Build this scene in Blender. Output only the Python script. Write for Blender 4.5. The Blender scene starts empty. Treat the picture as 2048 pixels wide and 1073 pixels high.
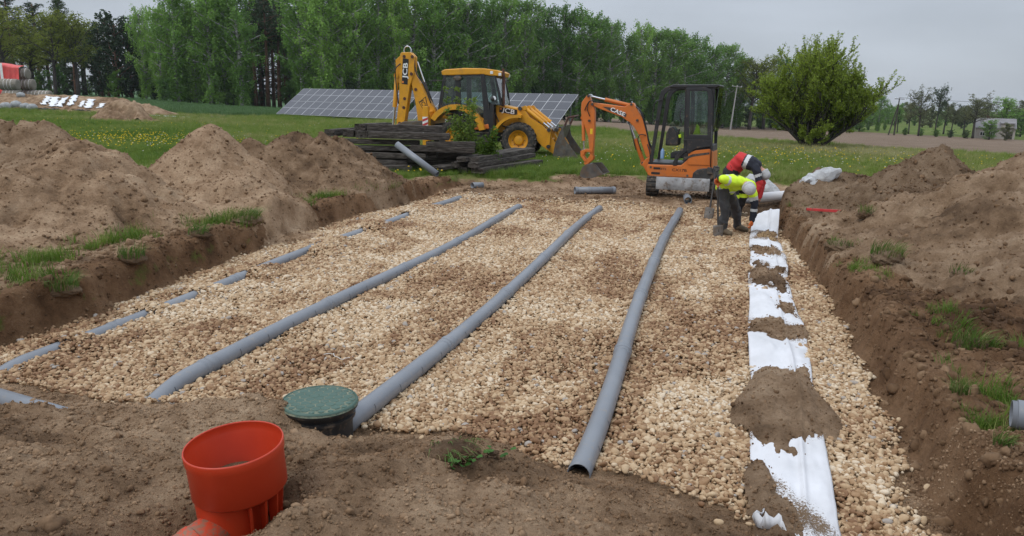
import bpy, bmesh, math, random
import numpy as np
from mathutils import Vector, Matrix, Euler, Quaternion
rad = math.radians
random.seed(7)
SC = bpy.context.scene
COL = SC.collection

# ------------------------------------------------------------------ camera
cam_d = bpy.data.cameras.new('camera')
cam = bpy.data.objects.new('camera', cam_d)
COL.objects.link(cam)
cam_d.sensor_width = 36.0
cam_d.lens = 26.0
cam_d.clip_end = 5000
cam_d.clip_start = 0.05
PITCH, ROLL, CAMZ = rad(12.91), rad(1.3176), 1.95
_F = Vector((0, math.cos(PITCH), -math.sin(PITCH)))
_R0 = Vector((1, 0, 0))
_U0 = Vector((0, math.sin(PITCH), math.cos(PITCH)))
_R = _R0 * math.cos(ROLL) + _U0 * math.sin(ROLL)
_U = _U0 * math.cos(ROLL) - _R0 * math.sin(ROLL)
_m = Matrix((_R, _U, -_F)).transposed().to_4x4()
_m.translation = Vector((0, 0, CAMZ))
cam.matrix_world = _m
SC.camera = cam

# ------------------------------------------------------------------ sky and light
SC.view_settings.view_transform = 'Standard'
SC.view_settings.look = 'None'
SC.view_settings.exposure = 0.15
SC.view_settings.gamma = 1.0
SC.view_settings.use_curve_mapping = False
SUN_EL, SUN_AZ = rad(52), rad(-125)          # azimuth clockwise from +Y
world = bpy.data.worlds.new('World')
SC.world = world
world.use_nodes = True
wn, wl = world.node_tree.nodes, world.node_tree.links
wn.clear()
w_out = wn.new('ShaderNodeOutputWorld')
w_bg = wn.new('ShaderNodeBackground')
w_sky = wn.new('ShaderNodeTexSky')
w_sky.sky_type = 'NISHITA'
w_sky.sun_disc = False
w_sky.sun_elevation = SUN_EL
w_sky.sun_rotation = SUN_AZ
w_bg.inputs['Strength'].default_value = 0.1
w_tc = wn.new('ShaderNodeTexCoord')
w_sep = wn.new('ShaderNodeSeparateXYZ')
wl.new(w_tc.outputs['Generated'], w_sep.inputs[0])
# overcast: the cloud deck brightens towards the zenith (CIE overcast sky)
w_mr = wn.new('ShaderNodeMapRange')
w_mr.inputs['From Min'].default_value = 0.0
w_mr.inputs['From Max'].default_value = 1.0
w_mr.inputs['To Min'].default_value = 4.3
w_mr.inputs['To Max'].default_value = 13.5
wl.new(w_sep.outputs['Z'], w_mr.inputs['Value'])
w_map = wn.new('ShaderNodeMapping')
w_map.inputs['Scale'].default_value = (1.6, 1.6, 6.0)
wl.new(w_tc.outputs['Generated'], w_map.inputs[0])
w_nz = wn.new('ShaderNodeTexNoise')
w_nz.inputs['Scale'].default_value = 1.7
w_nz.inputs['Detail'].default_value = 5
w_nz.inputs['Roughness'].default_value = 0.5
wl.new(w_map.outputs[0], w_nz.inputs['Vector'])
w_nr = wn.new('ShaderNodeMapRange')
w_nr.inputs['From Min'].default_value = 0.3
w_nr.inputs['From Max'].default_value = 0.7
w_nr.inputs['To Min'].default_value = 0.86
w_nr.inputs['To Max'].default_value = 1.14
wl.new(w_nz.outputs[0], w_nr.inputs['Value'])
w_mul = wn.new('ShaderNodeMath'); w_mul.operation = 'MULTIPLY'
wl.new(w_mr.outputs[0], w_mul.inputs[0]); wl.new(w_nr.outputs[0], w_mul.inputs[1])
w_tint = wn.new('ShaderNodeVectorMath'); w_tint.operation = 'SCALE'
w_tint.inputs[0].default_value = (0.905, 0.99, 1.12)
wl.new(w_mul.outputs[0], w_tint.inputs['Scale'])
w_mix = wn.new('ShaderNodeMix'); w_mix.data_type = 'RGBA'
w_mix.inputs['Factor'].default_value = 0.92
wl.new(w_sky.outputs[0], w_mix.inputs['A'])
wl.new(w_tint.outputs[0], w_mix.inputs['B'])
wl.new(w_mix.outputs['Result'], w_bg.inputs['Color'])
wl.new(w_bg.outputs[0], w_out.inputs['Surface'])

sun_d = bpy.data.lights.new('sun', 'SUN')
sun_d.energy = 1.0
sun_d.angle = rad(24)
sun_d.color = (1.0, 0.96, 0.9)
sun = bpy.data.objects.new('sun', sun_d)
COL.objects.link(sun)
_sd = Vector((math.sin(SUN_AZ) * math.cos(SUN_EL), math.cos(SUN_AZ) * math.cos(SUN_EL), math.sin(SUN_EL)))
sun.rotation_euler = _sd.to_track_quat('Z', 'Y').to_euler()
sun.location = (0, 0, 60)
SC.cycles.max_bounces = 6
SC.cycles.transparent_max_bounces = 16
SC.cycles.use_denoising = True

# ------------------------------------------------------------------ helpers
def tag(o, label=None, cat=None, group=None, kind=None):
    if label: o['label'] = label
    if cat: o['category'] = cat
    if group: o['group'] = group
    if kind: o['kind'] = kind
    return o

def empty(name, loc=(0, 0, 0), rz=0.0, label=None, cat=None, group=None):
    o = bpy.data.objects.new(name, None)
    o.empty_display_size = 0.2
    COL.objects.link(o)
    o.location = loc
    o.rotation_euler = (0, 0, rz)
    return tag(o, label, cat, group)

def mesh_obj(name, me, mats, parent=None, smooth=None):
    o = bpy.data.objects.new(name, me)
    COL.objects.link(o)
    for m in (mats if isinstance(mats, (list, tuple)) else [mats]):
        me.materials.append(m)
    if parent: o.parent = parent
    if smooth is not None and len(me.polygons):
        me.polygons.foreach_set('use_smooth', [True] * len(me.polygons))
        if smooth < 179: me.set_sharp_from_angle(angle=rad(smooth))
    return o

def copy_tree(o, parent=None):
    c = o.copy()
    COL.objects.link(c)
    c.parent = parent
    for ch in list(o.children):
        copy_tree(ch, c)
    return c

class MB:
    """collects shapes and links them as one mesh"""
    def __init__(s): s.v = []; s.f = []; s.m = []
    def add(s, vs, fs, mi=0, M=None):
        b = len(s.v)
        s.v += [tuple(M @ Vector(p)) for p in vs] if M is not None else [tuple(p) for p in vs]
        s.f += [tuple(i + b for i in f) for f in fs]
        s.m += [mi] * len(fs)
        return s
    def box(s, c, d, mi=0, M=None, rot=None, taper=1.0):
        x, y, z = d[0] / 2, d[1] / 2, d[2] / 2
        vs = [(-x, -y, -z), (x, -y, -z), (x, y, -z), (-x, y, -z), (-x * taper, -y * taper, z), (x * taper, -y * taper, z), (x * taper, y * taper, z), (-x * taper, y * taper, z)]
        T = Matrix.Translation(c)
        if rot: T = T @ Euler(rot).to_matrix().to_4x4()
        if M is not None: T = M @ T
        return s.add(vs, [(0, 3, 2, 1), (4, 5, 6, 7), (0, 1, 5, 4), (1, 2, 6, 5), (2, 3, 7, 6), (3, 0, 4, 7)], mi, T)
    def prism(s, prof, y0, y1, mi=0, M=None):
        """prof: (x,z) polygon, extruded along y"""
        n = len(prof)
        ar = sum(prof[i][0] * prof[(i + 1) % n][1] - prof[(i + 1) % n][0] * prof[i][1] for i in range(n))
        if ar < 0: prof = prof[::-1]
        a, b = min(y0, y1), max(y0, y1)
        vs = [(x, a, z) for x, z in prof] + [(x, b, z) for x, z in prof]
        fs = [tuple(range(n)), tuple(range(2 * n - 1, n - 1, -1))]
        fs += [(i, i + n, (i + 1) % n + n, (i + 1) % n) for i in range(n)]
        return s.add(vs, fs, mi, M)
    def tube(s, pts, r, n=10, mi=0, M=None, cap=True, inner=None):
        pts = [Vector(p) for p in pts]
        rs = list(r) if isinstance(r, (list, tuple)) else [r] * len(pts)
        vs, fs = [], []
        t0 = (pts[1] - pts[0]).normalized()
        ref = Vector((0, 0, 1)) if abs(t0.z) < .9 else Vector((1, 0, 0))
        nrm = t0.cross(ref).normalized()
        k = len(pts)
        for i, p in enumerate(pts):
            t = (pts[min(i + 1, k - 1)] - pts[max(i - 1, 0)]).normalized()
            nrm = (nrm - t * nrm.dot(t)).normalized()
            bi = t.cross(nrm)
            for j in range(n):
                a = 2 * math.pi * j / n
                vs.append(p + (nrm * math.cos(a) + bi * math.sin(a)) * rs[i])
        for i in range(k - 1):
            for j in range(n):
                j2 = (j + 1) % n
                fs.append((i * n + j, i * n + j2, (i + 1) * n + j2, (i + 1) * n + j))
        if cap:
            fs.append(tuple(range(n - 1, -1, -1)))
            fs.append(tuple((k - 1) * n + j for j in range(n)))
        return s.add(vs, fs, mi, M)
    def cyl(s, a, b, r, n=16, mi=0, M=None):
        return s.tube([a, b], r, n, mi, M)
    def lathe(s, prof, n=32, mi=0, M=None, a0=0, a1=2 * math.pi):
        """prof: (r,z) points turned round z"""
        vs, fs = [], []
        full = abs(a1 - a0 - 2 * math.pi) < 1e-6
        m = n if full else n + 1
        for r, z in prof:
            for j in range(m):
                a = a0 + (a1 - a0) * j / n
                vs.append((r * math.cos(a), r * math.sin(a), z))
        for i in range(len(prof) - 1):
            for j in range(n):
                j2 = (j + 1) % m
                fs.append((i * m + j, i * m + j2, (i + 1) * m + j2, (i + 1) * m + j))
        return s.add(vs, fs, mi, M)
    def build(s, name, mats, parent=None, smooth=None, bevel=0, seg=2):
        me = bpy.data.meshes.new(name)
        me.from_pydata(s.v, [], s.f)
        me.polygons.foreach_set('material_index', s.m)
        me.update()
        o = mesh_obj(name, me, mats, parent, smooth)
        if bevel:
            b = o.modifiers.new('bevel', 'BEVEL')
            b.width = bevel; b.segments = seg; b.limit_method = 'ANGLE'; b.angle_limit = rad(35)
            if smooth is None:
                me.polygons.foreach_set('use_smooth', [True] * len(me.polygons))
            b.harden_normals = True
        return o

def np_mesh(name, V, F):
    me = bpy.data.meshes.new(name)
    V = np.asarray(V, dtype=np.float32); F = np.asarray(F, dtype=np.int32)
    k = F.shape[1]
    me.vertices.add(len(V)); me.vertices.foreach_set('co', V.ravel())
    me.loops.add(F.size); me.loops.foreach_set('vertex_index', F.ravel())
    me.polygons.add(len(F))
    me.polygons.foreach_set('loop_start', np.arange(0, F.size, k, dtype=np.int32))
    me.polygons.foreach_set('loop_total', np.full(len(F), k, dtype=np.int32))
    me.update(calc_edges=True)
    return me

def attr(me, name, arr, typ='FLOAT', dom='POINT'):
    a = me.attributes.new(name, typ, dom)
    a.data.foreach_set('vector' if typ == 'FLOAT_VECTOR' else 'value', np.asarray(arr, dtype=np.float32).ravel())

# noise on lattices
def _h(ix, iy, seed):
    a = (ix.astype(np.int64) * 374761393 + iy.astype(np.int64) * 668265263 + seed * 974634613) & 0xffffffff
    a = ((a ^ (a >> 13)) * 1274126177) & 0xffffffff
    a = ((a ^ (a >> 16)) * 2246822519) & 0xffffffff
    return ((a ^ (a >> 15)) & 0xffffff) / float(0xffffff) * 2 - 1
def vnoise(x, y, seed=0):
    x = np.asarray(x, dtype=np.float64); y = np.asarray(y, dtype=np.float64)
    ix, iy = np.floor(x), np.floor(y)
    fx, fy = x - ix, y - iy
    fx = fx * fx * fx * (fx * (fx * 6 - 15) + 10); fy = fy * fy * fy * (fy * (fy * 6 - 15) + 10)
    a, b = _h(ix, iy, seed), _h(ix + 1, iy, seed)
    c, d = _h(ix, iy + 1, seed), _h(ix + 1, iy + 1, seed)
    return (a + (b - a) * fx) * (1 - fy) + (c + (d - c) * fx) * fy
def fbm(x, y, o=4, seed=0, lac=2.13, gain=.5):
    s = 0; a = 1; t = 0
    for i in range(o):
        ca, sa = math.cos(i * 1.1), math.sin(i * 1.1)
        s = s + a * vnoise(x * ca - y * sa + i * 7.3, x * sa + y * ca - i * 3.1, seed + i * 13); t += a
        x = x * lac; y = y * lac; a *= gain
    return s / t
def sstep(a, b, x):
    t = np.clip((np.asarray(x, dtype=np.float64) - a) / (b - a), 0, 1)
    return t * t * (3 - 2 * t)

# ------------------------------------------------------------------ materials
def hexc(r, g, b):
    f = lambda c: ((c / 255 + .055) / 1.055) ** 2.4 if c > 10 else c / 255 / 12.92
    return (f(r), f(g), f(b), 1)

class NT:
    def __init__(s, name):
        s.mat = bpy.data.materials.new(name)
        s.mat.use_nodes = True
        s.t = s.mat.node_tree
        s.n, s.l = s.t.nodes, s.t.links
        s.bsdf = s.n['Principled BSDF']
        s.out = s.n['Material Output']
    def new(s, typ, **kw):
        nd = s.n.new(typ)
        for k, v in kw.items(): setattr(nd, k, v)
        return nd
    def put(s, sock, v):
        if isinstance(v, bpy.types.NodeSocket): s.l.new(v, sock)
        else: sock.default_value = v
    def pos(s, scale=None):
        if not hasattr(s, '_pos'): s._pos = s.new('ShaderNodeNewGeometry').outputs['Position']
        if scale is None: return s._pos
        m = s.new('ShaderNodeMapping'); m.inputs['Scale'].default_value = scale
        s.l.new(s._pos, m.inputs[0]); return m.outputs[0]
    def objpos(s, scale=None):
        o = s.new('ShaderNodeTexCoord').outputs['Object']
        if scale is None: return o
        m = s.new('ShaderNodeMapping'); m.inputs['Scale'].default_value = scale
        s.l.new(o, m.inputs[0]); return m.outputs[0]
    def noise(s, vec, scale, detail=4, rough=.55, dist=0):
        nd = s.new('ShaderNodeTexNoise')
        nd.inputs['Scale'].default_value = scale; nd.inputs['Detail'].default_value = detail
        nd.inputs['Roughness'].default_value = rough; nd.inputs['Distortion'].default_value = dist
        s.l.new(vec, nd.inputs['Vector']); return nd.outputs[0]
    def ramp(s, fac, stops):
        nd = s.new('ShaderNodeValToRGB'); s.put(nd.inputs[0], fac)
        e = nd.color_ramp.elements
        while len(e) < len(stops): e.new(.5)
        for i, (p, c) in enumerate(stops):
            e[i].position = p; e[i].color = c if len(c) == 4 else (*c, 1)
        return nd.outputs[0]
    def mix(s, fac, a, b, mode='MIX'):
        nd = s.new('ShaderNodeMix', data_type='RGBA', blend_type=mode)
        s.put(nd.inputs['Factor'], fac); s.put(nd.inputs['A'], a); s.put(nd.inputs['B'], b)
        return nd.outputs['Result']
    def math(s, op, a, b=0.0, clamp=False):
        nd = s.new('ShaderNodeMath', operation=op, use_clamp=clamp)
        s.put(nd.inputs[0], a); s.put(nd.inputs[1], b); return nd.outputs[0]
    def mr(s, v, a, b, c=0.0, d=1.0):
        nd = s.new('ShaderNodeMapRange'); s.put(nd.inputs['Value'], v)
        for k, x in zip(('From Min', 'From Max', 'To Min', 'To Max'), (a, b, c, d)): nd.inputs[k].default_value = x
        return nd.outputs[0]
    def at(s, name, inst=False):
        nd = s.new('ShaderNodeAttribute', attribute_name=name)
        nd.attribute_type = 'INSTANCER' if inst else 'GEOMETRY'
        return nd.outputs['Fac']
    def bump(s, h, strength=.5, dist=.02):
        nd = s.new('ShaderNodeBump'); s.put(nd.inputs['Height'], h)
        nd.inputs['Strength'].default_value = strength; nd.inputs['Distance'].default_value = dist
        s.l.new(nd.outputs[0], s.bsdf.inputs['Normal']); return nd
    def set(s, color=None, rough=None, metal=None, **kw):
        if color is not None: s.put(s.bsdf.inputs['Base Color'], color)
        if rough is not None: s.put(s.bsdf.inputs['Roughness'], rough)
        if metal is not None: s.put(s.bsdf.inputs['Metallic'], metal)
        for k, v in kw.items(): s.put(s.bsdf.inputs[k.replace('_', ' ')], v)
        return s.mat

def plain(name, c, rough=.6, metal=0.0, var=.12, scale=6.0, spec=.5, dirt=0.0, dirtc=(.16, .11, .07, 1)):
    """a colour with slight unevenness and, where asked, patches of dried dirt"""
    t = NT(name)
    p = t.objpos()
    nz = t.noise(p, scale, 5)
    a = tuple(x * (1 - var) for x in c[:3]) + (1,); b = tuple(min(1, x * (1 + var)) for x in c[:3]) + (1,)
    col = t.ramp(nz, [(.3, a), (.7, b)])
    if dirt:
        d = t.mr(t.noise(p, scale * 1.7, 8, .7), .62 - dirt * .35, .72 - dirt * .2)
        col = t.mix(t.math('MULTIPLY', d, .85), col, dirtc)
        rough = t.mix(d, (rough,) * 3 + (1,), (.9, .9, .9, 1))
        rough = t.math('MULTIPLY', rough, 1.0)
    m = t.set(col, rough, metal, Specular_IOR_Level=spec)
    return m

def soil_nodes(t, k=1.0):
    """sandy loam: dry pale crust over moist brown, crumbs"""
    p = t.pos()
    big = t.noise(p, .55, 4, .6)
    mid = t.noise(p, 3.1, 6, .65)
    fin = t.noise(p, 38, 6, .75)
    s = t.math('ADD', t.math('MULTIPLY', big, .55), t.math('MULTIPLY', mid, .45))
    dry, moist, dark = (.243 * k, .167 * k, .106 * k, 1), (.165 * k, .106 * k, .063 * k, 1), (.092 * k, .057 * k, .033 * k, 1)
    col = t.ramp(s, [(.40, dark), (.475, moist), (.56, dry), (.66, (.31 * k, .226 * k, .150 * k, 1))])
    col = t.mix(t.mr(fin, .35, .65, 0, .6), col, t.mix(1.0, col, (.55, .53, .50, 1), 'MULTIPLY'))
    col = t.mix(t.mr(t.noise(p, 7, 8, .75), .58, .72, 0, .5), col, t.mix(1.0, col, (.52, .48, .45, 1), 'MULTIPLY'))
    h = t.math('ADD', t.math('MULTIPLY', fin, .45), t.math('MULTIPLY', t.noise(p, 9, 7, .75), 1.1))
    return col, h
# ------------------------------------------------------------------ terrain
PS, PC = math.sin(rad(15.15)), math.cos(rad(15.15))     # the pit's long axis lies 15 degrees off the view
def uv2xy(u, v): return u * PC + v * PS, -u * PS + v * PC
def xy2uv(x, y): return x * PC - y * PS, x * PS + y * PC
G = -0.34                                                # gravel level
BACK = -0.22                                             # scraped dirt behind the pit

def far_z(x, y):
    d = np.hypot(x, y)
    az = np.degrees(np.arctan2(x, np.maximum(y, 1e-3)))
    az = np.where(y < 0, np.sign(x) * 90, az)
    k = np.interp(az, [-60, -33, -27, -21, -12, 0, 9, 16, 33, 60], [.9, .9, .6, -.35, -.9, -1.3, -1.85, -2.5, -3.1, -3.1])
    s = np.clip((d - 28) / 105., 0, 1.15)
    return k * s * s * (1.6 - .6 * s) + .05 * fbm(x * .18, y * .18, 3, 5) * sstep(4, 12, d)

def wall_r(v): return np.interp(v, [0, 3, 8, 11, 14, 17, 19], [1.52, 1.56, 1.58, 1.5, 1.34, 1.25, 1.5])
def front_v(u): return np.interp(u, [-9, -5.4, -4.2, -3.0, -2.2, -1.5, -.9, -.25, .5, .9, 1.6], [4.25, 4.25, 4.25, 4.5, 4.42, 4.5, 4.25, 4.25, 3.9, 3.45, 3.2])

def pit_parts(u, v):
    """how far inside the pit (0..1), gravel cover (0..1)"""
    wob = .10 * fbm(v * 1.1, u * .4, 3, 21) + .05 * fbm(v * 5, u * 2, 3, 22)
    wobl = .16 * fbm(v * .8 + 9, u * .4, 3, 31) + .06 * fbm(v * 4.6, u * 2, 3, 32)
    dl = u - np.interp(v, [0, 5, 6, 7.2, 8.5, 10.5, 12, 14, 17], [-6.3, -6.28, -6.15, -6.3, -6.5, -6.68, -6.75, -6.6, -6.4]) + wobl
    dr = wall_r(v) + wob - u
    # left wall ends at a low back wall, right part opens onto the scraped dirt
    db = np.interp(u, [-8, -4.5, -2.5, -1.5, 0, 3], [18.0, 18.4, 19.3, 20.2, 20.6, 20.6]) + .25 * fbm(u * 1.2, v * .5, 3, 41) - v
    return dl, dr, db

def ground_uv(u, v, masks=False):
    u = np.asarray(u, dtype=np.float64); v = np.asarray(v, dtype=np.float64)
    x, y = uv2xy(u, v)
    z0 = far_z(x, y)
    dl, dr, db = pit_parts(u, v)
    floor = G - .03 + (BACK - G + .03) * sstep(15.7, 17.2, v)
    floor = floor + .025 * fbm(u * 1.3, v * 1.3, 4, 51)
    # scraped dirt spreads to the right beyond the wall line behind the pit
    dr2 = np.where(v > 15.6, dr + 2.6 * sstep(15.6, 17.5, v), dr)
    inl = sstep(-.10, .09, dl)
    inr = sstep(-.10, .08, dr2)
    inb = sstep(-.5, .5, db)
    inside = inl * inr * inb
    # front bank of dumped soil
    fv = front_v(u) + .10 * fbm(u * 1.7, v * .3, 4, 61)
    e = fv - v                                            # >0 towards the camera
    k = sstep(.25, 1.25, -u + .25)                        # the bank is high on the left, thin on the right
    bank = np.where(e > 0, G + .02 + (.10 * k + .10) * sstep(0, .6, e) + (.22 + .02 * k) * sstep(.3, 2.2, e), -9)
    bank = bank + sstep(.05, .5, e) * (.11 * fbm(u * 1.9, v * 1.9, 5, 71) + .065 * fbm(u * 6, v * 6, 4, 72) + .035 * np.abs(fbm(u * 14, v * 14, 3, 73)))
    bank = bank - .07 * np.exp(-((u + 1.95) ** 2 / .25 + (v - 4.05) ** 2 / .12)) + .07 * np.exp(-((u + 2.75) ** 2 / .12 + (v - 3.85) ** 2 / .06))   # heap against the riser
    bank = bank + sstep(.1, .6, e) * .05 * np.exp(-((u + 1.35) ** 2 / .2 + (v - 3.75) ** 2 / .12))
    bank = bank - .14 * np.exp(-((u + 4.75) ** 2 / .5 + (v - 3.72) ** 2 / .045))                     # trough with the buried pipe
    bank = bank - .17 * np.exp(-((u + 2.02) ** 2 / .07 + (v - 2.62) ** 2 / .06)) - .22 * np.exp(-((u + 2.25) ** 2 / .05 + (v - 2.35) ** 2 / .05))                      # seat of the orange chamber
    infl = sstep(-.02, .02, e)
    floor2 = np.where(e > 0, np.maximum(floor, bank), floor)
    # in front of the pit the ground is the bank itself on the whole width
    zf = np.where((e > 0), bank, z0)
    left_out = sstep(-.14, .13, dl)
    z = z0 * (1 - inside) + floor2 * inside
    rough = sstep(-1.2, 0, -np.abs(dl)) * sstep(18.2, 17, v) + sstep(-1.5, 0, -np.abs(dr)) * sstep(17.5, 16, v)
    lip = np.clip(rough, 0, 1) * (1 - inside)
    z = z + lip * (.10 * fbm(u * 2.4, v * 2.4, 4, 81) + .05 * np.abs(fbm(u * 7, v * 7, 3, 82)) + .04)
    z = z + (1 - inside) * sstep(1.3, 2.0, u) * sstep(6.5, 4.0, u) * sstep(17, 15, v) * (.13 * fbm(u * 1.1, v * 1.1, 4, 85) + .09 * fbm(u * 3.4, v * 3.4, 4, 86) + .05 * np.abs(fbm(u * 9, v * 9, 3, 87)))
    wallz = inside * (1 - inside) * 4
    z = z + wallz * .05 * fbm(u * 5, v * 5, 4, 83)
    if not masks: return z
    soil = np.clip(np.maximum(inside, np.maximum(lip * 1.0, sstep(0, .3, e) * (u > -9) * (v > -3))), 0, 1)
    # bank of bare soil on the right of the pit, and under the heaps on the left
    soil = np.maximum(soil, sstep(-.3, .3, (u - 1.2)) * sstep(6.8, 5.6, u + .4 * fbm(u, v, 3, 91)) * sstep(17.0, 15.0, v))
    soil = np.maximum(soil, sstep(-6.4, -6.7, u) * sstep(-13.5, -12.5, u) * sstep(15.8, 14.0, v + .5 * fbm(u, v, 3, 92)) * .92)
    soil = np.maximum(soil, sstep(20.9, 19.0, v + .8 * fbm(u * .9, v * .9, 4, 93)) * sstep(-5, -3, u) * sstep(5, 2.5, u) * sstep(14, 15, v))
    grav = sstep(-.15, .12, -e) * sstep(.05, .16, dl) * np.where(v < 9, sstep(.08 + .10 * sstep(7.5, 4.5, v), .24 + .14 * sstep(7.5, 4.5, v), dr + .12 * fbm(u * 3, v * 3, 3, 97) * sstep(9, 6, v)), sstep(.04, .16, dr)) * sstep(16.7, 15.9, v + .3 * fbm(u * 2, v, 3, 94))
    n = np.array([24., 16.2]) / 28.96
    pl = (x - 23) * n[0] + (y - 32) * n[1] + 1.2 * fbm(x * .1, y * .1, 3, 95)
    plow = sstep(-.8, .8, pl) * sstep(-4, 3, x) * sstep(182, 172, np.hypot(x, y))
    crop = sstep(-1.5, 1.5, y - (66 - .18 * (x + 50)) + 2 * fbm(x * .08, y * .08, 2, 96)) * sstep(-20, -24, x + .0 * y)
    return z, soil, grav, plow, crop

def topsoil_uv(u, v):
    """dark moist topsoil: the cut walls, their lips and the right bank"""
    dl, dr, db = pit_parts(u, v)
    a = sstep(.55, .1, np.abs(dl + .1)) * sstep(3.6, 4.4, v)
    b = sstep(-.35, .05, -dr + .02) * sstep(5.0, 3.0, u) * sstep(2.6, 3.4, v)
    return np.clip(np.maximum(a, b), 0, 1) * sstep(18.5, 17.5, v)

def ground_xy(x, y):
    u, v = xy2uv(np.asarray(x, dtype=np.float64), np.asarray(y, dtype=np.float64))
    return ground_uv(u, v)
def gz(x, y): return float(ground_xy(np.array([x]), np.array([y]))[0])

def growing(a, b, s0, g):
    out = [a]; s = s0; sg = 1 if b > a else -1
    while (b - out[-1]) * sg > 0:
        out.append(out[-1] + sg * s); s *= g
    return out
us = list(np.arange(-9, 4.5, .042))
us = growing(-9.06, -1600, .1, 1.09)[::-1] + us + growing(4.55, 1600, .1, 1.09)
vs_ = growing(1.36, -40, .1, 1.25)[::-1] + list(np.arange(1.4, 6, .023)) + list(np.arange(6, 16, .06)) + growing(16.06, 1800, .09, 1.035)
UU, VV = np.meshgrid(np.array(us), np.array(vs_))
zz, soil, grav, plow, crop = ground_uv(UU, VV, True)
XX, YY = uv2xy(UU, VV)
nv, nu = UU.shape
idx = np.arange(nv * nu).reshape(nv, nu)
FF = np.stack([idx[:-1, :-1], idx[:-1, 1:], idx[1:, 1:], idx[1:, :-1]], -1).reshape(-1, 4)
me = np_mesh('ground', np.stack([XX, YY, zz], -1).reshape(-1, 3), FF)
for nm, a in (('soil', soil), ('grav', grav), ('plow', plow), ('crop', crop), ('topsoil', topsoil_uv(UU, VV))): attr(me, nm, a)

t = NT('ground')
scol, sh = soil_nodes(t, 1.75)
p = t.pos()
brk = t.noise(p, 2.2, 6, .7)
brk2 = t.math('MULTIPLY', t.math('SUBTRACT', brk, .5), 1.3)
def soft(a): return t.mr(t.math('ADD', t.at(a), brk2), .35, .6)
gn = t.noise(p, .35, 5, .6)
gfin = t.noise(t.pos((1, 1, .3)), 16, 6, .8)
grass = t.ramp(gn, [(.34, (.085, .130, .022, 1)), (.48, (.122, .170, .030, 1)), (.60, (.165, .195, .045, 1)), (.72, (.220, .215, .080, 1))])
grass = t.mix(t.mr(gfin, .3, .7, 0, .75), grass, t.mix(1.0, grass, (.42, .45, .4, 1), 'MULTIPLY'))
plc = t.ramp(t.noise(t.pos((.25, 1.6, 1)), 1.6, 6, .75), [(.33, (.115, .078, .052, 1)), (.5, (.19, .136, .095, 1)), (.68, (.26, .195, .142, 1))])
crc = t.ramp(t.noise(p, .5, 5, .7), [(.35, (.05, .105, .045, 1)), (.65, (.085, .15, .06, 1))])
sand = t.ramp(t.noise(p, 5, 6, .7), [(.35, (.20, .115, .055, 1)), (.65, (.36, .235, .13, 1))])
col = t.mix(soft('crop'), grass, crc)
col = t.mix(soft('plow'), col, plc)
scol = t.mix(t.math('MULTIPLY', soft('topsoil'), .9), scol, t.mix(1.0, scol, (.58, .48, .40, 1), 'MULTIPLY'))
col = t.mix(soft('soil'), col, scol)
col = t.mix(t.at('grav'), col, sand)
t.bump(sh, 1.0, .05)
t.set(col, .95, Specular_IOR_Level=.15)
M_GROUND = t.mat
ground = mesh_obj('ground', me, M_GROUND, smooth=180)
tag(ground, 'meadow ground with the dug pit and bare soil round it', 'ground', kind='structure')

t = NT('soil'); c_, h_ = soil_nodes(t, 1.48); t.bump(h_, 1.0, .05); t.set(c_, .95, Specular_IOR_Level=.15); M_SOIL = t.mat
t = NT('dry_sand'); c_, h_ = soil_nodes(t, 1.88); t.bump(h_, 1.0, .05); t.set(c_, .95, Specular_IOR_Level=.15); M_SAND = t.mat
t = NT('dark_soil'); c_, h_ = soil_nodes(t, 1.05); t.bump(h_, 1.0, .05); t.set(c_, .95, Specular_IOR_Level=.15); M_DARK = t.mat

# ------------------------------------------------------------------ instanced stuff on precomputed points
def scatter(name, P, rot, scl, tint, geo_builder, mat, label, cat):
    me = bpy.data.meshes.new(name)
    me.vertices.add(len(P)); me.vertices.foreach_set('co', np.asarray(P, dtype=np.float32).ravel())
    attr(me, 'rot', rot, 'FLOAT_VECTOR'); attr(me, 'scl', scl, 'FLOAT_VECTOR'); attr(me, 'tint', tint)
    o = bpy.data.objects.new(name, me); COL.objects.link(o); me.materials.append(mat)
    ng = bpy.data.node_groups.new(name, 'GeometryNodeTree')
    ng.interface.new_socket('Geometry', in_out='INPUT', socket_type='NodeSocketGeometry')
    ng.interface.new_socket('Geometry', in_out='OUTPUT', socket_type='NodeSocketGeometry')
    gi, go = ng.nodes.new('NodeGroupInput'), ng.nodes.new('NodeGroupOutput')
    inst = geo_builder(ng)
    sm = ng.nodes.new('GeometryNodeSetMaterial'); sm.inputs['Material'].default_value = mat
    ng.links.new(inst, sm.inputs['Geometry'])
    iop = ng.nodes.new('GeometryNodeInstanceOnPoints')
    def na(n, ty):
        a = ng.nodes.new('GeometryNodeInputNamedAttribute'); a.data_type = ty; a.inputs['Name'].default_value = n
        return a.outputs['Attribute']
    e2r = ng.nodes.new('FunctionNodeEulerToRotation')
    ng.links.new(na('rot', 'FLOAT_VECTOR'), e2r.inputs[0])
    ng.links.new(gi.outputs[0], iop.inputs['Points'])
    ng.links.new(sm.outputs[0], iop.inputs['Instance'])
    ng.links.new(e2r.outputs[0], iop.inputs['Rotation'])
    ng.links.new(na('scl', 'FLOAT_VECTOR'), iop.inputs['Scale'])
    ng.links.new(iop.outputs[0], go.inputs[0])
    mod = o.modifiers.new('scatter', 'NODES'); mod.node_group = ng
    tag(o, label, cat, kind='stuff')
    return o

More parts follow.
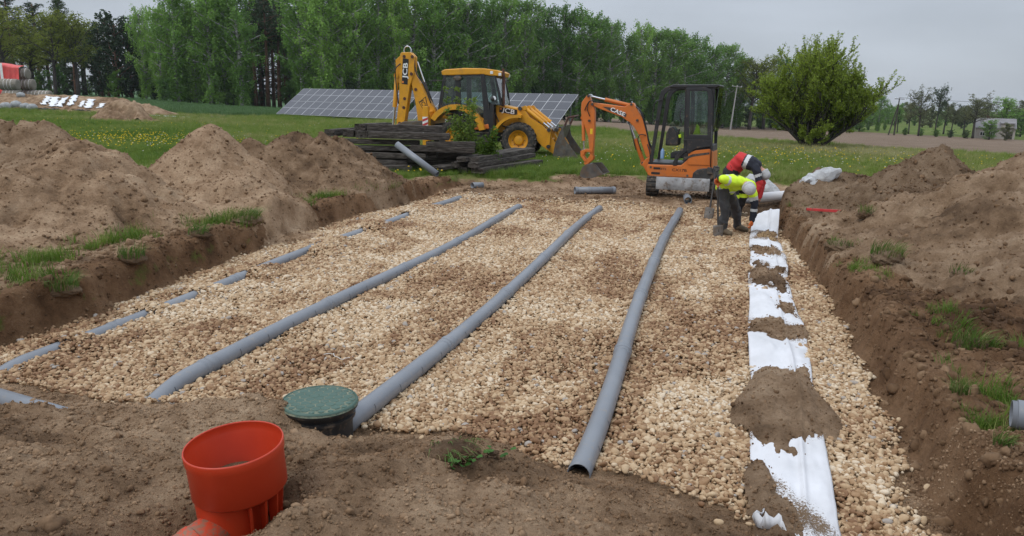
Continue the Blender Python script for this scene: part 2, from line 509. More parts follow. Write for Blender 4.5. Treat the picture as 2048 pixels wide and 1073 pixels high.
def lump(subdiv=2, amp=.35, nscale=1.1):
    def b(ng):
        ic = ng.nodes.new('GeometryNodeMeshIcoSphere'); ic.inputs['Radius'].default_value = 1.0; ic.inputs['Subdivisions'].default_value = subdiv
        sp = ng.nodes.new('GeometryNodeSetPosition')
        nz = ng.nodes.new('ShaderNodeTexNoise'); nz.inputs['Scale'].default_value = nscale; nz.inputs['Detail'].default_value = 1
        ps = ng.nodes.new('GeometryNodeInputPosition')
        ng.links.new(ps.outputs[0], nz.inputs['Vector'])
        s1 = ng.nodes.new('ShaderNodeVectorMath'); s1.operation = 'SUBTRACT'; s1.inputs[1].default_value = (.5, .5, .5)
        ng.links.new(nz.outputs['Color'], s1.inputs[0])
        s2 = ng.nodes.new('ShaderNodeVectorMath'); s2.operation = 'SCALE'; s2.inputs['Scale'].default_value = amp * 2
        ng.links.new(s1.outputs[0], s2.inputs[0])
        ng.links.new(ic.outputs['Mesh'], sp.inputs['Geometry']); ng.links.new(s2.outputs[0], sp.inputs['Offset'])
        sh = ng.nodes.new('GeometryNodeSetShadeSmooth'); ng.links.new(sp.outputs[0], sh.inputs['Geometry'])
        return sh.outputs[0]
    return b

RNG = np.random.default_rng(11)

# ------------------------------------------------------------------ spoil heaps
def heap(name, label, peaks, ext, step=.045, seed=0, mat=None, amp=1.0, group=None, floor=None):
    """peaks: (x, y, height, slope, ridge_dx, ridge_dy); a heap of loose soil at its angle of repose"""
    x0, x1, y0, y1 = ext
    xs, ys = np.arange(x0, x1 + step, step), np.arange(y0, y1 + step, step)
    X, Y = np.meshgrid(xs, ys)
    wx = X + .28 * fbm(X * .9, Y * .9, 3, seed + 1); wy = Y + .28 * fbm(X * .9, Y * .9, 3, seed + 2)
    h = np.full(X.shape, -9.0)
    for (px, py, ph, sl, rx, ry) in peaks:
        L2 = rx * rx + ry * ry
        tt = np.clip(((wx - px) * rx + (wy - py) * ry) / L2, 0, 1) if L2 > 0 else 0
        dd = np.hypot(wx - px - tt * rx, wy - py - tt * ry)
        c = ph * 1.04 - sl * (np.sqrt(dd * dd + .10 ** 2) - .10)
        # foot flattens out
        c = np.where(c < .25, .25 - (.25 - c) * .7, c)
        k = .09
        m = np.maximum(h, c)
        h = m + k * np.log(np.exp(np.clip((h - m) / k, -40, 0)) + np.exp(np.clip((c - m) / k, -40, 0))) * .5
    n = .07 * fbm(X * 1.6, Y * 1.6, 4, seed + 3) + .05 * np.abs(fbm(X * 3.4, Y * 3.4, 4, seed + 4)) + .09 * np.abs(fbm(X * 7, Y * 7, 4, seed + 5))
    pits = np.clip(fbm(X * 2.3, Y * 2.3, 2, seed + 6) - .28, 0, 1) * .5
    h = h + amp * (n - pits)
    gzv = ground_xy(X, Y)
    Zv = gzv + h - .02
    keep = h > -.10
    idx = np.arange(X.size).reshape(X.shape)
    q = np.stack([idx[:-1, :-1], idx[:-1, 1:], idx[1:, 1:], idx[1:, :-1]], -1).reshape(-1, 4)
    q = q[keep.ravel()[q].all(1)]
    used, inv = np.unique(q.ravel(), return_inverse=True)
    V = np.stack([X, Y, Zv], -1).reshape(-1, 3)[used]
    me = np_mesh(name, V, inv.reshape(-1, 4))
    o = mesh_obj(name, me, mat or M_SOIL, smooth=180)
    tag(o, label, 'soil heap', group)
    HEAPS.append((V, o))
    return o
HEAPS = []
GS = 'heaps of dug-out soil round the pit'
heap('sand_heap', 'tall far-left heap of brown sandy soil cut by the picture edge', [(-7.7, 12.1, 1.35, .72, -.9, .3), (-9.6, 12.0, 1.2, .6, -1.5, 0), (-7.0, 11.2, .95, .62, 0, 0)], (-13.5, -5.0, 8.6, 15.5), seed=100, mat=M_SOIL, group=GS)
heap('sand_heap', 'pale slumped heap in front of the far-left heap, its low top beside the meadow gap', [(-6.45, 11.45, 1.14, .70, -.35, .2), (-7.1, 10.6, .75, .5, 0, 0)], (-9.5, -4.0, 8.2, 13.6), seed=140, mat=M_SAND, group=GS)
heap('sand_heap', 'sharp cone-shaped heap of pale sand, left of the pit', [(-5.67, 13.5, 1.30, .80, .05, .1), (-5.2, 12.6, .55, .5, .6, -.4)], (-8.6, -2.6, 10.6, 16.5), seed=160, mat=M_SAND, amp=.7, group=GS)
heap('sand_heap', 'wide flat-topped heap of brown soil just left of the old timbers', [(-4.75, 15.9, 1.10, .74, .55, .2), (-5.6, 15.6, .95, .7, 0, 0), (-3.95, 16.3, 1.0, .78, .1, 0)], (-8.2, -1.2, 13.0, 18.4), seed=200, mat=M_SOIL, group=GS)
heap('soil_heap', 'low dark heap of soil beside the white bags, right of the pit', [(6.35, 15.2, .62, .55, .6, .1)], (3.8, 9.5, 12.6, 17.6), seed=230, mat=M_DARK, group=GS)
heap('soil_heap', 'pointed dark brown heap of soil, tallest on the right', [(7.65, 13.7, 1.12, .62, -.25, -.5), (6.95, 12.6, .78, .5, -.1, -.3)], (4.4, 11.5, 9.8, 16.6), seed=260, mat=M_DARK, group=GS)
heap('sand_heap', 'big heap of pale crumbly sand cut by the right picture edge', [(7.35, 10.9, 1.22, .50, 1.0, .5), (6.6, 9.9, .80, .42, 0, 0), (6.6, 8.2, .72, .42, .6, -1.2)], (3.4, 12.0, 5.2, 14.0), seed=300, mat=M_SOIL, group=GS)

# ------------------------------------------------------------------ drain pipes
PIPE_U = (-5.62, -3.94, -2.30, -0.71)
PIPE_V = ((4.2, 16.1), (3.75, 15.15), (4.22, 15.6), (4.10, 15.75))
PIPE_Z = (G - .008, G + .035, G + .055, G + .065)
PR = .073
def pipe_bend(i, v):
    du = .045 * math.sin(v * .55 + i * 1.7) + .012 * math.sin(v * 1.1 + i)
    if i == 0: du += -.22 * float(sstep(7, 13, v)) + .18 * float(sstep(13.5, 16, v))
    dz = .018 * math.sin(v * .9 + i * 2.1)
    if i < 2: dz -= .16 * float(sstep(4.75, 3.9, v))
    return du, dz
COVER1 = [(5.02, 5.38), (6.12, 6.4), (6.9, 7.3), (7.85, 8.55), (9.4, 10.6), (11.4, 12.25), (13.3, 14.8)]
t = NT('grey_pvc')
p_ = t.pos()
d_ = t.mr(t.noise(p_, 14, 8, .8), .56, .72)
up = t.new('ShaderNodeSeparateXYZ'); t.l.new(t.new('ShaderNodeNewGeometry').outputs['Normal'], up.inputs[0])
d_ = t.math('MULTIPLY', d_, t.mr(up.outputs[2], .2, .9, 0, .8))
base_ = t.ramp(t.noise(p_, 2, 4), [(.3, (.168, .180, .200, 1)), (.7, (.212, .225, .246, 1))])
t.set(t.mix(d_, base_, (.36, .29, .21, 1)), t.math('ADD', .38, t.math('MULTIPLY', d_, .5)))
M_PVC = t.mat
M_BLACK = plain('black_gap', (.012, .012, .013), .6)
def pipe_line(i, label):
    v0, v1 = PIPE_V[i]
    def P(v):
        du, dz = pipe_bend(i, v)
        x, y = uv2xy(PIPE_U[i] + du, v)
        return Vector((x, y, PIPE_Z[i] + dz))
    root = empty('drain_pipe', P(v0), label=label, cat='pipe', group='grey drain pipes laid on the gravel')
    off = -P(v0)
    v = v0; k = 0
    L = 2.0 + .0 * i
    seg0 = (1.55, 1.25, 1.9, 2.35)[i]
    while v < v1 - .05:
        e = min(v1, v + (seg0 if k == 0 else L))
        n = max(3, int((e - v) / .12))
        pts = [P(v + (e - v) * j / n) + off for j in range(n + 1)]
        mb = MB(); mb.tube(pts, PR, 24, cap=False)
        seg = mb.build('pipe_length', M_PVC, root, 60)
        sol = seg.modifiers.new('wall', 'SOLIDIFY'); sol.thickness = .005; sol.offset = -1
        # push-fit socket at the far end of each length
        if e < v1 - .05:
            a, b = P(e - .07) + off, P(e + .05) + off
            d = (b - a).normalized()
            mb = MB(); mb.tube([a - d * .012, a, a + d * .03, a + d * .034, b - d * .02, b - d * .012, b, b + d * .001], [PR, PR + .007, PR + .007, PR + .004, PR + .004, PR + .010, PR + .010, PR], 24, cap=False)
            mb.build('socket', M_PVC, root, 40)
        # drain slots sawn across the lower flanks
        mb = MB()
        q = v + .35
        while q < e - .2:
            c = P(q) + off; t_ = (P(q + .05) - P(q - .05)).normalized()
            for sgn in (1, -1):
                sd = t_.cross(Vector((0, 0, 1))).normalized() * sgn
                arc = []
                for a in np.linspace(rad(-12), rad(32), 6):
                    arc.append(c + sd * math.cos(a) * (PR + .0008) + Vector((0, 0, 1)) * math.sin(a) * (PR + .0008))
                vs, fs = [], []
                for a in arc: vs += [a - t_ * .003, a + t_ * .003]
                fs = [(2 * j, 2 * j + 1, 2 * j + 3, 2 * j + 2) for j in range(len(arc) - 1)]
                mb.add(vs, fs)
            q += .42
        if mb.v: mb.build('slot', M_BLACK, seg)['kind'] = 'stuff'
        v = e; k += 1
    return root
pipe_line(0, 'leftmost grey drain pipe, mostly buried and showing in short lengths')
pipe_line(1, 'grey drain pipe second from the left, half sunk in gravel')
pipe_line(2, 'grey drain pipe starting beside the green-lidded riser')
pipe_line(3, 'grey drain pipe nearest the white fabric strip, with an open near end')

def loose_pipe(name, a, b, r, label, collars=(), slots=True, group='loose lengths of grey pipe'):
    a, b = Vector(a), Vector(b)
    root = empty(name, a, label=label, cat='pipe', group=group)
    d = (b - a).normalized(); L = (b - a).length
    mb = MB()
    mb.tube([Vector(), d * L], r, 24, cap=False)
    sol = mb.build('pipe_length', M_PVC, root, 60).modifiers.new('wall', 'SOLIDIFY'); sol.thickness = .006; sol.offset = -1
    for c in collars:
        m2 = MB(); p0 = d * (c * L)
        m2.tube([p0 - d * .004, p0, p0 + d * .05, p0 + d * .054], [r, r + .008, r + .008, r], 24, cap=False)
        m2.build('socket', M_PVC, root, 50)
    return root

def onz(x, y, dz=0.0): return (x, y, gz(x, y) + dz)
loose_pipe('loose_pipe', onz(1.44, 17.4, .085), onz(2.42, 17.66, .085), .08, 'grey pipe with rings lying on bare dirt in front of the excavator bucket', (.0, .33, .62, .93))
loose_pipe('loose_pipe', onz(3.86, 16.3, .08), onz(3.92, 16.72, .08), .08, 'short grey pipe piece pointing at the camera by the excavator track', (.02, .5))
loose_pipe('loose_pipe', (-3.02, 19.15, .74), onz(-1.93, 18.6, .06), .085, 'grey pipe leaning down from the timber stack into the grass')
loose_pipe('loose_pipe', onz(-1.02, 18.1, .06), onz(-.78, 18.3, .06), .075, 'short grey pipe stub lying in grass below the planks')
loose_pipe('loose_pipe', (3.09, 4.25, .13), (3.95, 3.78, .17), .083, 'thick grey pipe end poking in at the right picture edge', (.03,))
loose_pipe('buried_pipe', (-3.86, 5.02, -.235), (-2.70, 4.60, -.305), .083, 'grey pipe half covered by soil at the left front of the pit', (), group='grey pipes joined to the distribution riser')

# ------------------------------------------------------------------ gravel
def gravel_top(u, v):
    z = ground_uv(u, v) + .035 + .022 * fbm(u * 1.7, v * 1.7, 3, 400)
    for i in range(1, 4):
        z = z + .012 * np.exp(-((u - PIPE_U[i]) / .22) ** 2) * (1 + 2 * fbm(v * 1.1 + i * 9, u * .2, 2, 410 + i))
    cov = np.zeros_like(z)
    for a, b in COVER1: cov = np.maximum(cov, sstep(a - .08, a + .12, v) * sstep(b + .08, b - .12, v))
    uu = u - PIPE_U[0] - (-.22 * sstep(7, 13, v) + .18 * sstep(13.5, 16, v))
    return z + .085 * cov * np.exp(-(uu / .3) ** 2)
N = 470000
uu = RNG.uniform(-6.9, 1.7, N); vv = RNG.uniform(3.1, 17.0, N)
_, _, gr, _, _ = ground_uv(uu, vv, True)
patch = sstep(.08, .36, fbm(uu * 1.5, vv * .75, 4, 420))             # bare sandy patches
keep = RNG.random(N) < gr * (1 - .22 * patch) * np.interp(vv, [4, 8, 14], [1, .75, .5])
uu, vv = uu[keep], vv[keep]
# small ones far away would be wasted: thin them there and let them grow a little
zt = gravel_top(uu, vv)
size = np.clip(.0128 * np.exp(RNG.normal(0, .32, len(uu))), .007, .031) * np.interp(vv, [4, 8, 14], [1, 1.12, 1.3])
lay = RNG.random(len(uu)) ** 2
zc = zt - .035 + .03 * (1 - lay) + size * .25
ok = np.ones(len(uu), bool)
for i in range(4):
    v0, v1 = PIPE_V[i]
    b = np.array([pipe_bend(i, x) for x in np.linspace(3, 17, 141)])
    pu = PIPE_U[i] + np.interp(vv, np.linspace(3, 17, 141), b[:, 0]); pz = PIPE_Z[i] + np.interp(vv, np.linspace(3, 17, 141), b[:, 1])
    dd = np.hypot(uu - pu, zc - pz)
    inside = (dd < PR + size * .55) & (vv > v0 - .03) & (vv < v1)
    ok &= ~inside
# stray pebbles spilt on the dirt round the edges
Ns = 900
su, sv = RNG.uniform(-6.4, 1.6, Ns), RNG.uniform(3.0, 18.2, Ns)
_, _, g2, _, _ = ground_uv(su, sv, True)
dl, dr, db = pit_parts(su, sv)
edge = (g2 < .4) & (dl > .1) & (dr > .05) & ((np.abs(sv - front_v(su)) < .5) | (su > .9) | (np.abs(sv - 16.8) < .6)) & (RNG.random(Ns) < .5)
su, sv = su[edge], sv[edge]
uu, vv, zc, size = np.r_[uu[ok], su], np.r_[vv[ok], sv], np.r_[zc[ok], ground_uv(su, sv) + .010], np.r_[size[ok], RNG.uniform(.012, .026, len(su))]
px, py = uv2xy(uu, vv)
n = len(px)
print('pebbles', n)
rot = np.stack([RNG.normal(0, .45, n), RNG.normal(0, .45, n), RNG.uniform(0, 6.28, n)], -1)
asp = np.stack([RNG.uniform(.95, 1.45, n), RNG.uniform(.8, 1.1, n), RNG.uniform(.55, .85, n)], -1)
tone = np.clip(.17 + .82 * RNG.random(n) + .30 * fbm(uu * .9, vv * .9, 3, 430) - .38 * sstep(.05, .36, fbm(uu * 1.5, vv * .75, 4, 420)), 0, .985); tone[RNG.random(n) < .02] = 1.0
t = NT('pebble')
tn = t.at('tint', True)
pc = t.ramp(tn, [(0, (.21, .113, .057, 1)), (.25, (.33, .204, .110, 1)), (.5, (.44, .304, .178, 1)), (.78, (.54, .405, .258, 1)), (.985, (.66, .55, .41, 1)), (1, (.36, .32, .28, 1))])
pc = t.mix(t.mr(t.noise(t.pos(), 60, 4, .6), .35, .7, 0, .45), pc, t.mix(1.0, pc, (.68, .6, .5, 1), 'MULTIPLY'))
t.set(pc, .72, Specular_IOR_Level=.3)
M_PEB = t.mat
scatter('gravel', np.stack([px, py, zc], -1), rot, asp * size[:, None], tone, lump(2, .22, .9), M_PEB, 'tan and cream river pebbles filling the pit floor', 'gravel')

# ------------------------------------------------------------------ crumbs and clods of soil
t = NT('soil_crumb'); c_, h_ = soil_nodes(t, 1.6); c_ = t.mix(1.0, c_, t.ramp(t.at('tint', True), [(0, (.40, .35, .31, 1)), (.5, (.72, .68, .64, 1)), (1, (1, 1, 1, 1))]), 'MULTIPLY'); t.set(c_, .95, Specular_IOR_Level=.15); M_CRUMB = t.mat
def crumbs():
    P, S, T = [], [], []
    # on the front bank
    N = 130000
    u = RNG.uniform(-7, 1.9, N); v = RNG.uniform(1.9, 5.0, N)
    z, so, g, _, _ = ground_uv(u, v, True)
    k = (g < .25) & (RNG.random(N) < .8)
    x, y = uv2xy(u[k], v[k]); P.append(np.stack([x, y, z[k]], -1)); S.append(.0034 * np.exp(RNG.normal(0, .62, k.sum()))); T.append(RNG.uniform(.45, 1, k.sum()))
    # walls, lips and banks of the pit, dirt behind
    N = 60000
    u = np.r_[RNG.uniform(-9.5, -6.0, N // 3), RNG.uniform(1.0, 4.5, N // 2), RNG.uniform(-6, 3, N // 6)]
    v = np.r_[RNG.uniform(4.5, 18, N // 3), 3.2 + 13 * RNG.random(N // 2) ** 1.4, RNG.uniform(16.3, 20, N // 6)][:len(u)]
    u = u[:len(v)]
    z, so, g, _, _ = ground_uv(u, v, True)
    k = (g < .2) & (so > .5)
    x, y = uv2xy(u[k], v[k]); P.append(np.stack([x, y, z[k]], -1)); S.append(.0065 * np.exp(RNG.normal(0, .72, k.sum()))); T.append(np.clip(RNG.uniform(.3, .9, k.sum()) - .45 * topsoil_uv(u[k], v[k]), 0, 1))
    N = 2600
    u = np.r_[RNG.uniform(1.55, 3.6, N // 2), RNG.uniform(-8.6, -6.4, N - N // 2)]; v = np.r_[RNG.uniform(4, 15, N // 2), RNG.uniform(4.5, 15, N - N // 2)]
    z, so, g, _, _ = ground_uv(u, v, True); k = (so > .5) & (g < .2)
    x, y = uv2xy(u[k], v[k]); P.append(np.stack([x, y, z[k]], -1)); S.append(np.clip(.017 * np.exp(RNG.normal(0, .5, k.sum())), .008, .05)); T.append(RNG.uniform(.0, .45, k.sum()))
    for V, o in HEAPS:
        sp_ = o.name.startswith('sand_patch'); m = min(len(V), 700 if sp_ else 14000)
        q = V[RNG.integers(0, len(V), m)]
        q = q + np.c_[RNG.uniform(-.03, .03, (m, 2)), np.zeros(m)]
        mk = o.data.materials[0]; T.append(np.clip(RNG.uniform(.55, 1.0, m) - (.55 if mk is M_DARK else .3 if mk is M_SOIL else 0.) - .35 * (RNG.random(m) < .15), 0, 1))
        P.append(q); S.append((.0045 if sp_ else .0055) * np.exp(RNG.normal(0, .5 if sp_ else .68, m)))
    T = np.concatenate(T); P = np.concatenate(P); S = np.clip(np.concatenate(S), .002, .06)
    n = len(P)
    print('crumbs', n)
    return scatter('soil_crumbs', P, RNG.uniform(0, 6.28, (n, 3)), np.stack([S * RNG.uniform(.8, 1.4, n), S * RNG.uniform(.8, 1.2, n), S * RNG.uniform(.6, 1, n)], -1), T, lump(2, .75, 1.7), M_CRUMB, 'loose crumbs and clods of brown soil', 'soil')
# ------------------------------------------------------------------ white geotextile strip and the sand on it
def gravel_top_s(u, v): return gravel_top(np.asarray(u, float), np.asarray(v, float))
def strip_u(s, v):
    ul = np.interp(v, [3, 4.2, 6, 9, 13.8, 15.2], [.33, .37, .41, .50, .69, .74]) + .012 * np.sin(v * 2.3)
    ur = np.interp(v, [3, 4.1, 5.4, 6.9, 9.9, 14.4, 15.2], [.76, .80, .90, .97, 1.05, 1.2, 1.22]) + .02 * np.sin(v * 1.7 + 1)
    return ul + (ur - ul) * s
_uq, _vq = np.meshgrid(np.linspace(.35, 1.1, 6), np.linspace(2.5, 16, 271))
_sz = gravel_top_s(_uq, _vq).mean(1)
def strip_z(s, v):
    b = np.interp(v, np.linspace(2.5, 16, 271), _sz)
    fold = .028 * np.exp(-((s - .66 - .05 * np.sin(v * 1.3)) / .035) ** 2)
    w = .018 * np.sin(v * 5.2 + 3 * s + 2 * np.sin(v * 1.1)) * sstep(4.0, 7, v) + .03 * fbm(s * 3, v * 2.2, 4, 500) + .016 * np.abs(fbm(s * 5 + v, v * 4, 3, 501))
    edge = -.03 * (np.abs(s - .5) * 2) ** 4
    lift = .34 * sstep(13.95, 14.75, v) ** 1.5 * (.35 + .65 * s)
    return b + .05 + fold + w + edge + lift
t = NT('geotextile')
p_ = t.pos()
dn_ = t.math('ADD', t.noise(p_, 70, 4, .8), t.math('MULTIPLY', t.math('SUBTRACT', t.at('dust'), .62), .40))
sp_ = t.mr(dn_, .56, .62)
sp2 = 1.0
t.set(t.mix(t.math('MULTIPLY', sp_, sp2), t.ramp(t.noise(p_, 3, 4), [(.3, (.56, .56, .57, 1)), (.7, (.68, .68, .70, 1))]), (.15, .10, .06, 1)), .9, Specular_IOR_Level=.2)
t.bump(t.noise(p_, 90, 4, .8), .25, .004)
M_GEO = t.mat
ss, vg = np.meshgrid(np.linspace(0, 1, 41), np.arange(2.75, 14.8, .03))
x, y = uv2xy(strip_u(ss, vg), vg)
zf = strip_z(ss, vg)
idx = np.arange(ss.size).reshape(ss.shape)
me = np_mesh('geotextile_strip', np.stack([x, y, zf], -1).reshape(-1, 3), np.stack([idx[:-1, :-1], idx[:-1, 1:], idx[1:, 1:], idx[1:, :-1]], -1).reshape(-1, 4))
BANDS = [(12.95, 14.0, .2), (11.7, 12.4, .5), (9.6, 10.95, .6), (7.5, 8.05, .25), (5.05, 6.4, -.1), (2.7, 4.25, .7)]
dust = np.zeros(ss.shape)
for a, b, shr in BANDS:
    q = vg + shr * (ss - .5); dd = np.maximum(np.maximum(a - q, q - b), 0); dust = np.maximum(dust, np.exp(-dd / (.10 if a > 4 else .22)))
attr(me, 'dust', dust * (.8 + .4 * fbm(ss * 4, vg * 3, 3, 503)))
geo = mesh_obj('geotextile_strip', me, M_GEO, smooth=180)
geo.modifiers.new('thickness', 'SOLIDIFY').thickness = .004
tag(geo, 'long white fabric strip unrolled over the gravel and weighted with sand', 'fabric')

def sand_patch(label, v0, v1, amp=.05, s0=-.02, s1=1.02, shear=.35, mat=None, seed=0, edge=.22, spill=0.0, hole=.0):
    s, v = np.meshgrid(np.arange(s0 - .9, s1 + .9, .03), np.arange(v0 - .4, v1 + .4, .016 + .0007 * v0))
    vv = v + shear * (s - .5) + .36 * fbm(s * 2.2, v * 1.6, 4, seed) + .10 * fbm(s * 14, v * 8, 3, seed + 1)
    bulge = spill * 2.2 * np.exp(-((v - .42 * v0 - .58 * v1 + .25) / (.3 * (v1 - v0))) ** 2) - .06
    e = np.minimum(np.minimum(vv - v0, v1 - vv) / edge, np.minimum(s - s0 + bulge, s1 + bulge - s) / .12 + .8 * fbm(v * 3.2, s * 3, 4, seed + 2))
    e = e - hole * np.clip(fbm(s * 3.3, v * 2.6, 3, seed + 7) * 2.5, 0, 3)
    h = amp * sstep(-.25, 2.0, e) * (1 + .6 * fbm(s * 4, v * 3.2, 4, seed + 3)) + (.010 * fbm(s * 20, v * 16, 3, seed + 4) + .014 * np.abs(fbm(s * 9, v * 8, 3, seed + 5))) * sstep(-.2, .5, e)
    sc = np.clip(s, 0, 1)
    zb = strip_z(sc, v)
    out = np.maximum(s - 1, -s)
    zg = gravel_top_s(strip_u(s, v), v)
    base = np.where(out > 0, zb * (1 - sstep(0, .25, out)) + (zg + .012) * sstep(0, .25, out), zb)
    Z = base + h - .012 + .012 * sstep(-.3, .15, e)
    x, y = uv2xy(strip_u(s, v), v)
    keep = e > -.32
    idx = np.arange(s.size).reshape(s.shape)
    q = np.stack([idx[:-1, :-1], idx[:-1, 1:], idx[1:, 1:], idx[1:, :-1]], -1).reshape(-1, 4)
    q = q[keep.ravel()[q].all(1)]
    used, inv = np.unique(q.ravel(), return_inverse=True)
    me = np_mesh('sand_patch', np.stack([x, y, Z], -1).reshape(-1, 3)[used], inv.reshape(-1, 4))
    o = mesh_obj('sand_patch', me, mat or M_SOIL, smooth=180)
    HEAPS.append((np.stack([x, y, Z], -1).reshape(-1, 3)[used], o))
    return tag(o, label, 'sand patch', 'sand shovelled onto the white fabric strip')
t = NT('yellow_sand'); p_ = t.pos()
t.set(t.ramp(t.noise(p_, 22, 6, .7), [(.35, (.23, .145, .07, 1)), (.65, (.40, .28, .15, 1))]), .95, Specular_IOR_Level=.15); t.bump(t.noise(p_, 40, 5, .7), .6, .02)
M_YSAND = t.mat
sand_patch('yellow sand on the white fabric beside the orange-gloved hand', 12.95, 14.0, .05, .22, .98, .2, M_YSAND, 510)
sand_patch('farthest brown sand band across the white fabric, below the yellow sand', 11.7, 12.4, .04, .0, .92, .5, None, 520, hole=.35)
sand_patch('ragged double band of brown sand on the white fabric, far half', 9.6, 10.95, .04, -.02, 1.0, .6, None, 530, hole=.9)
sand_patch('narrow clean-edged brown sand band midway along the white fabric', 7.5, 8.05, .045, 0, 1.03, .25, None, 540, spill=.04)
sand_patch('largest brown sand pile across the white fabric, spilling onto the gravel', 5.0, 6.4, .055, -.02, 1.02, -.1, None, 550, edge=.3, spill=.16, hole=.35)
sand_patch('nearest brown soil covering the near end of the white fabric', 2.7, 4.25, .045, -.12, .58, 1.0, None, 560, edge=.3, hole=.1)
sand_patch('brown crumbs of sand on the white fabric between the two far bands', 8.55, 9.0, .03, .55, 1.0, .7, None, 570, edge=.14, hole=.3)

# torn turned-up end of the fabric in front
def ribbon(name, pts, w, mat, label, cat, th=.003, n=24):
    mb = MB(); vs = []
    P = [Vector(p) for p in pts]
    def cr(i, f):
        a, b, c, d = P[max(i - 1, 0)], P[i], P[min(i + 1, len(P) - 1)], P[min(i + 2, len(P) - 1)]
        return .5 * ((2 * b) + (c - a) * f + (2 * a - 5 * b + 4 * c - d) * f * f + (-a + 3 * b - 3 * c + d) * f ** 3)
    Q = [cr(i, k / 6) for i in range(len(P) - 1) for k in range(6)] + [P[-1]]
    for i, q in enumerate(Q):
        f = i / (len(Q) - 1)
        ww = w * (.25 + 1.2 * math.sin(math.pi * min(1, f * .9 + .1))) * (1 + .25 * math.sin(i * 1.9))
        vs += [q, q + Vector((.02 * math.sin(i * .8), .25 * ww, ww))]
    fs = [(2 * i, 2 * i + 2, 2 * i + 3, 2 * i + 1) for i in range(len(Q) - 1)]
    o = mb.add(vs, fs).build(name, mat, None, 180)
    o.modifiers.new('t', 'SOLIDIFY').thickness = th
    return tag(o, label, cat)
def fl(px_u, px_v, dz): 
    x, y = uv2xy(px_u, px_v); return (x, y, gz(x, y) + dz)
ribbon('fabric_flap', [fl(.40, 3.92, .06), fl(.36, 3.80, .05), fl(.40, 3.70, .075), fl(.46, 3.69, .085), (fl(.55, 3.62, .07)), fl(.66, 3.53, .05)], .05, M_GEO, 'torn white fabric end curling out of the soil at the bottom edge', 'fabric')

# ------------------------------------------------------------------ riser with green lid
M_BLK = plain('black_plastic', (.018, .018, .019), .5, var=.3, scale=9, dirt=.25)
t = NT('green_lid'); p_ = t.pos()
dd_ = t.mr(t.noise(p_, 9, 7, .8), .60, .72)
t.set(t.mix(dd_, t.ramp(t.noise(p_, 5, 4), [(.3, (.040, .088, .066, 1)), (.7, (.062, .120, .092, 1))]), (.30, .24, .16, 1)), .55)
M_LID = t.mat
t = NT('green_lid_groove'); p_ = t.pos()
t.set(t.mix(t.mr(t.noise(p_, 14, 5, .7), .4, .6), (.050, .095, .072, 1), (.22, .22, .15, 1)), .8); M_LIDG = t.mat
rx, ry = -1.27, 4.63
riser = empty('inspection_riser', (rx, ry, -.36), .3, 'dark inspection riser under a green lid with hexagon pattern', 'manhole')
mb = MB(); mb.lathe([(.215, -.12), (.215, .20), (.235, .205), (.235, .225), (.215, .23), (.222, .262), (.252, .272), (.256, .29), (.240, .292)], 48)
mb.build('shaft', M_BLK, riser, 40)
mb = MB(); mb.lathe([(.0001, .322), (.10, .321), (.20, .317), (.238, .312), (.252, .303), (.257, .292), (.252, .284), (.0001, .284)], 48)
lid = mb.build('lid', M_LIDG, riser, 40)
hexm = None
R_ = .036
for i in range(-7, 8):
    for j in range(-7, 8):
        hx = R_ * math.sqrt(3) * (i + (j % 2) * .5); hy = R_ * 1.5 * j
        d = math.hypot(hx, hy)
        if d > .235: continue
        if hexm is None:
            m_ = MB(); a6 = [(math.cos(rad(60 * k + 30)), math.sin(rad(60 * k + 30))) for k in range(6)]
            r1, r2 = R_ - .0022, R_ - .0042
            m_.add([(c * r1, s_ * r1, 0) for c, s_ in a6] + [(c * r2, s_ * r2, .0032) for c, s_ in a6], [(6, 7, 8, 9, 10, 11)] + [(k, (k + 1) % 6, 6 + (k + 1) % 6, 6 + k) for k in range(6)])
            ho = m_.build('hexagon', M_LID, lid); hexm = ho.data
        else:
            ho = bpy.data.objects.new('hexagon', hexm); COL.objects.link(ho); ho.parent = lid
        sc_ = 1.0 if d < .205 else .62
        ho.location = (hx * (1 if d < .205 else .965), hy * (1 if d < .205 else .965), .3195 - .05 * (d / .24) ** 2 * .12); ho.scale = (sc_, sc_, 1)
mb = MB(); mb.lathe([(.236, .3125), (.240, .318), (.249, .316), (.254, .305)], 48); mb.build('lid_rim', M_LID, lid, 60)

# ------------------------------------------------------------------ orange chamber base
t = NT('orange_plastic'); p_ = t.objpos()
do_ = t.mr(t.noise(p_, 13, 7, .75), .60, .74, 0, .35)
t.set(t.mix(do_, t.ramp(t.noise(p_, 4, 4), [(.3, (.44, .032, .008, 1)), (.7, (.52, .044, .011, 1))]), (.30, .14, .075, 1)), .42)
M_ORG = t.mat
t = NT('orange_plastic_muddy'); p_ = t.objpos()
do_ = t.mr(t.noise(p_, 22, 7, .75), .46, .56, 0, .85)
t.set(t.mix(do_, (.52, .055, .016, 1), (.20, .135, .085, 1)), .6); M_ORGM = t.mat
och = empty('manhole_base', (-1.262, 3.13, .375), 0, 'bright orange plastic manhole base lying open in the foreground soil', 'manhole base')
och.rotation_euler = (rad(2), rad(-4), rad(12))
RB = .208
prof = [(RB + .006, 0), (RB + .008, -.006), (RB + .006, -.045), (RB + .001, -.055), (RB, -.215), (RB - .012, -.227), (RB - .04, -.238), (.155, -.25)]
mb = MB(); mb.lathe(prof, 56); o = mb.build('bucket_wall', M_ORG, och, 50); o.modifiers.new('t', 'SOLIDIFY').thickness = .006
mb = MB(); mb.lathe([(.152, -.20), (.150, -.33), (.142, -.46), (.0001, -.465)], 40, M=Matrix.Translation((-.05, -.02, 0))); mb.build('sump', M_ORG, och, 50)
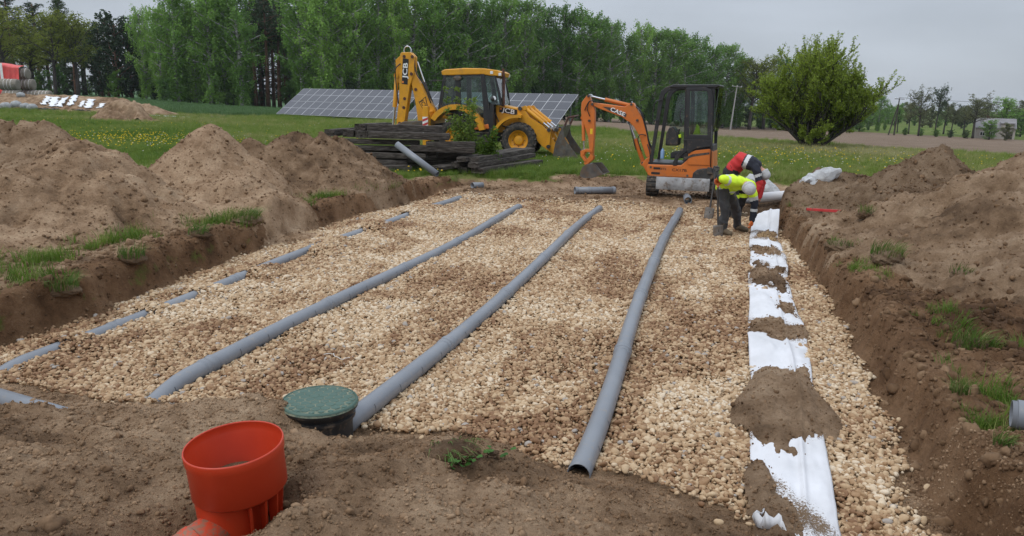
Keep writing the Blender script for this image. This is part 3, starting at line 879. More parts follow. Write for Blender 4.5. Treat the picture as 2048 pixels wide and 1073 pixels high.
mb = MB(); mb.lathe([(RB - .008, -.222), (.12, -.25), (.095, -.28), (.0001, -.285)], 40); mb.build('floor_channel', M_ORGM, och, 50)
mb = MB(); mb.lathe([(.0001, -.168), (.08, -.170), (.12, -.176), (.15, -.20), (.15, -.24)], 30, M=Matrix.Translation((-.02, .03, 0))); mb.build('soil_inside', M_SOIL, och, 60)
for a in (-70, -48, -26, -4, 18, 40):
    mb = MB(); c, s_ = math.cos(rad(a)), math.sin(rad(a))
    Mx = Matrix.Rotation(rad(a), 4, 'Z')
    mb.prism([(.140, -.45), (.165, -.45), (.196, -.225), (.140, -.225)], -.006, .006, M=Mx); mb.build('fin', M_ORG, och)
# pipe stub towards the lower left
mb = MB(); dv = Vector((-.70, -.66, -.10)).normalized(); st = Vector((-.06, -.06, -.365))
mb.tube([st, st + dv * .17, st + dv * .175, st + dv * .205, st + dv * .21, st + dv * .27, st + dv * .272, st + dv * .285, st + dv * .288, st + dv * .32], [.092, .092, .098, .098, .094, .094, .100, .100, .094, .094], 36, cap=False)
so = mb.build('pipe_stub', M_ORGM, och, 45); so.modifiers.new('t', 'SOLIDIFY').thickness = .006
mb = MB(); q = st + dv * .30; mb.tube([q, q + dv * .004], .088, 36); mb.build('stub_plug', M_ORG, och, 45)

# ------------------------------------------------------------------ bags, roll, red level, string
t = NT('plastic_film')
p_ = t.objpos()
t.bump(t.noise(p_, 7, 6, .7, 1.5), 1.0, .05)
t.set((.72, .74, .76, 1), .22)
tr = t.new('ShaderNodeBsdfTransparent'); mx = t.new('ShaderNodeMixShader')
t.put(mx.inputs[0], t.mr(t.noise(p_, 3, 5, .7), .35, .7, .55, .92))
t.l.new(tr.outputs[0], mx.inputs[1]); t.l.new(t.bsdf.outputs[0], mx.inputs[2]); t.l.new(mx.outputs[0], t.out.inputs['Surface'])
M_FILM = t.mat
def blob(name, pts, rs, mat, label, cat, group=None, seed=0, amp=.12, flat=.6, n=26):
    """crumpled bag along a path"""
    mb = MB(); mb.tube(pts, rs, n, cap=True)
    me = bpy.data.meshes.new(name); me.from_pydata(mb.v, [], mb.f); me.update()
    co = np.empty(len(me.vertices) * 3); me.vertices.foreach_get('co', co); co = co.reshape(-1, 3)
    c0 = co.mean(0)
    nz = fbm(co[:, 0] * 5 + co[:, 2] * 4, co[:, 1] * 5 - co[:, 2] * 3, 4, seed)[:, None]
    nz2 = np.abs(fbm(co[:, 0] * 11 - co[:, 2] * 9, co[:, 1] * 11 + co[:, 2] * 7, 3, seed + 5))[:, None]
    nrm = np.empty(len(co) * 3); me.vertex_normals.foreach_get('vector', nrm)
    co = co + nrm.reshape(-1, 3) * (nz * amp - nz2 * amp * .9)
    me.vertices.foreach_set('co', co.astype(np.float32).ravel()); me.update()
    o = mesh_obj(name, me, mat, smooth=60)
    return tag(o, label, cat, group)
def path(a, b, n, bow=(0, 0, 0)):
    a, b, w = Vector(a), Vector(b), Vector(bow)
    return [a.lerp(b, i / n) + w * math.sin(math.pi * i / n) for i in range(n + 1)]
def prof_r(n, r, e0=.15, e1=.1, p=.6): return [r * max(e0 if i < n / 2 else e1, math.sin(math.pi * (.04 + .92 * i / n)) ** p) for i in range(n + 1)]
def surf_z(x, y):
    z = gz(x, y)
    for V, o in HEAPS:
        d = (V[:, 0] - x) ** 2 + (V[:, 1] - y) ** 2; i = np.argmin(d)
        if d[i] < .01: z = max(z, float(V[i, 2]))
    return z
g0 = gz(5.45, 16.0)
blob('plastic_bag', path((5.02, 16.25, g0 + .62), (5.85, 16.1, g0 + .10), 14, (.1, 0, .02)), prof_r(14, .20, .1, .6), M_FILM, 'upright wedge-shaped bag of white plastic film behind the bent workers', 'plastic bag', seed=600)
blob('plastic_bag', path((5.55, 15.0, surf_z(5.55, 15.0) + .12), (6.45, 14.75, surf_z(6.45, 14.75) + .16), 16, (0, 0, .04)), prof_r(16, .20, .3, .25), M_FILM, 'long clear plastic bag lying against the dark soil heap', 'plastic bag', seed=620)
mb = MB(); a, b = Vector((5.1, 15.6, surf_z(5.1, 15.6) + .12)), Vector((5.78, 15.3, surf_z(5.78, 15.3) + .12))
mb.tube([a, b], .105, 28); rl = mb.build('fabric_roll', M_GEO, None, 50); tag(rl, 'roll of white fabric lying between the two plastic bags', 'fabric roll')
loose_pipe('loose_pipe', onz(4.75, 16.6, .06), onz(5.5, 16.3, .06), .055, 'thin grey pipe on the ground behind the workers by the bags')
M_RED = plain('red_paint', (.52, .045, .045), .45, dirt=.12)
a, b = Vector((5.07, 12.71, surf_z(5.07, 12.71) + .05)), Vector((5.36, 11.80, surf_z(5.36, 11.80) + .02))
lv = empty('spirit_level', a, 0, 'long red bar lying on the soil bank right of the pit', 'spirit level')
d = b - a; L = d.length
lv.rotation_mode = 'QUATERNION'; lv.rotation_quaternion = d.to_track_quat('X', 'Z')
MB().box((L / 2, 0, 0), (L, .026, .045)).build('bar', M_RED, lv, None, .004)
for q in (0, L): MB().box((q, 0, 0), (.014, .030, .049)).build('end_cap', M_BLK, lv, None, .003)
M_STR = plain('white_string', (.7, .68, .64), .8)
for k, (u0, v0, lb) in enumerate(((-3.25, 5.62, 'thin white string curled on the gravel between the second and third pipe'), (.22, 5.55, 'thin white string on the gravel left of the largest sand pile'))):
    pts = []
    for i in range(14):
        uu_, vv_ = u0 + i * .022 + .02 * math.sin(i * .9 + k), v0 + .05 * math.sin(i * .55 + k * 2) + (.02 * i if k else 0)
        x, y = uv2xy(uu_, vv_); pts.append((x, y, float(gravel_top_s([uu_], [vv_])[0]) + .018 + .006 * math.sin(i * 2.)))
    mb = MB(); mb.tube(pts, .0028, 6); tag(mb.build('string', M_STR, None, 180), lb, 'string')

# ------------------------------------------------------------------ upturned sods
def blades(name, n, spread, h, mat, parent, seed, lean=(0, 0, 0), w=.006, segs=3, droop=.6, base=None):
    """a bunch of grass blades as one mesh"""
    r = np.random.default_rng(seed)
    vs, fs = [], []
    for i in range(n):
        a, q = r.uniform(0, 6.28), spread * math.sqrt(r.random())
        bx, by = q * math.cos(a), q * math.sin(a)
        bz = base(bx, by) if base else 0.0
        hh = h * r.uniform(.55, 1.15)
        da = a + r.normal(0, .9); out = r.uniform(.15, 1) * droop
        dx, dy = math.cos(da) * out + lean[0], math.sin(da) * out + lean[1]
        sx, sy = -math.sin(da), math.cos(da)
        ww = w * r.uniform(.6, 1.3)
        b0 = len(vs)
        for k in range(segs + 1):
            f = k / segs
            cx, cy = bx + dx * hh * f * f, by + dy * hh * f * f
            cz = bz + hh * (f - .35 * out * f * f) + lean[2] * hh * f * f
            e = ww * (1 - f) ** .7 * .5 + .0004
            vs += [(cx - sx * e, cy - sy * e, cz), (cx + sx * e, cy + sy * e, cz)]
        fs += [(b0 + 2 * k, b0 + 2 * k + 1, b0 + 2 * k + 3, b0 + 2 * k + 2) for k in range(segs)]
    me = bpy.data.meshes.new(name); me.from_pydata(vs, [], fs); me.update()
    return mesh_obj(name, me, mat, parent, 180)
def leafmat(name, stops, inst=False, trans=.25):
    t = NT(name)
    r_ = t.at('tint', True) if inst else t.noise(t.pos(), 3.0 if not inst else 1, 4, .7)
    col = t.ramp(r_, stops)
    t.set(col, .6, Specular_IOR_Level=.25)
    tl = t.new('ShaderNodeBsdfTranslucent'); t.l.new(col, tl.inputs[0])
    mx = t.new('ShaderNodeMixShader'); mx.inputs[0].default_value = trans
    t.l.new(t.bsdf.outputs[0], mx.inputs[1]); t.l.new(tl.outputs[0], mx.inputs[2]); t.l.new(mx.outputs[0], t.out.inputs['Surface'])
    return t.mat
M_GRASS = leafmat('grass_blade', [(.3, (.065, .13, .025, 1)), (.5, (.10, .18, .035, 1)), (.62, (.15, .21, .055, 1)), (.75, (.28, .25, .11, 1))])
M_DRYGRASS = leafmat('dry_grass', [(.35, (.20, .16, .07, 1)), (.6, (.33, .28, .13, 1))])
M_ROOT = plain('root', (.17, .10, .055), .9)
M_HERB = leafmat('herb_leaf', [(.35, (.04, .11, .02, 1)), (.65, (.08, .19, .035, 1))])
def lump_mesh(name, r, mat, parent, seed, amp=.3, sub=4, loc=(0, 0, 0)):
    bm = bmesh.new(); bmesh.ops.create_icosphere(bm, subdivisions=sub, radius=1)
    C_ = np.array([v.co for v in bm.verts])
    n = fbm(C_[:, 0] * 1.5 + C_[:, 2] * 1.3 + seed, C_[:, 1] * 1.5 - C_[:, 2] * 1.1, 4, seed) * amp
    n = n + amp * .5 * fbm(C_[:, 0] * 6 + C_[:, 2] * 5 + seed, C_[:, 1] * 6 - C_[:, 2] * 4, 3, seed + 2)
    for v, k in zip(bm.verts, n):
        c = v.co
        v.co = Vector((c.x * r[0], c.y * r[1], c.z * r[2])) * (1 + float(k))
    me = bpy.data.meshes.new(name); bm.to_mesh(me); bm.free()
    o = mesh_obj(name, me, mat, parent, 180); o.location = loc
    return o
def sod(x, y, label, r=(.12, .09, .06), seed=0, nb=60, h=.16, lean=(0, -.5, -.2), roots=True, dz=.04, leaves=0, w=.006, dry=.2):
    root = empty('grass_sod', (x, y, surf_z(x, y) + dz), random.uniform(0, 1), label, 'grass sod', 'sods of turf thrown up round the pit')
    lump_mesh('soil_ball', r, M_DARK, root, seed)
    if roots:
        mb = MB(); rr = random.Random(seed)
        for i in range(90):
            a = rr.uniform(0, 6.28); p = Vector((r[0] * math.cos(a) * rr.uniform(.3, .9), r[1] * math.sin(a) * rr.uniform(.3, .9), r[2] * .4)); pts = [p]
            d = Vector((math.cos(a), math.sin(a), rr.uniform(-.2, .9)))
            for k in range(5):
                d = (d + Vector((rr.gauss(0, .5), rr.gauss(0, .5), rr.gauss(-.15, .4)))).normalized(); pts.append(pts[-1] + d * rr.uniform(.012, .03))
            mb.tube(pts, [.0022, .002, .0017, .0014, .001, .0006], 4, cap=False)
        mb.build('roots', M_ROOT, root)['kind'] = 'stuff'
    if nb:
        b = blades('grass_blades', nb, max(r[0], r[1]) * .9, h, M_GRASS, root, seed, lean, w=w); b['kind'] = 'stuff'; b.location.z = r[2] * .4
        if dry: d_ = blades('dry_blades', int(nb * dry), max(r[0], r[1]) * .9, h, M_DRYGRASS, root, seed + 1, lean, w=w); d_['kind'] = 'stuff'; d_.location.z = r[2] * .4
    for k in range(leaves):
        rr = random.Random(seed * 7 + k); mb = MB()
        a = rr.uniform(0, 6.28); q = Vector((rr.uniform(-.06, .1), -r[1] * rr.uniform(.7, 1.5), rr.uniform(-.01, .05)))
        L_, W_ = rr.uniform(.025, .045), rr.uniform(.012, .02)
        Mx = Matrix.Translation(q) @ Euler((rr.uniform(-.7, .3), rr.uniform(-.5, .5), a)).to_matrix().to_4x4()
        prof = [(0, 0), (.3, .7), (.6, 1), (.85, .6), (1, 0)]
        vs = [(f * L_, 0, .006 * math.sin(f * 3)) for f, g in prof] + [(f * L_, g * W_, .005) for f, g in prof[1:-1]] + [(f * L_, -g * W_, .005) for f, g in prof[1:-1]]
        mb.add(vs, [(0, 1, 5), (1, 2, 6, 5), (2, 3, 7, 6), (3, 4, 7), (0, 8, 1), (1, 8, 9, 2), (2, 9, 10, 3), (3, 10, 4)], M=Mx)
        mb.build('leaf', M_HERB, root, 180)
    return root
def uvp(u, v): return uv2xy(u, v)
sod(*uvp(-1.30, 3.62), 'upturned sod with a beard of roots and green leaves in the foreground soil', (.16, .11, .07), 31, 40, .14, (.1, -.9, -.5), leaves=22, dz=.075)
sod(*uvp(-1.10, 3.74), 'small leafy weed on the foreground soil right of the bearded sod', (.035, .03, .012), 32, 0, .1, roots=False, leaves=9, dz=.03)
for (u, v, lb, r, nb, h) in (
    (2.10, 9.75, 'large turf sod with long green and yellow grass, middle of the right bank', (.24, .17, .10), 150, .22),
    (1.72, 10.75, 'round mossy sod with short grass near the red bar', (.20, .15, .09), 110, .10),
    (2.20, 6.75, 'thick green tussock with drooping yellow blades on the right bank', (.17, .14, .10), 130, .20),
    (2.75, 9.15, 'dark sod half buried in the flank of the big right heap', (.13, .10, .07), 40, .16),
    (2.25, 12.1, 'brown tuft hanging on the slope right of the red bar', (.14, .10, .07), 70, .18),
    (1.75, 14.6, 'small tuft of grass at the foot of the low dark heap', (.10, .08, .05), 60, .15),
    (1.78, 5.55, 'loose tuft of thin grass beside the thick grey pipe end', (.07, .06, .03), 50, .20),
    (1.72, 4.55, 'dark green tuft under the thick grey pipe end', (.06, .05, .03), 50, .12)):
    sod(*uvp(u, v), lb, r, int(u * 100 + v * 10), nb, h, (-.35, -.45, -.1), roots=False, dz=-.03, w=.009, dry=.25)
for (u, v, lb, r, nb, h) in (
    (-6.42, 6.9, 'turf sod drooping over the dark hollow in the left pit wall', (.16, .12, .06), 120, .26),
    (-6.25, 5.75, 'turf sod hanging over the gravel spill at the left pit corner', (.18, .13, .06), 150, .28),
    (-6.62, 8.3, 'turf clump hanging over the left pit wall midway', (.15, .12, .06), 110, .22),
    (-6.75, 9.6, 'bushy turf clump at the right end of the left grass strip', (.2, .15, .08), 170, .26)):
    sod(*uvp(u, v), lb, r, int(-u * 100 + v * 10), nb, h, (.35, -.45, -.25), roots=False, dz=-.01, w=.009, dry=.12)

crumbs()
# ------------------------------------------------------------------ lettering
def text_mesh(txt, name, mat, parent, Mx, size=1.0, bold=.02, ext=.002, sx=1.0):
    cu = bpy.data.curves.new(name, 'FONT'); cu.body = txt; cu.size = size; cu.align_x = 'CENTER'; cu.align_y = 'CENTER'
    cu.offset = bold * size; cu.extrude = ext; cu.resolution_u = 4
    tmp = bpy.data.objects.new(name, cu)
    me = bpy.data.meshes.new_from_object(tmp)
    bpy.data.objects.remove(tmp); bpy.data.curves.remove(cu)
    me.transform(Mx @ Matrix.Diagonal((sx, 1, 1, 1)))
    me.materials.clear()
    return mesh_obj(name, me, mat, parent)
def face_xz(x, y, z, ang=0.0, flip=False):
    """text plane on a side facing -y (or +y), turned by ang in that plane"""
    B = Matrix(((1, 0, 0, 0), (0, 0, -1, 0), (0, 1, 0, 0), (0, 0, 0, 1)))
    if flip: B = Matrix.Rotation(math.pi, 4, 'Z') @ B
    return Matrix.Translation((x, y, z)) @ B @ Matrix.Rotation(ang, 4, 'Z')

def paint(name, c, rough=.4, wear=.25, rust=(.07, .035, .018, 1), grime=(.17, .12, .075, 1)):
    """machine paint with chips, rust and dust"""
    t = NT(name); p = t.objpos()
    a = tuple(x * .86 for x in c) + (1,); b = tuple(min(1, x * 1.1) for x in c) + (1,)
    col = t.ramp(t.noise(p, 2.2, 5, .6), [(.3, a), (.7, b)])
    g = t.mr(t.noise(p, 3.3, 8, .72), .52, .75, 0, .55)
    col = t.mix(g, col, grime)
    w = t.mr(t.noise(p, 9, 9, .78), .70 - wear * .14, .74 - wear * .12)
    col = t.mix(w, col, rust)
    t.set(col, t.math('ADD', rough, t.math('MULTIPLY', g, .5)))
    return t.mat
M_YEL = paint('yellow_paint', (.66, .30, .012), .38, .45)
M_OR = paint('orange_paint', (.58, .155, .022), .4, .35)
M_DKM = plain('dark_metal', (.035, .034, .034), .6, var=.4, dirt=.3)
M_STEEL = plain('worn_steel', (.11, .10, .09), .55, .35, var=.45, scale=4, dirt=.45)
M_CHROME = plain('chrome_rod', (.62, .62, .63), .18, 1.0, var=.05)
M_RUBBER = plain('tyre_rubber', (.028, .027, .026), .85, var=.3, scale=8, dirt=.42, dirtc=(.13, .10, .07, 1))
M_CABBLK = plain('black_cab_paint', (.020, .020, .022), .42, var=.3, dirt=.1)
M_HOSE = plain('hydraulic_hose', (.014, .014, .015), .5)
M_WHITE = plain('white_decal', (.78, .78, .76), .5)
M_DECALB = plain('black_decal', (.014, .013, .013), .45)
M_DECALO = plain('orange_decal', (.7, .2, .03), .45)
M_RUSTP = plain('rusty_exhaust', (.085, .035, .025), .8, var=.5, scale=9)
M_SEAT = plain('seat_fabric', (.03, .03, .032), .9)
M_LAMP = plain('lamp_glass', (.75, .76, .76), .15)
t = NT('cab_glass')
gl = t.new('ShaderNodeBsdfGlossy'); gl.inputs['Roughness'].default_value = .03; gl.inputs['Color'].default_value = (1, 1, 1, 1)
tr = t.new('ShaderNodeBsdfTransparent'); tr.inputs[0].default_value = (.74, .83, .80, 1)
fr = t.new('ShaderNodeFresnel'); fr.inputs[0].default_value = 1.5
mx = t.new('ShaderNodeMixShader'); t.put(mx.inputs[0], t.math('ADD', fr.outputs[0], t.mr(t.noise(t.objpos(), 4, 6, .7), .45, .8, 0, .05)))
t.l.new(tr.outputs[0], mx.inputs[1]); t.l.new(gl.outputs[0], mx.inputs[2]); t.l.new(mx.outputs[0], t.out.inputs['Surface'])
M_GLASS = t.mat

def tyre_wheel(name, parent, loc, R, W, rim_r, side, mat_rim, lugs=20):
    """side: -1 outer face towards -y"""
    root = empty(name, loc); root.parent = parent
    mb = MB(); B = Matrix.Rotation(rad(90), 4, 'X')
    h = W / 2
    mb.lathe([(rim_r, -h * .72), (rim_r + .03, -h * .86), (rim_r + (R - rim_r) * .5, -h), (R - .07, -h * .93), (R - .035, -h * .75), (R - .03, 0), (R - .035, h * .75), (R - .07, h * .93), (rim_r + (R - rim_r) * .5, h), (rim_r + .03, h * .86), (rim_r, h * .72)], 44, M=B)
    for k in range(lugs):
        for s in (-1, 1):
            a = 2 * math.pi * (k + (.5 if s > 0 else 0)) / lugs
            Mx = B @ Matrix.Rotation(a, 4, 'Z') @ Matrix.Translation((R - .022, 0, s * h * .50)) @ Matrix.Rotation(s * rad(38), 4, 'X')
            mb.box((0, 0, 0), (.052, .05, h * 1.15), M=Mx, taper=.9)
    mb.build('tyre', M_RUBBER, root, 35)
    mb = MB()
    o = side * -1  # lathe z runs along -y after B for +z? keep symmetric dish on both faces
    prof = [(rim_r + .004, -h * .80), (rim_r - .012, -h * .78), (rim_r - .03, -h * .5), (rim_r - .05, -h * .30), (rim_r * .55, -h * .12), (rim_r * .48, -h * .30), (rim_r * .42, -h * .45), (rim_r * .30, -h * .50), (.0005, -h * .52)]
    Mf = B if side > 0 else Matrix.Rotation(math.pi, 4, 'Z') @ B
    Mf = Matrix.Rotation(0 if side < 0 else math.pi, 4, 'Z') @ Matrix.Rotation(rad(-90), 4, 'X')
    mb.lathe(prof, 36, M=Mf)
    mb.build('rim', mat_rim, root, 35)
    for k in range(8):
        a = 2 * math.pi * k / 8
        m2 = MB(); c = Mf @ Vector((rim_r * .62 * math.cos(a), rim_r * .62 * math.sin(a), -h * .17)); d = Mf.to_3x3() @ Vector((0, 0, -.025))
        m2.cyl(c, c + d, .016, 6); m2.build('wheel_nut', M_DKM, root)
    return root

def cylinder(parent, a, b, r, mat, frac=.55, rod=None, eye=True):
    """hydraulic ram from a (barrel) to b (rod)"""
    a, b = Vector(a), Vector(b); d = (b - a).normalized(); L = (b - a).length
    mb = MB(); mb.tube([a, a + d * .02, a + d * (L * frac - .03), a + d * (L * frac - .029), a + d * L * frac], [r * .8, r, r, r * 1.14, r * 1.14], 16)
    if eye: mb.cyl(a + Vector((0, -r * 1.2, 0)), a + Vector((0, r * 1.2, 0)), r * 1.25, 12)
    ram = mb.build('ram', mat, parent, 40)
    mb = MB(); mb.tube([a + d * L * frac * .98, b], rod or r * .5, 14)
    if eye: mb.cyl(b + Vector((0, -r * 1.1, 0)), b + Vector((0, r * 1.1, 0)), r * 1.1, 12)
    mb.build('ram_rod', M_CHROME, ram, 40)
    return ram
def pin(parent, x, y0, y1, z, r=.05, mat=None):
    mb = MB(); mb.cyl((x, y0, z), (x, y1, z), r, 14); return mb.build('pivot_pin', mat or M_DKM, parent, 40)
def hose(parent, pts, r=.014, mat=None):
    P = [Vector(p) for p in pts]; Q = []
    for i in range(len(P) - 1):
        a, b, c, d = P[max(i - 1, 0)], P[i], P[i + 1], P[min(i + 2, len(P) - 1)]
        for k in range(5):
            f = k / 5; Q.append(.5 * ((2 * b) + (c - a) * f + (2 * a - 5 * b + 4 * c - d) * f * f + (-a + 3 * b - 3 * c + d) * f ** 3))
    Q.append(P[-1]); mb = MB(); mb.tube(Q, r, 7); return mb.build('hose', mat or M_HOSE, parent, 180)
def bar(parent, name, a, b, w, mat, r=None, n=4):
    mb = MB(); mb.tube([a, b], w, n); return mb.build(name, mat, parent, 40)

# ------------------------------------------------------------------ backhoe loader
# side elevation drawn at 58 units per metre; x forward, z up, -y is the near side
def J(a, b): return ((a - 1037) / 58 + 2.2, (313 + .045 * (a - 1037) - b) / 58.9)
def JP(*pts): return [J(*p) for p in pts]
bh = empty('backhoe_loader', (0, 0, 0), rad(-10), 'yellow backhoe loader parked behind the old timbers, facing the excavator', 'backhoe loader')
_c, _s = math.cos(rad(-10)), math.sin(rad(-10))
_fx, _fy = 2.2, -.78
bh.location = (.14 - (_fx * _c - _fy * _s), 25.75 - (_fx * _s + _fy * _c), gz(-.5, 26) - .03)
for (x, y, s) in ((2.2, -.80, -1), (2.2, .80, 1)): tyre_wheel('front_wheel', bh, (x, y, .60), .61, .40, .335, s, M_YEL)
for (x, y, s) in ((0, -.84, -1), (0, .84, 1)): tyre_wheel('rear_wheel', bh, (x, y, .63), .64, .44, .36, s, M_YEL)
mb = MB(); mb.prism([(-.95, .45), (-.95, 1.05), (-.3, 1.15), (1.0, 1.0), (2.9, 1.0), (3.05, .75), (2.7, .5), (1.2, .5), (.6, .42)], -.42, .42); mb.build('chassis', M_DKM, bh, None, .02)
mb = MB(); mb.cyl((2.2, -.7, .6), (2.2, .7, .6), .09, 14); mb.box((2.2, 0, .62), (.35, .5, .3)); mb.build('front_axle', M_DKM, bh, 40)
mb = MB(); mb.cyl((0, -.75, .63), (0, .75, .63), .11, 14); mb.box((0, 0, .65), (.45, .5, .4)); mb.build('rear_axle', M_DKM, bh, 40)
# bonnet: slopes forward, near side panel
top = JP((984, 207), (1000, 207.5), (1025, 213), (1050, 222), (1075, 236), (1088, 246), (1090, 262), (1060, 262), (1020, 262), (1002, 250), (986, 250))
mb = MB(); mb.prism(top, -.46, .46); bon = mb.build('bonnet', M_YEL, bh, None, .05, 3)
mb = MB(); mb.prism(JP((1071, 240), (1088, 254), (1089, 272), (1074, 266)), -.475, .475); mb.build('grille', M_DKM, bon, None, .01)
mb = MB(); mb.prism(JP((993, 211.5), (1029.5, 217.5), (1028, 228), (992, 221)), -.472, -.463); mb.build('decal_panel', M_DECALB, bon)
x_, z_ = J(1011.5, 219.6); text_mesh('JCB', 'lettering', M_WHITE, bon, face_xz(x_, -.474, z_, rad(-11)), .21, .016, .001, 1.35)
x_, z_ = J(995.5, 214.6); MB().box((x_, -.4735, z_), (.055, .004, .06), rot=(0, rad(11), 0)).build('decal_square', M_DECALO, bon)
# engine bay side, with gaps and pipes
mb = MB(); mb.prism(JP((986, 228), (1005, 234), (1024, 246), (1022, 262), (986, 262)), -.44, -.40); mb.build('engine_plate', M_YEL, bh, None, .01)
mb = MB(); mb.prism(JP((1006, 240), (1018, 243), (1017, 253), (1005, 250)), -.458, -.447); mb.build('white_plate', M_WHITE, bh)
hose(bh, [(.95, -.5, 1.35), (1.25, -.52, 1.5), (1.5, -.52, 1.1), (1.85, -.5, 1.0)], .022)
# front mudguard over the near wheel
def fender(name, cx, cz, r0, r1, a0, a1, y0, y1, mat):
    mb = MB(); pr = []
    n = 14
    outer = [(cx + r1 * math.cos(rad(a0 + (a1 - a0) * k / n)), cz + r1 * math.sin(rad(a0 + (a1 - a0) * k / n))) for k in range(n + 1)]
    inner = [(cx + r0 * math.cos(rad(a0 + (a1 - a0) * k / n)), cz + r0 * math.sin(rad(a0 + (a1 - a0) * k / n))) for k in range(n + 1)]
    vs, fs = [], []
    for o_, i_ in zip(outer, inner): vs += [(o_[0], y0, o_[1]), (o_[0], y1, o_[1]), (i_[0], y1, i_[1]), (i_[0], y0, i_[1])]
    for k in range(n):
        b = 4 * k
        for j in range(4): fs.append((b + j, b + (j + 1) % 4, b + 4 + (j + 1) % 4, b + 4 + j))
    fs += [(0, 3, 2, 1), (4 * n, 4 * n + 1, 4 * n + 2, 4 * n + 3)]
    return mb.add(vs, fs).build(name, mat, bh, 40)
for s in (-1, 1):
    fender('front_mudguard', 2.16, .56, .80, .90, 82, 172, s * 1.0, s * .58, M_YEL)
    fender('rear_mudguard', .02, .72, .86, 1.04, 12, 148, s * 1.08, s * .52, M_YEL)
# cab
cab = empty('cab', (0, 0, 0)); cab.parent = bh
rf = JP((876.5, 138), (884, 134.5), (925, 133), (965, 135), (990, 139), (999, 143), (995, 151), (975, 149.5), (960, 146.5), (884, 146.5), (879, 146))
mb = MB(); mb.prism(rf, -.82, .82); roof = mb.build('roof', M_YEL, cab, None, .035, 3)
for y in (-.70, .70):
    for (a, b) in ((979.5, 143.5), (996, 147.5)):
        x_, z_ = J(a, b); mb = MB(); mb.box((x_, y - .12 * (1 if y > 0 else -1) * 0 - (.115 if y < 0 else -.115), z_), (.10, .03, .10)); mb.build('work_light', M_LAMP, roof, None, .012)
def post(pts, w, name='cab_post'):
    for s in (-1, 1):
        mb = MB(); mb.prism(JP(*pts), s * .80 - w / 2, s * .80 + w / 2); mb.build(name, M_CABBLK, cab, None, .008)
post([(881, 146), (887, 146), (876, 222), (869, 222)], .05)
post([(906, 146), (917, 146), (918, 226), (908, 226)], .05)
post([(957, 146), (965, 146), (972, 190), (977, 215), (977, 262), (963, 262), (964, 215)], .06)
post([(984, 149), (988, 150), (998, 185), (1001, 208), (997, 208), (992, 180)], .04)
mb = MB(); mb.prism(JP((880, 143), (990, 146), (990, 151), (880, 149)), -.79, .79); mb.build('roof_frame', M_CABBLK, cab)
for s in (-1, 1):
    mb = MB(); mb.prism(JP((870, 217), (915, 224), (938, 226), (966, 262), (985, 262), (985, 205), (978, 205), (976, 245), (968, 246), (944, 218), (910, 215)), s * .80 - .03, s * .80 + .03); mb.build('lower_cab_panel', M_CABBLK, cab, None, .006)
mb = MB(); mb.prism(JP((880, 224), (975, 262), (985, 262), (985, 225), (960, 222), (915, 228)), -.7, .7); mb.build('cab_floor', M_DKM, cab)
def pane(name, pts, y0, y1):
    mb = MB(); mb.prism(JP(*pts), y0, y1); return mb.build(name, M_GLASS, cab)
for s in (-1, 1):
    pane('rear_side_window', [(888, 149), (907, 149), (909, 214), (877, 215)], s * .803 - .004, s * .803 + .004)
    pane('door_window', [(917, 149), (957, 149), (964, 213), (966, 243), (945, 216), (919, 214)], s * .803 - .004, s * .803 + .004)
    pane('front_side_window', [(966, 150), (985, 151), (997, 190), (999, 206), (979, 206), (973, 190)], s * .803 - .004, s * .803 + .004)
pane('windscreen', [(986, 151), (988, 151), (1000.5, 206), (998.5, 206)], -.75, .75)
pane('rear_window', [(882, 149), (884, 149), (873.5, 216), (871.5, 216)], -.75, .75)
# door grab, seat, wheel
mb = MB(); mb.box((.05, 0, 1.55), (.5, .5, .14)); mb.box((-.18, 0, 1.95), (.14, .48, .75), rot=(0, rad(-8), 0)); mb.build('seat', M_SEAT, cab, None, .03)
sx_, sz_ = J(958, 206); mb = MB()
mb.tube([Vector((sx_ - .2 * math.cos(a) * .8, .2 * math.sin(a), sz_ + .2 * math.cos(a) * .55)) for a in np.linspace(0, 2 * math.pi, 25)], .016, 8, cap=False); mb.tube([(sx_, 0, sz_), (sx_ + .2, 0, sz_ - .45)], .03, 8); mb.build('steering_wheel', M_DKM, cab, 60)
mb = MB(); mb.prism(JP((962, 200), (985, 205), (985, 240), (958, 240)), -.35, .35); mb.build('dashboard', M_DKM, cab, None, .03)
x_, z_ = J(955, 234); text_mesh('JCB', 'door_lettering', M_YEL, cab, face_xz(x_, -.834, z_, rad(-16)), .2, .012, .001, 1.2)
mb = MB(); x_, z_ = J(912, 152.5); mb.lathe([(.0005, -.01), (.11, -.008), (.125, 0), (.11, .012), (.0005, .02)], 24, M=Matrix.Translation((x_, -.92, z_)) @ Matrix.Rotation(rad(90), 4, 'X') @ Matrix.Diagonal((1.15, .6, 1, 1))); mb.build('round_mirror', M_STEEL, cab, 40)
mb = MB(); x_, z_ = J(886, 160); mb.box((x_ - .36, -.85, z_ + .05), (.34, .16, .035)); mb.tube([(x_ - .2, -.84, z_ + .05), (x_ + .05, -.82, z_ + .08)], .012, 6); mb.build('rear_mirror', M_DKM, cab, None, .008)
mb = MB(); mb.tube([(1.62, -.85, 1.75), (1.62, -.93, 2.05), (1.60, -.93, 2.35), (1.56, -.84, 2.5)], .016, 8); mb.build('mirror_arm', M_DKM, cab, 180)
mb = MB(); x_, z_ = J(983, 193); mb.lathe([(.0005, 0), (.07, .005), (.085, .03), (.07, .11), (.02, .14), (.0005, .145)], 20, M=Matrix.Translation((x_ + .06, -.9, z_)) @ Matrix.Rotation(rad(-115), 4, 'Y')); mb.build('headlamp', M_DKM, cab, 40)
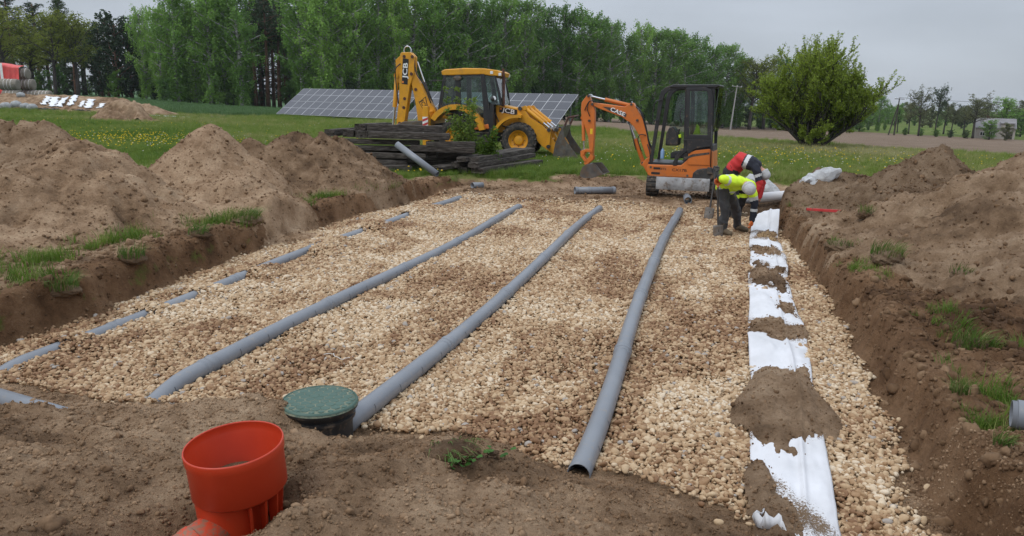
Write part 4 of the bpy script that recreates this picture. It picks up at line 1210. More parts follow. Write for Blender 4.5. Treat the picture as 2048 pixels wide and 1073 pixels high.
mb = MB(); mb.lathe([(.0005, -.004), (.075, 0), (.0005, .01)], 20, M=Matrix.Translation((x_ + .065, -.905, z_)) @ Matrix.Rotation(rad(65), 4, 'Y') @ Matrix.Rotation(rad(40), 4, 'X')); mb.build('headlamp_lens', M_LAMP, cab, 40)
# exhaust
mb = MB(); mb.tube([(1.58, -.56, 1.72), (1.58, -.56, 2.72), (1.575, -.56, 2.76), (1.56, -.56, 2.98)], [.055, .055, .045, .042], 16); mb.build('exhaust_pipe', M_RUSTP, bh, 40)
# tank, steps, orange box
mb = MB(); mb.prism(JP((946, 262), (988, 262), (986, 302), (946, 302)), -.80, -.45); mb.build('fuel_tank', M_DKM, bh, None, .04)
mb = MB(); mb.prism(JP((948, 259), (976, 260), (976, 263), (948, 262)), -.86, -.5); mb.build('step', M_STEEL, bh)
mb = MB(); mb.prism(JP((946, 246), (968, 245), (975, 243), (977, 254), (946, 256)), -.84, -.6); mb.build('toolbox', M_OR, bh, None, .03)
# loader arms, rams, links and shovel
armp = JP((1030, 213), (1041, 211), (1047, 219), (1056, 232), (1082, 249), (1096, 263), (1103, 276), (1116, 292), (1110, 309), (1102, 304), (1082, 290), (1056, 262), (1042, 246), (1033, 236))
for s in (-1, 1):
    mb = MB(); mb.prism(armp, s * .62 - .06, s * .62 + .06); mb.build('loader_arm', M_YEL, bh, None, .015)
    for off in (.0, .16):
        a = J(1046 + off * 40, 214); b = J(1098 + off * 40, 256)
        cylinder(bh, (a[0], s * (.62 - off), a[1]), (b[0], s * (.62 - off), b[1]), .062, M_YEL, .72, .034)
    mb = MB(); mb.prism(JP((1094, 255), (1101, 256), (1098, 291), (1091, 291)), s * .72 - .03, s * .72 + .03); mb.build('tilt_link', M_YEL, bh, None, .01)
    mb = MB(); mb.prism(JP((1104, 258), (1110, 257), (1130, 290), (1124, 294)), s * .5 - .03, s * .5 + .03); mb.build('tilt_lever', M_YEL, bh, None, .01)
    for (a, b) in ((1037, 215), (1037, 231), (1096, 258), (1096, 291), (1110, 258)):
        x_, z_ = J(a, b); pin(bh, x_, s * .79, s * .5, z_, .065)
mb = MB(); x_, z_ = J(1096, 280); mb.cyl((x_, -.56, z_), (x_, .56, z_), .07, 14); mb.build('arm_tube', M_YEL, bh, 40)
sh = [(0, .10), (.06, .5), (.18, .85), (.30, 1.12), (.36, 1.12), (.27, .82), (.16, .5), (.14, .18), (.34, .06), (.95, .02), (.95, -.01), (.3, 0), (.08, .02)]
bx0 = J(1108, 310)[0]
mb = MB(); mb.prism([(bx0 + x, z + .02) for x, z in sh], -1.12, 1.12); shov = mb.build('front_shovel', M_STEEL, bh, None, .01)
for s in (-1, 1):
    mb = MB(); mb.prism([(bx0 + x, z + .02) for x, z in ((.02, .08), (.14, .55), (.30, 1.05), (.38, .72), (.62, .40), (.94, .0), (.1, .0))], s * 1.13 - .015, s * 1.13 + .015); mb.build('shovel_side', M_STEEL, shov, None, .006)
for k in range(7):
    mb = MB(); y = -1.02 + k * .34; mb.prism([(bx0 + .80, .0), (bx0 + 1.12, .02), (bx0 + .80, .085)], y - .05, y + .05); mb.build('shovel_tooth', M_STEEL, shov)
mb = MB()
mb.tube([(bx0 + .33, -.9, 1.1), (bx0 + .46, -.9, 1.42), (bx0 + .62, -.88, 1.45), (bx0 + .62, .88, 1.45), (bx0 + .46, .9, 1.42), (bx0 + .33, .9, 1.1)], .035, 8); mb.build('spill_guard', M_RUSTP, shov, 40)
# backhoe on the tail
YB = -.45
mb = MB(); mb.box((-.98, 0, .95), (.16, 1.9, .9)); mb.box((-1.02, 0, 1.42), (.22, 2.0, .14)); mb.box((-1.02, 0, .55), (.22, 2.0, .14)); mb.build('rear_frame', M_YEL, bh, None, .015)
mb = MB(); mb.prism([(-.9, .6), (-1.28, .6), (-1.32, 1.45), (-.9, 1.55)], YB - .16, YB + .16); mb.build('kingpost', M_YEL, bh, None, .02)
boom = JP((812, 137), (818, 137), (839, 180), (861, 213), (862, 222), (855, 236), (845, 236), (824, 236), (819, 200), (812, 166), (808, 150))
mb = MB(); mb.prism(boom, YB - .13, YB + .13); bo = mb.build('boom', M_YEL, bh, None, .025)
mb = MB(); mb.prism(JP((826.5, 198), (841, 186.5), (845.5, 208), (838, 218)), YB - .139, YB - .131); mb.build('decal_border', M_DECALB, bo)
mb = MB(); mb.prism(JP((828.2, 198.8), (840, 189), (843.8, 207.5), (837.6, 215.3)), YB - .142, YB - .1385); mb.build('decal_panel', M_YEL, bo)
x_, z_ = J(836.3, 202.5); text_mesh('JCB', 'lettering', M_DECALB, bo, face_xz(x_, YB - .143, z_, rad(-62)), .2, .018, .001, 1.0)
dip = JP((789, 99), (793, 97.5), (810, 98), (818.5, 107), (817.5, 140), (808, 166), (797, 234), (789, 246), (781, 249), (779, 235), (785, 190), (786, 145), (787, 120))
mb = MB(); mb.prism(dip, YB - .17, YB - .03); mb.prism([(x - .0, z) for x, z in dip], YB + .03, YB + .17); mb.prism(JP((789, 99), (810, 98), (806, 130), (797, 200), (788, 200), (787, 120)), YB - .05, YB + .05); di = mb.build('dipper', M_YEL, bh, None, .02)
mb = MB(); mb.prism(JP((794.2, 109.5), (806.5, 111.5), (803.5, 162), (791.3, 160)), YB - .179, YB - .171); mb.build('decal_panel', M_DECALB, di)
x_, z_ = J(799.3, 133.5); text_mesh('JCB', 'lettering', M_WHITE, di, face_xz(x_, YB - .181, z_, rad(86)), .235, .02, .001, 1.42)
x_, z_ = J(793.8, 156.5); MB().box((x_, YB - .180, z_), (.06, .003, .07)).build('decal_square', M_DECALO, di)
mb = MB(); mb.prism(JP((777, 112), (787, 104), (789, 150), (784, 160), (778, 150)), YB - .10, YB + .10); mb.build('bell_crank', M_YEL, bh, None, .015)
a, b = J(779, 143), J(769.5, 249)
cylinder(bh, (a[0], YB - .05, a[1]), (b[0], YB - .05, b[1]), .075, M_YEL, .60, .045)
mb = MB(); a, b = J(818, 116), J(838, 172); mb.tube([(a[0], YB + .18, a[1]), (b[0], YB + .18, b[1])], .03, 12); mb.build('boom_ram_rod', M_CHROME, bh, 40)
mb = MB(); a, b = J(832, 158), J(856, 222); mb.tube([(a[0], YB + .18, a[1]), (b[0], YB + .18, b[1])], .07, 12); mb.build('boom_ram', M_DKM, bh, 40)
for (a, b, w) in ((812, 141, .2), (814, 107, .2), (797, 106, .19), (851, 226, .18), (786, 240, .2), (820, 172, .15), (797, 190, .182), (795, 208, .182)):
    x_, z_ = J(a, b); pin(bh, x_, YB - w, YB + w, z_, .055, M_RUSTP)
mb = MB(); x_, z_ = J(801, 96); mb.tube([Vector((x_ + .13 * math.cos(a), YB, z_ + .02 + .16 * math.sin(a))) for a in np.linspace(-.3, math.pi + .3, 14)], .022, 8); mb.build('lifting_shackle', M_CHROME, bh, 60)
hose(bh, [J(817, 112)[:1] + (YB - .12,) + J(817, 112)[1:], J(822, 140)[:1] + (YB - .16,) + J(822, 140)[1:], J(838, 165)[:1] + (YB - .14,) + J(838, 165)[1:], J(852, 200)[:1] + (YB - .16,) + J(852, 200)[1:]], .022)
hose(bh, [J(789, 120)[:1] + (YB - .18,) + J(789, 120)[1:], J(780, 130)[:1] + (YB - .24,) + J(780, 130)[1:], J(779, 150)[:1] + (YB - .2,) + J(779, 150)[1:], J(784, 200)[:1] + (YB - .19,) + J(784, 200)[1:]], .02)
bk = JP((779, 245), (788, 240), (800, 236), (842, 235), (846, 251), (840, 262), (812, 268), (790, 262))
mb = MB(); mb.prism(bk, YB - .45, YB + .45); mb.build('backhoe_bucket', M_STEEL, bh, None, .02)
mb = MB(); mb.prism(JP((770, 246), (784, 238), (790, 250), (778, 258)), YB - .12, YB + .12); mb.build('bucket_link', M_YEL, bh, None, .01)
for s in (-1, 1):
    mb = MB(); mb.box((-1.05, s * .98, 1.0), (.20, .20, 1.35)); leg = mb.build('stabiliser', M_YEL, bh, None, .015)
    for k in range(4):
        if s > 0: break
        mb = MB(); zc_ = .72 + k * .16; mb.prism([(-1.145, zc_ - .06), (-1.145, zc_ + .02), (-.955, zc_ + .10), (-.955, zc_ + .02)], s * 1.082 - .003, s * 1.082 + .003); mb.build('red_stripe', M_RED, leg)
    if s < 0: MB().box((-1.05, -1.081, .98), (.196, .003, .66)).build('white_board', M_WHITE, leg)
    mb = MB(); mb.box((-1.05, s * .98, .22), (.12, .12, .4)); mb.box((-1.05, s * .98, .03), (.34, .34, .05)); mb.build('stabiliser_foot', M_STEEL, leg)

# ------------------------------------------------------------------ mini excavator
EX = Vector((4.02, 17.6, 0)); EX.z = gz(4.02, 17.6) + .01
ex = empty('mini_excavator', EX, 0, 'orange mini excavator with black cab standing at the back of the pit', 'mini excavator')
lo = empty('undercarriage', (0, 0, 0)); lo.parent = ex; lo.rotation_euler.z = rad(-14)
up_ = empty('upper_body', (0, 0, 0)); up_.parent = ex; up_.rotation_euler.z = rad(-21)
def E(a, b): return ((a - 1368 - .075 * (394 - b)) / 87.5, (394 + .02 * (a - 1370) - b) / 87.5)
def EP(*pts): return [E(*p) for p in pts]
M_TRACK = plain('track_rubber', (.035, .033, .031), .85, var=.35, dirt=.45, dirtc=(.15, .11, .075, 1))
# tracks run away from the viewer along y
for s in (-1, 1):
    cx = s * .70
    mb = MB(); n = 14; r = .225; L = 1.15
    prof = [(L / 2 - r + r * math.cos(a) + .0, r + r * math.sin(a)) for a in np.linspace(-math.pi / 2, math.pi / 2, n)] + [(-L / 2 + r + r * math.cos(a), r + r * math.sin(a)) for a in np.linspace(math.pi / 2, 3 * math.pi / 2, n)]
    R90 = Matrix.Rotation(rad(90), 4, 'Z')
    mb.prism(prof, -.13, .13, M=Matrix.Translation((cx, .0, .015)) @ R90)
    per = []
    for i in range(len(prof)):
        a, b = Vector((prof[i][0], 0, prof[i][1])), Vector((prof[(i + 1) % len(prof)][0], 0, prof[(i + 1) % len(prof)][1])); k = max(1, int((b - a).length / .06))
        per += [a.lerp(b, j / k) for j in range(k)]
    acc = 0; last = None
    for p in per:
        if last is not None and (p - last).length < .085: continue
        last = p; c0 = Vector((max(-L / 2 + r, min(L / 2 - r, p.x)), 0, r)); nr = (p - c0).normalized()
        if abs(p.x) < L / 2 - r: nr = Vector((0, 0, 1 if p.z > r else -1))
        ang = math.atan2(nr.x, nr.z)
        for sx in (-.065, .065):
            mb.box((0, 0, 0), (.05, .115, .04), M=Matrix.Translation((cx, 0, .015)) @ R90 @ Matrix.Translation((p.x, sx, p.z)) @ Matrix.Rotation(ang, 4, 'Y'))
    mb.build('track', M_TRACK, lo, 40)
mb = MB(); mb.box((0, 0, .34), (1.2, .6, .2)); mb.cyl((0, 0, .42), (0, 0, .56), .30, 24); mb.build('track_frame', M_DKM, lo, None, .01)
M_BLADE = plain('scraped_steel', (.36, .36, .36), .5, .3, var=.35, scale=5, dirt=.3)
mb = MB(); mb.prism([(-.63, .18), (-.66, .30), (-.62, .47), (-.59, .47), (-.63, .30), (-.60, .18)], -.60, .60, M=Matrix.Rotation(rad(90), 4, 'Z')); mb.build('dozer_blade', M_BLADE, lo, None, .006)
for s in (-1, 1): bar(lo, 'blade_arm', (s * .3, -.6, .30), (s * .3, -.1, .32), .045, M_OR)
# upper body: x here runs along the machine towards the tail, near side is -y
W = .52
mb = MB(); mb.prism(EP((1304, 333), (1306, 329), (1372, 329), (1380, 322), (1392, 309), (1408, 300), (1430, 296), (1434, 300), (1434, 354), (1310, 354), (1304, 350)), -W, W); deck = mb.build('deck', M_OR, up_, None, .025, 3)
mb = MB(); mb.prism(EP((1394, 353), (1396, 343), (1404, 336), (1416, 333), (1436, 333), (1437, 352), (1430, 357), (1396, 357)), -W - .012, W + .012); mb.build('counterweight', M_DKM, up_, None, .03, 3)
mb = MB(); mb.prism(EP((1386.5, 327), (1387, 304), (1402, 298.5), (1429, 295), (1429, 327.5)), -W - .018, -W - .006); pn = mb.build('side_panel', M_OR, up_, None, .008)
mb = MB(); mb.prism(EP((1373, 321), (1382, 312), (1396, 306), (1428, 301.5), (1428, 305.5), (1396, 311), (1384, 316)), -W - .0225, -W - .0185); mb.build('dark_swoosh', M_DKM, pn)
x_, z_ = E(1369, 339); text_mesh('CX17B', 'lettering', M_DECALB, up_, face_xz(x_, -W - .003, z_), .085, .012, .001, 1.35)
x_, z_ = E(1337, 337.5); text_mesh('ZTS', 'lettering', M_DECALB, up_, face_xz(x_, -W - .003, z_), .065, .008, .001, 1.2)
x_, z_ = E(1324, 336.5); MB().box((x_, -W - .002, z_), (.16, .004, .05)).build('worn_decal', M_DECALB, up_)
x_, z_ = E(1321, 346.5); MB().box((x_, -W - .002, z_), (.20, .004, .05)).build('worn_decal', M_DECALB, up_)
for (a, b) in ((1311.5, 334.5), (1385, 349)):
    x_, z_ = E(a, b); mb = MB(); mb.cyl((x_, -W - .012, z_), (x_, -W + .02, z_), .026, 16); mb.build('deck_bolt', M_STEEL, up_, 40)
# cab shell
def cabbar(name, pts, y, w=.05, mat=None):
    mb = MB(); mb.prism(EP(*pts), y - w / 2, y + w / 2); return mb.build(name, mat or M_CABBLK, up_, None, .01)
arch = [(1308, 329), (1314, 329), (1337, 200), (1341, 190), (1348, 183.5), (1358, 180.5), (1436, 180.5), (1436, 173), (1352, 173), (1341, 177), (1333, 185), (1329, 197)]
for y in (-.48, .48): cabbar('front_arch', arch, y)
for y in (-.48, .48):
    cabbar('door_post', [(1381, 178), (1388, 178), (1386, 330), (1376, 330)], y, .055)
    cabbar('rear_post', [(1430, 178), (1438, 178), (1433, 298), (1427, 298)], y, .05)
mb = MB(); mb.prism(EP((1350, 174), (1358, 171), (1446, 171.5), (1447, 175), (1440, 178), (1352, 178)), -.53, .53); mb.build('cab_roof', M_CABBLK, up_, None, .02)
mb = MB(); mb.prism(EP((1306, 324), (1380, 326), (1380, 330), (1306, 329)), -.5, .5); mb.build('cab_floor', M_CABBLK, up_, None, .006)
# open door folded against the rear half, frame round a pane
df = [((1384, 180), (1391, 180), (1389, 272), (1382, 272)), ((1384, 177.5), (1424, 177.5), (1424, 184), (1384, 184)), ((1422, 178), (1431, 181), (1435, 195), (1433, 272), (1424, 272), (1425, 195)), ((1382, 268), (1433, 268), (1433, 277), (1381, 277)), ((1376, 277), (1433, 277), (1431, 290), (1400, 296), (1388, 306), (1384, 300), (1384, 281))]
for k, d_ in enumerate(df): cabbar(('door_frame', 'door_frame', 'door_frame', 'door_rail', 'door_panel')[k], d_, -.545 + .002 * k, .035)
mb = MB(); mb.prism(EP((1390, 183), (1424, 183), (1424, 268), (1388, 268)), -.552, -.546); mb.build('door_window', M_GLASS, up_)
mb = MB(); mb.prism(EP((1386, 184), (1428, 184), (1428, 270), (1384, 270)), .478, .484); mb.build('side_window', M_GLASS, up_)
mb = MB(); mb.prism(EP((1346, 188), (1380, 184), (1378, 290), (1330, 290)), .478, .484); mb.build('side_window', M_GLASS, up_)
mb = MB(); mb.prism(EP((1444, 178), (1446, 178), (1436, 262), (1433, 262)), -.5, .5); mb.build('rear_window', M_GLASS, up_)
mb = MB(); mb.prism(EP((1317, 276), (1329, 274), (1323, 318), (1311, 318)), -.47, -.465); mb.build('lower_front_glass', M_GLASS, up_)
mb = MB(); mb.prism(EP((1382, 290), (1434, 288), (1433, 330), (1376, 330)), -.46, .48); mb.build('engine_cover', M_DKM, up_, None, .02)
# kneeling panel left of the swoosh with latch
cabbar('sill_panel', [(1356, 326), (1362, 310), (1374, 297), (1386, 290), (1387, 300), (1376, 306), (1366, 318), (1364, 330), (1356, 330)], -.50, .06)
mb = MB(); x_, z_ = E(1374, 298); mb.cyl((x_, -.54, z_), (x_, -.52, z_), .035, 16); mb.build('latch', M_STEEL, up_, 40)
mb = MB(); mb.prism(EP((1338, 268), (1344, 256), (1352, 253), (1358, 262), (1364, 276), (1362, 292), (1336, 292)), -.2, .2); mb.build('control_console', M_DKM, up_, None, .03)
mb = MB(); mb.prism(EP((1348, 305), (1376, 303), (1378, 316), (1346, 318)), -.22, .25); mb.prism(EP((1372, 304), (1380, 270), (1386, 270), (1382, 306)), -.22, .25); mb.build('seat', M_SEAT, up_, None, .03)
mb = MB(); mb.tube([E(1362, 268)[:1] + (-.25,) + E(1362, 268)[1:], E(1366, 258)[:1] + (-.25,) + E(1366, 258)[1:]], .022, 10); mb.build('joystick', M_BLK, up_, 60)
M_HIVIS = plain('hi_vis_yellow', (.62, .85, .03), .75, var=.1)
mb = MB(); mb.prism(EP((1364, 270), (1369, 268), (1370, 275), (1365, 276)), -.28, -.2); mb.build('hi_vis_rag', M_HIVIS, up_, None, .01)
mb = MB(); mb.prism(EP((1395, 268), (1400, 258), (1403, 247), (1407, 252), (1409, 266)), -.53, -.35); mb.build('hi_vis_jacket', M_HIVIS, up_, None, .02)
M_BOTTLE = plain('blue_bottle', (.22, .35, .55), .2)
mb = MB(); x_, z_ = E(1332, 318); mb.lathe([(.0005, 0), (.045, .005), (.047, .17), (.03, .21), (.016, .23), (.016, .25), (.0005, .251)], 18, M=Matrix.Translation((x_, -.36, z_))); mb.build('water_bottle', M_BOTTLE, up_, 40)
def tubeE(name, pts, y, r, mat, sm=180):
    mb = MB(); Q = [Vector((E(*p)[0], y, E(*p)[1])) for p in pts]; mb.tube(Q, r, 8); return mb.build(name, mat, up_, sm)
tubeE('grab_rail', [(1335, 201), (1324, 203), (1320, 210), (1316, 236), (1320, 242), (1327, 240)], -.53, .012, M_CABBLK)
tubeE('door_handle', [(1378, 217), (1373, 219), (1371, 232), (1374, 246)], -.56, .012, M_CABBLK)
tubeE('rear_stay', [(1433, 250), (1431, 330)], -.56, .012, M_CABBLK)
mb = MB(); mb.prism(EP((1424, 331), (1434, 331), (1434, 345), (1424, 345)), -.56, -.5); mb.build('step_lamp', M_DKM, up_, None, .02)
# boom group in the same side view, centre line slightly nearer than the cab centre
YE = -.10
mb = MB(); mb.prism(EP((1296, 320), (1306, 314), (1310, 322), (1310, 348), (1298, 349), (1292, 338), (1288, 331)), YE - .13, YE + .13); mb.build('swing_post', M_OR, up_, None, .02)
bm_ = EP((1296, 316), (1281.5, 272), (1271, 254.5), (1260.5, 245.5), (1246, 235.5), (1198.5, 219), (1185, 213), (1184, 206.5), (1193, 207), (1230, 211.5), (1253, 214.5), (1264, 208), (1271, 206.5), (1275.5, 215), (1289.5, 238), (1298.5, 272), (1306, 312), (1302, 320))
mb = MB(); mb.prism(bm_, YE - .085, YE + .085); bmo = mb.build('boom', M_OR, up_, None, .018)
mb = MB(); mb.prism(EP((1206, 214.5), (1222, 216), (1257, 229.5), (1254.5, 235.5), (1220, 222.5)), YE - .0925, YE - .0862); mb.build('decal_band', M_DKM, bmo)
x_, z_ = E(1238, 225.3); text_mesh('CASE', 'lettering', M_WHITE, bmo, face_xz(x_, YE - .0935, z_, rad(-20)), .135, .016, .001, 1.2)
ar_ = EP((1158, 222), (1160, 206), (1173, 190.5), (1178, 190.5), (1181, 203), (1188.5, 221), (1187, 260), (1182.5, 307), (1181.5, 320), (1175, 320), (1172.5, 279), (1165, 255), (1158.5, 238))
mb = MB(); mb.prism(ar_, YE - .075, YE + .075); aro = mb.build('dipper_arm', M_OR, up_, None, .018)
x_, z_ = E(1180, 266); MB().box((x_, YE - .077, z_), (.06, .003, .13)).build('warning_sticker', plain('yellow_sticker', (.8, .55, .02), .5), aro)
def ramE(a, b, r, fr, y=YE, mat=None, rod=None):
    A, B_ = E(*a), E(*b); return cylinder(up_, (A[0], y, A[1]), (B_[0], y, B_[1]), r, mat or M_OR, fr, rod)
ramE((1263, 212), (1178, 193), .045, .62)
ramE((1289, 330), (1261, 247), .05, .60)
ramE((1161, 238), (1160.5, 307), .042, .70, YE)
tubeE('ram_guard', [(1262, 250), (1275, 303)], YE - .07, .012, M_DKM)
for (a, b) in ((1184, 210), (1176, 193), (1267, 210), (1261, 247), (1289, 329), (1302, 318), (1279, 242), (1176.5, 244)):
    x_, z_ = E(a, b); pin(up_, x_, YE - .11, YE + .11, z_, .03)
for s in (-1, 1):
    mb = MB(); mb.prism(EP((1155, 308), (1166, 303), (1181, 305), (1181, 310), (1166, 309), (1160, 318), (1168, 328), (1164, 331), (1155, 318)), YE + s * .085 - .014, YE + s * .085 + .014); mb.build('bucket_link', M_OR, up_, None, .006)
    mb = MB(); mb.prism(EP((1161, 334), (1176, 316), (1183, 318), (1182, 325), (1166, 338)), YE + s * .07 - .014, YE + s * .07 + .014); mb.build('bucket_ear', M_OR, up_, None, .006)
bs = EP((1172, 334), (1164, 340), (1159, 350), (1158, 360), (1166, 363), (1184, 363), (1210, 354), (1210, 352.5), (1184, 360), (1168, 360), (1162, 357), (1163.5, 349), (1168, 341.5), (1174, 336.5))
mb = MB(); mb.prism(bs, YE - .30, YE + .30); bks = mb.build('bucket', M_STEEL, up_, None, .004)
for s in (-1, 1):
    mb = MB(); mb.prism(EP((1172, 334), (1164, 340), (1159, 350), (1158, 360), (1166, 363), (1184, 363), (1210, 354), (1203, 345), (1193, 333)), YE + s * .305 - .008, YE + s * .305 + .008); mb.build('bucket_side', M_STEEL, bks, None, .003)
def h3(pts, y): return [(E(*p)[0], y + dy, E(*p)[1]) for p, dy in pts]
hose(up_, h3([((1167, 222), -.03), ((1178, 205), -.08), ((1186, 203), -.06), ((1200, 207), 0)], YE - .06), .012)
hose(up_, h3([((1178, 235), -.03), ((1174, 218), -.06), ((1180, 203), -.04), ((1192, 205), 0)], YE - .07), .011)
for k in range(3): hose(up_, h3([((1274, 214), 0), ((1284, 222), -.02), ((1291, 240), -.01), ((1296, 262), 0), ((1301, 285), -.02), ((1309, 305), 0), ((1306, 325), 0)], YE - .05 + k * .05), .013)
hose(up_, h3([((1287, 305), 0), ((1281, 282), -.05), ((1285, 271), -.04), ((1297, 272), 0)], YE - .1), .011)
hose(up_, h3([((1300, 290), 0), ((1306, 310), -.05), ((1304, 330), -.02)], YE - .12), .012)
# ------------------------------------------------------------------ old railway sleepers
t = NT('weathered_wood')
p_ = t.objpos((1.2, 14, 14))
gr_ = t.noise(p_, 3, 8, .7, .6)
c_ = t.ramp(gr_, [(.30, (.018, .014, .011, 1)), (.45, (.050, .042, .036, 1)), (.58, (.120, .106, .092, 1)), (.74, (.23, .21, .19, 1))])
oi = t.new('ShaderNodeObjectInfo')
c_ = t.mix(t.mr(oi.outputs['Random'], 0, 1, 0, .5), c_, t.mix(1.0, c_, (.55, .5, .46, 1), 'MULTIPLY'))
t.set(c_, .9, Specular_IOR_Level=.2); t.bump(gr_, .8, .02)
M_WOOD = t.mat
def sleeper(a, b, w, h, label, seed, name='railway_sleeper', group='old timber beams stacked on the grass'):
    a, b = Vector(a), Vector(b); L = (b - a).length
    nx, ny, nz = max(8, int(L / .09)), 4, 3
    bm = bmesh.new()
    bmesh.ops.create_cube(bm, size=1)
    bmesh.ops.subdivide_edges(bm, edges=[e for e in bm.edges if abs((e.verts[0].co - e.verts[1].co).x) > .5], cuts=nx)
    bmesh.ops.subdivide_edges(bm, edges=[e for e in bm.edges if abs((e.verts[0].co - e.verts[1].co).y) > .5], cuts=ny)
    bmesh.ops.subdivide_edges(bm, edges=[e for e in bm.edges if abs((e.verts[0].co - e.verts[1].co).z) > .5], cuts=nz)
    C_ = np.array([v.co for v in bm.verts]); X_, Y_, Z_ = C_[:, 0] * L, C_[:, 1] * w, C_[:, 2] * h
    bow = .02 * np.sin(C_[:, 0] * 3 + seed)
    n1 = fbm(X_ * 2.3 + seed * 3.7, C_[:, 1] * 2 + C_[:, 2] * 3 + seed, 3, seed)
    endw = np.clip((np.abs(C_[:, 0]) - .42) / .08, 0, 1)
    n2 = fbm(C_[:, 1] * 7 + seed, C_[:, 2] * 7 + np.sign(C_[:, 0]) * 5, 3, seed + 3)
    crn = ((np.abs(C_[:, 1]) > .45) & (np.abs(C_[:, 2]) > .45))
    k = np.where(crn, .965 + .03 * n1, 1 + .03 * n1) - endw * .06 * np.abs(n1)
    Y_ = Y_ * k + bow; Z_ = Z_ * k + .012 * n1
    X_ = X_ + endw * np.sign(C_[:, 0]) * (.05 * n2)
    for v, x, y, z in zip(bm.verts, X_, Y_, Z_): v.co = (x, y, z)
    me = bpy.data.meshes.new(name); bm.to_mesh(me); bm.free()
    o = mesh_obj(name, me, M_WOOD, smooth=40)
    o.location = (a + b) / 2
    d = (b - a).normalized(); o.rotation_mode = 'QUATERNION'; o.rotation_quaternion = d.to_track_quat('X', 'Z')
    return tag(o, label, 'timber beam', group)
TZ = gz(-3, 20)
def SL(x0, y0, x1, y1, z, w=.30, h=.20, lb='', sd=0, z1=None):
    r = random.Random(sd * 7); j = lambda a: r.uniform(-a, a)
    return sleeper((x0 + j(.12), y0 + j(.09), TZ + z + j(.012)), (x1 + j(.16), y1 + j(.16), TZ + (z if z1 is None else z1) + j(.012)), w * r.uniform(.9, 1.1), h * r.uniform(.88, 1.02), lb, sd)
SL(-3.92, 20.42, -1.84, 20.25, 1.10, lb='topmost long timber beam of the stack, pale and cracked', sd=1)
SL(-4.10, 20.30, -3.95, 22.4, 1.09, lb='short-ended timber beam lying endwise at the top left of the stack', sd=2)
SL(-3.80, 19.98, -1.74, 20.02, .92, h=.19, lb='thick timber beam on the front of the stack just under the topmost one', sd=3)
SL(-4.93, 20.40, -4.5, 22.6, .93, lb='leftmost timber beam end jutting out beside the sand heap', sd=4)
SL(-4.55, 20.30, -4.2, 22.6, .925, lb='second timber beam end from the sand heap, in the jutting row', sd=5)
SL(-4.18, 20.22, -3.95, 22.5, .92, lb='third timber beam end from the sand heap, in the jutting row', sd=6)
SL(-4.60, 20.25, -2.66, 20.1, .745, h=.13, lb='dark timber beam in the shade below the jutting row', sd=7)
SL(-2.45, 19.80, -1.08, 19.88, .735, h=.13, w=.34, lb='flat weathered plank below the sapling, right end of the stack', sd=8)
SL(-2.75, 19.86, -1.06, 19.92, .60, h=.17, lb='timber beam with a splintered end under the flat weathered plank', sd=9)
SL(-4.40, 20.12, -2.4, 20.16, .575, h=.13, lb='dark timber beam midway up the stack behind the leaning pipe', sd=10)
SL(-4.05, 19.90, -2.45, 19.84, .41, h=.13, lb='timber beam crossed by the leaning pipe, low in the stack', sd=11)
SL(-3.70, 19.70, -2.70, 19.66, .245, h=.13, lb='short timber beam second from the bottom beside the sand heap foot', sd=12)
SL(-3.45, 19.55, -2.62, 19.50, .085, h=.18, lb='lowest timber beam of the stack, half in the grass', sd=13)
SL(-4.4, 20.55, -1.4, 20.5, .085, lb='bottom timber beam at the back of the stack', sd=14)
SL(-4.2, 20.5, -1.5, 20.55, .25, lb='dark timber beam one above the ground at the back of the stack', sd=15)
SL(-4.3, 20.53, -1.3, 20.5, .42, lb='dark timber beam under the sapling at the back of the stack', sd=16)
SL(-2.2, 20.2, -1.2, 20.25, .42, h=.18, lb='black timber beam in the hollow under the splintered beam', sd=17)
SL(-1.42, 19.45, .05, 23.1, .37, w=.30, h=.13, lb='long pale plank on top of the low pile reaching to the front wheel', sd=18, z1=.42)
SL(-1.08, 19.55, .42, 23.2, .36, w=.28, h=.13, lb='long pale plank beside the top one, right side of the low pile', sd=19, z1=.42)
SL(-1.15, 19.42, .5, 22.9, .24, w=.34, h=.15, lb='second-layer plank of the low pile, its right edge showing', sd=20, z1=.28)
SL(-.98, 19.4, .7, 22.5, .09, w=.36, h=.15, lb='bottom plank of the low pile at the grass edge', sd=21, z1=.10)
SL(-1.5, 19.38, -.9, 20.9, .23, w=.16, h=.15, lb='small brown block between the low pile layers', sd=22)
SL(-2.02, 19.3, -1.35, 20.6, .15, w=.42, h=.09, lb='wide flat board tilted against the left of the low pile', sd=23, z1=.2)
SL(-1.45, 19.6, -.2, 22.4, .09, w=.3, h=.15, lb='hidden-edge board at the bottom left of the low pile', sd=24)

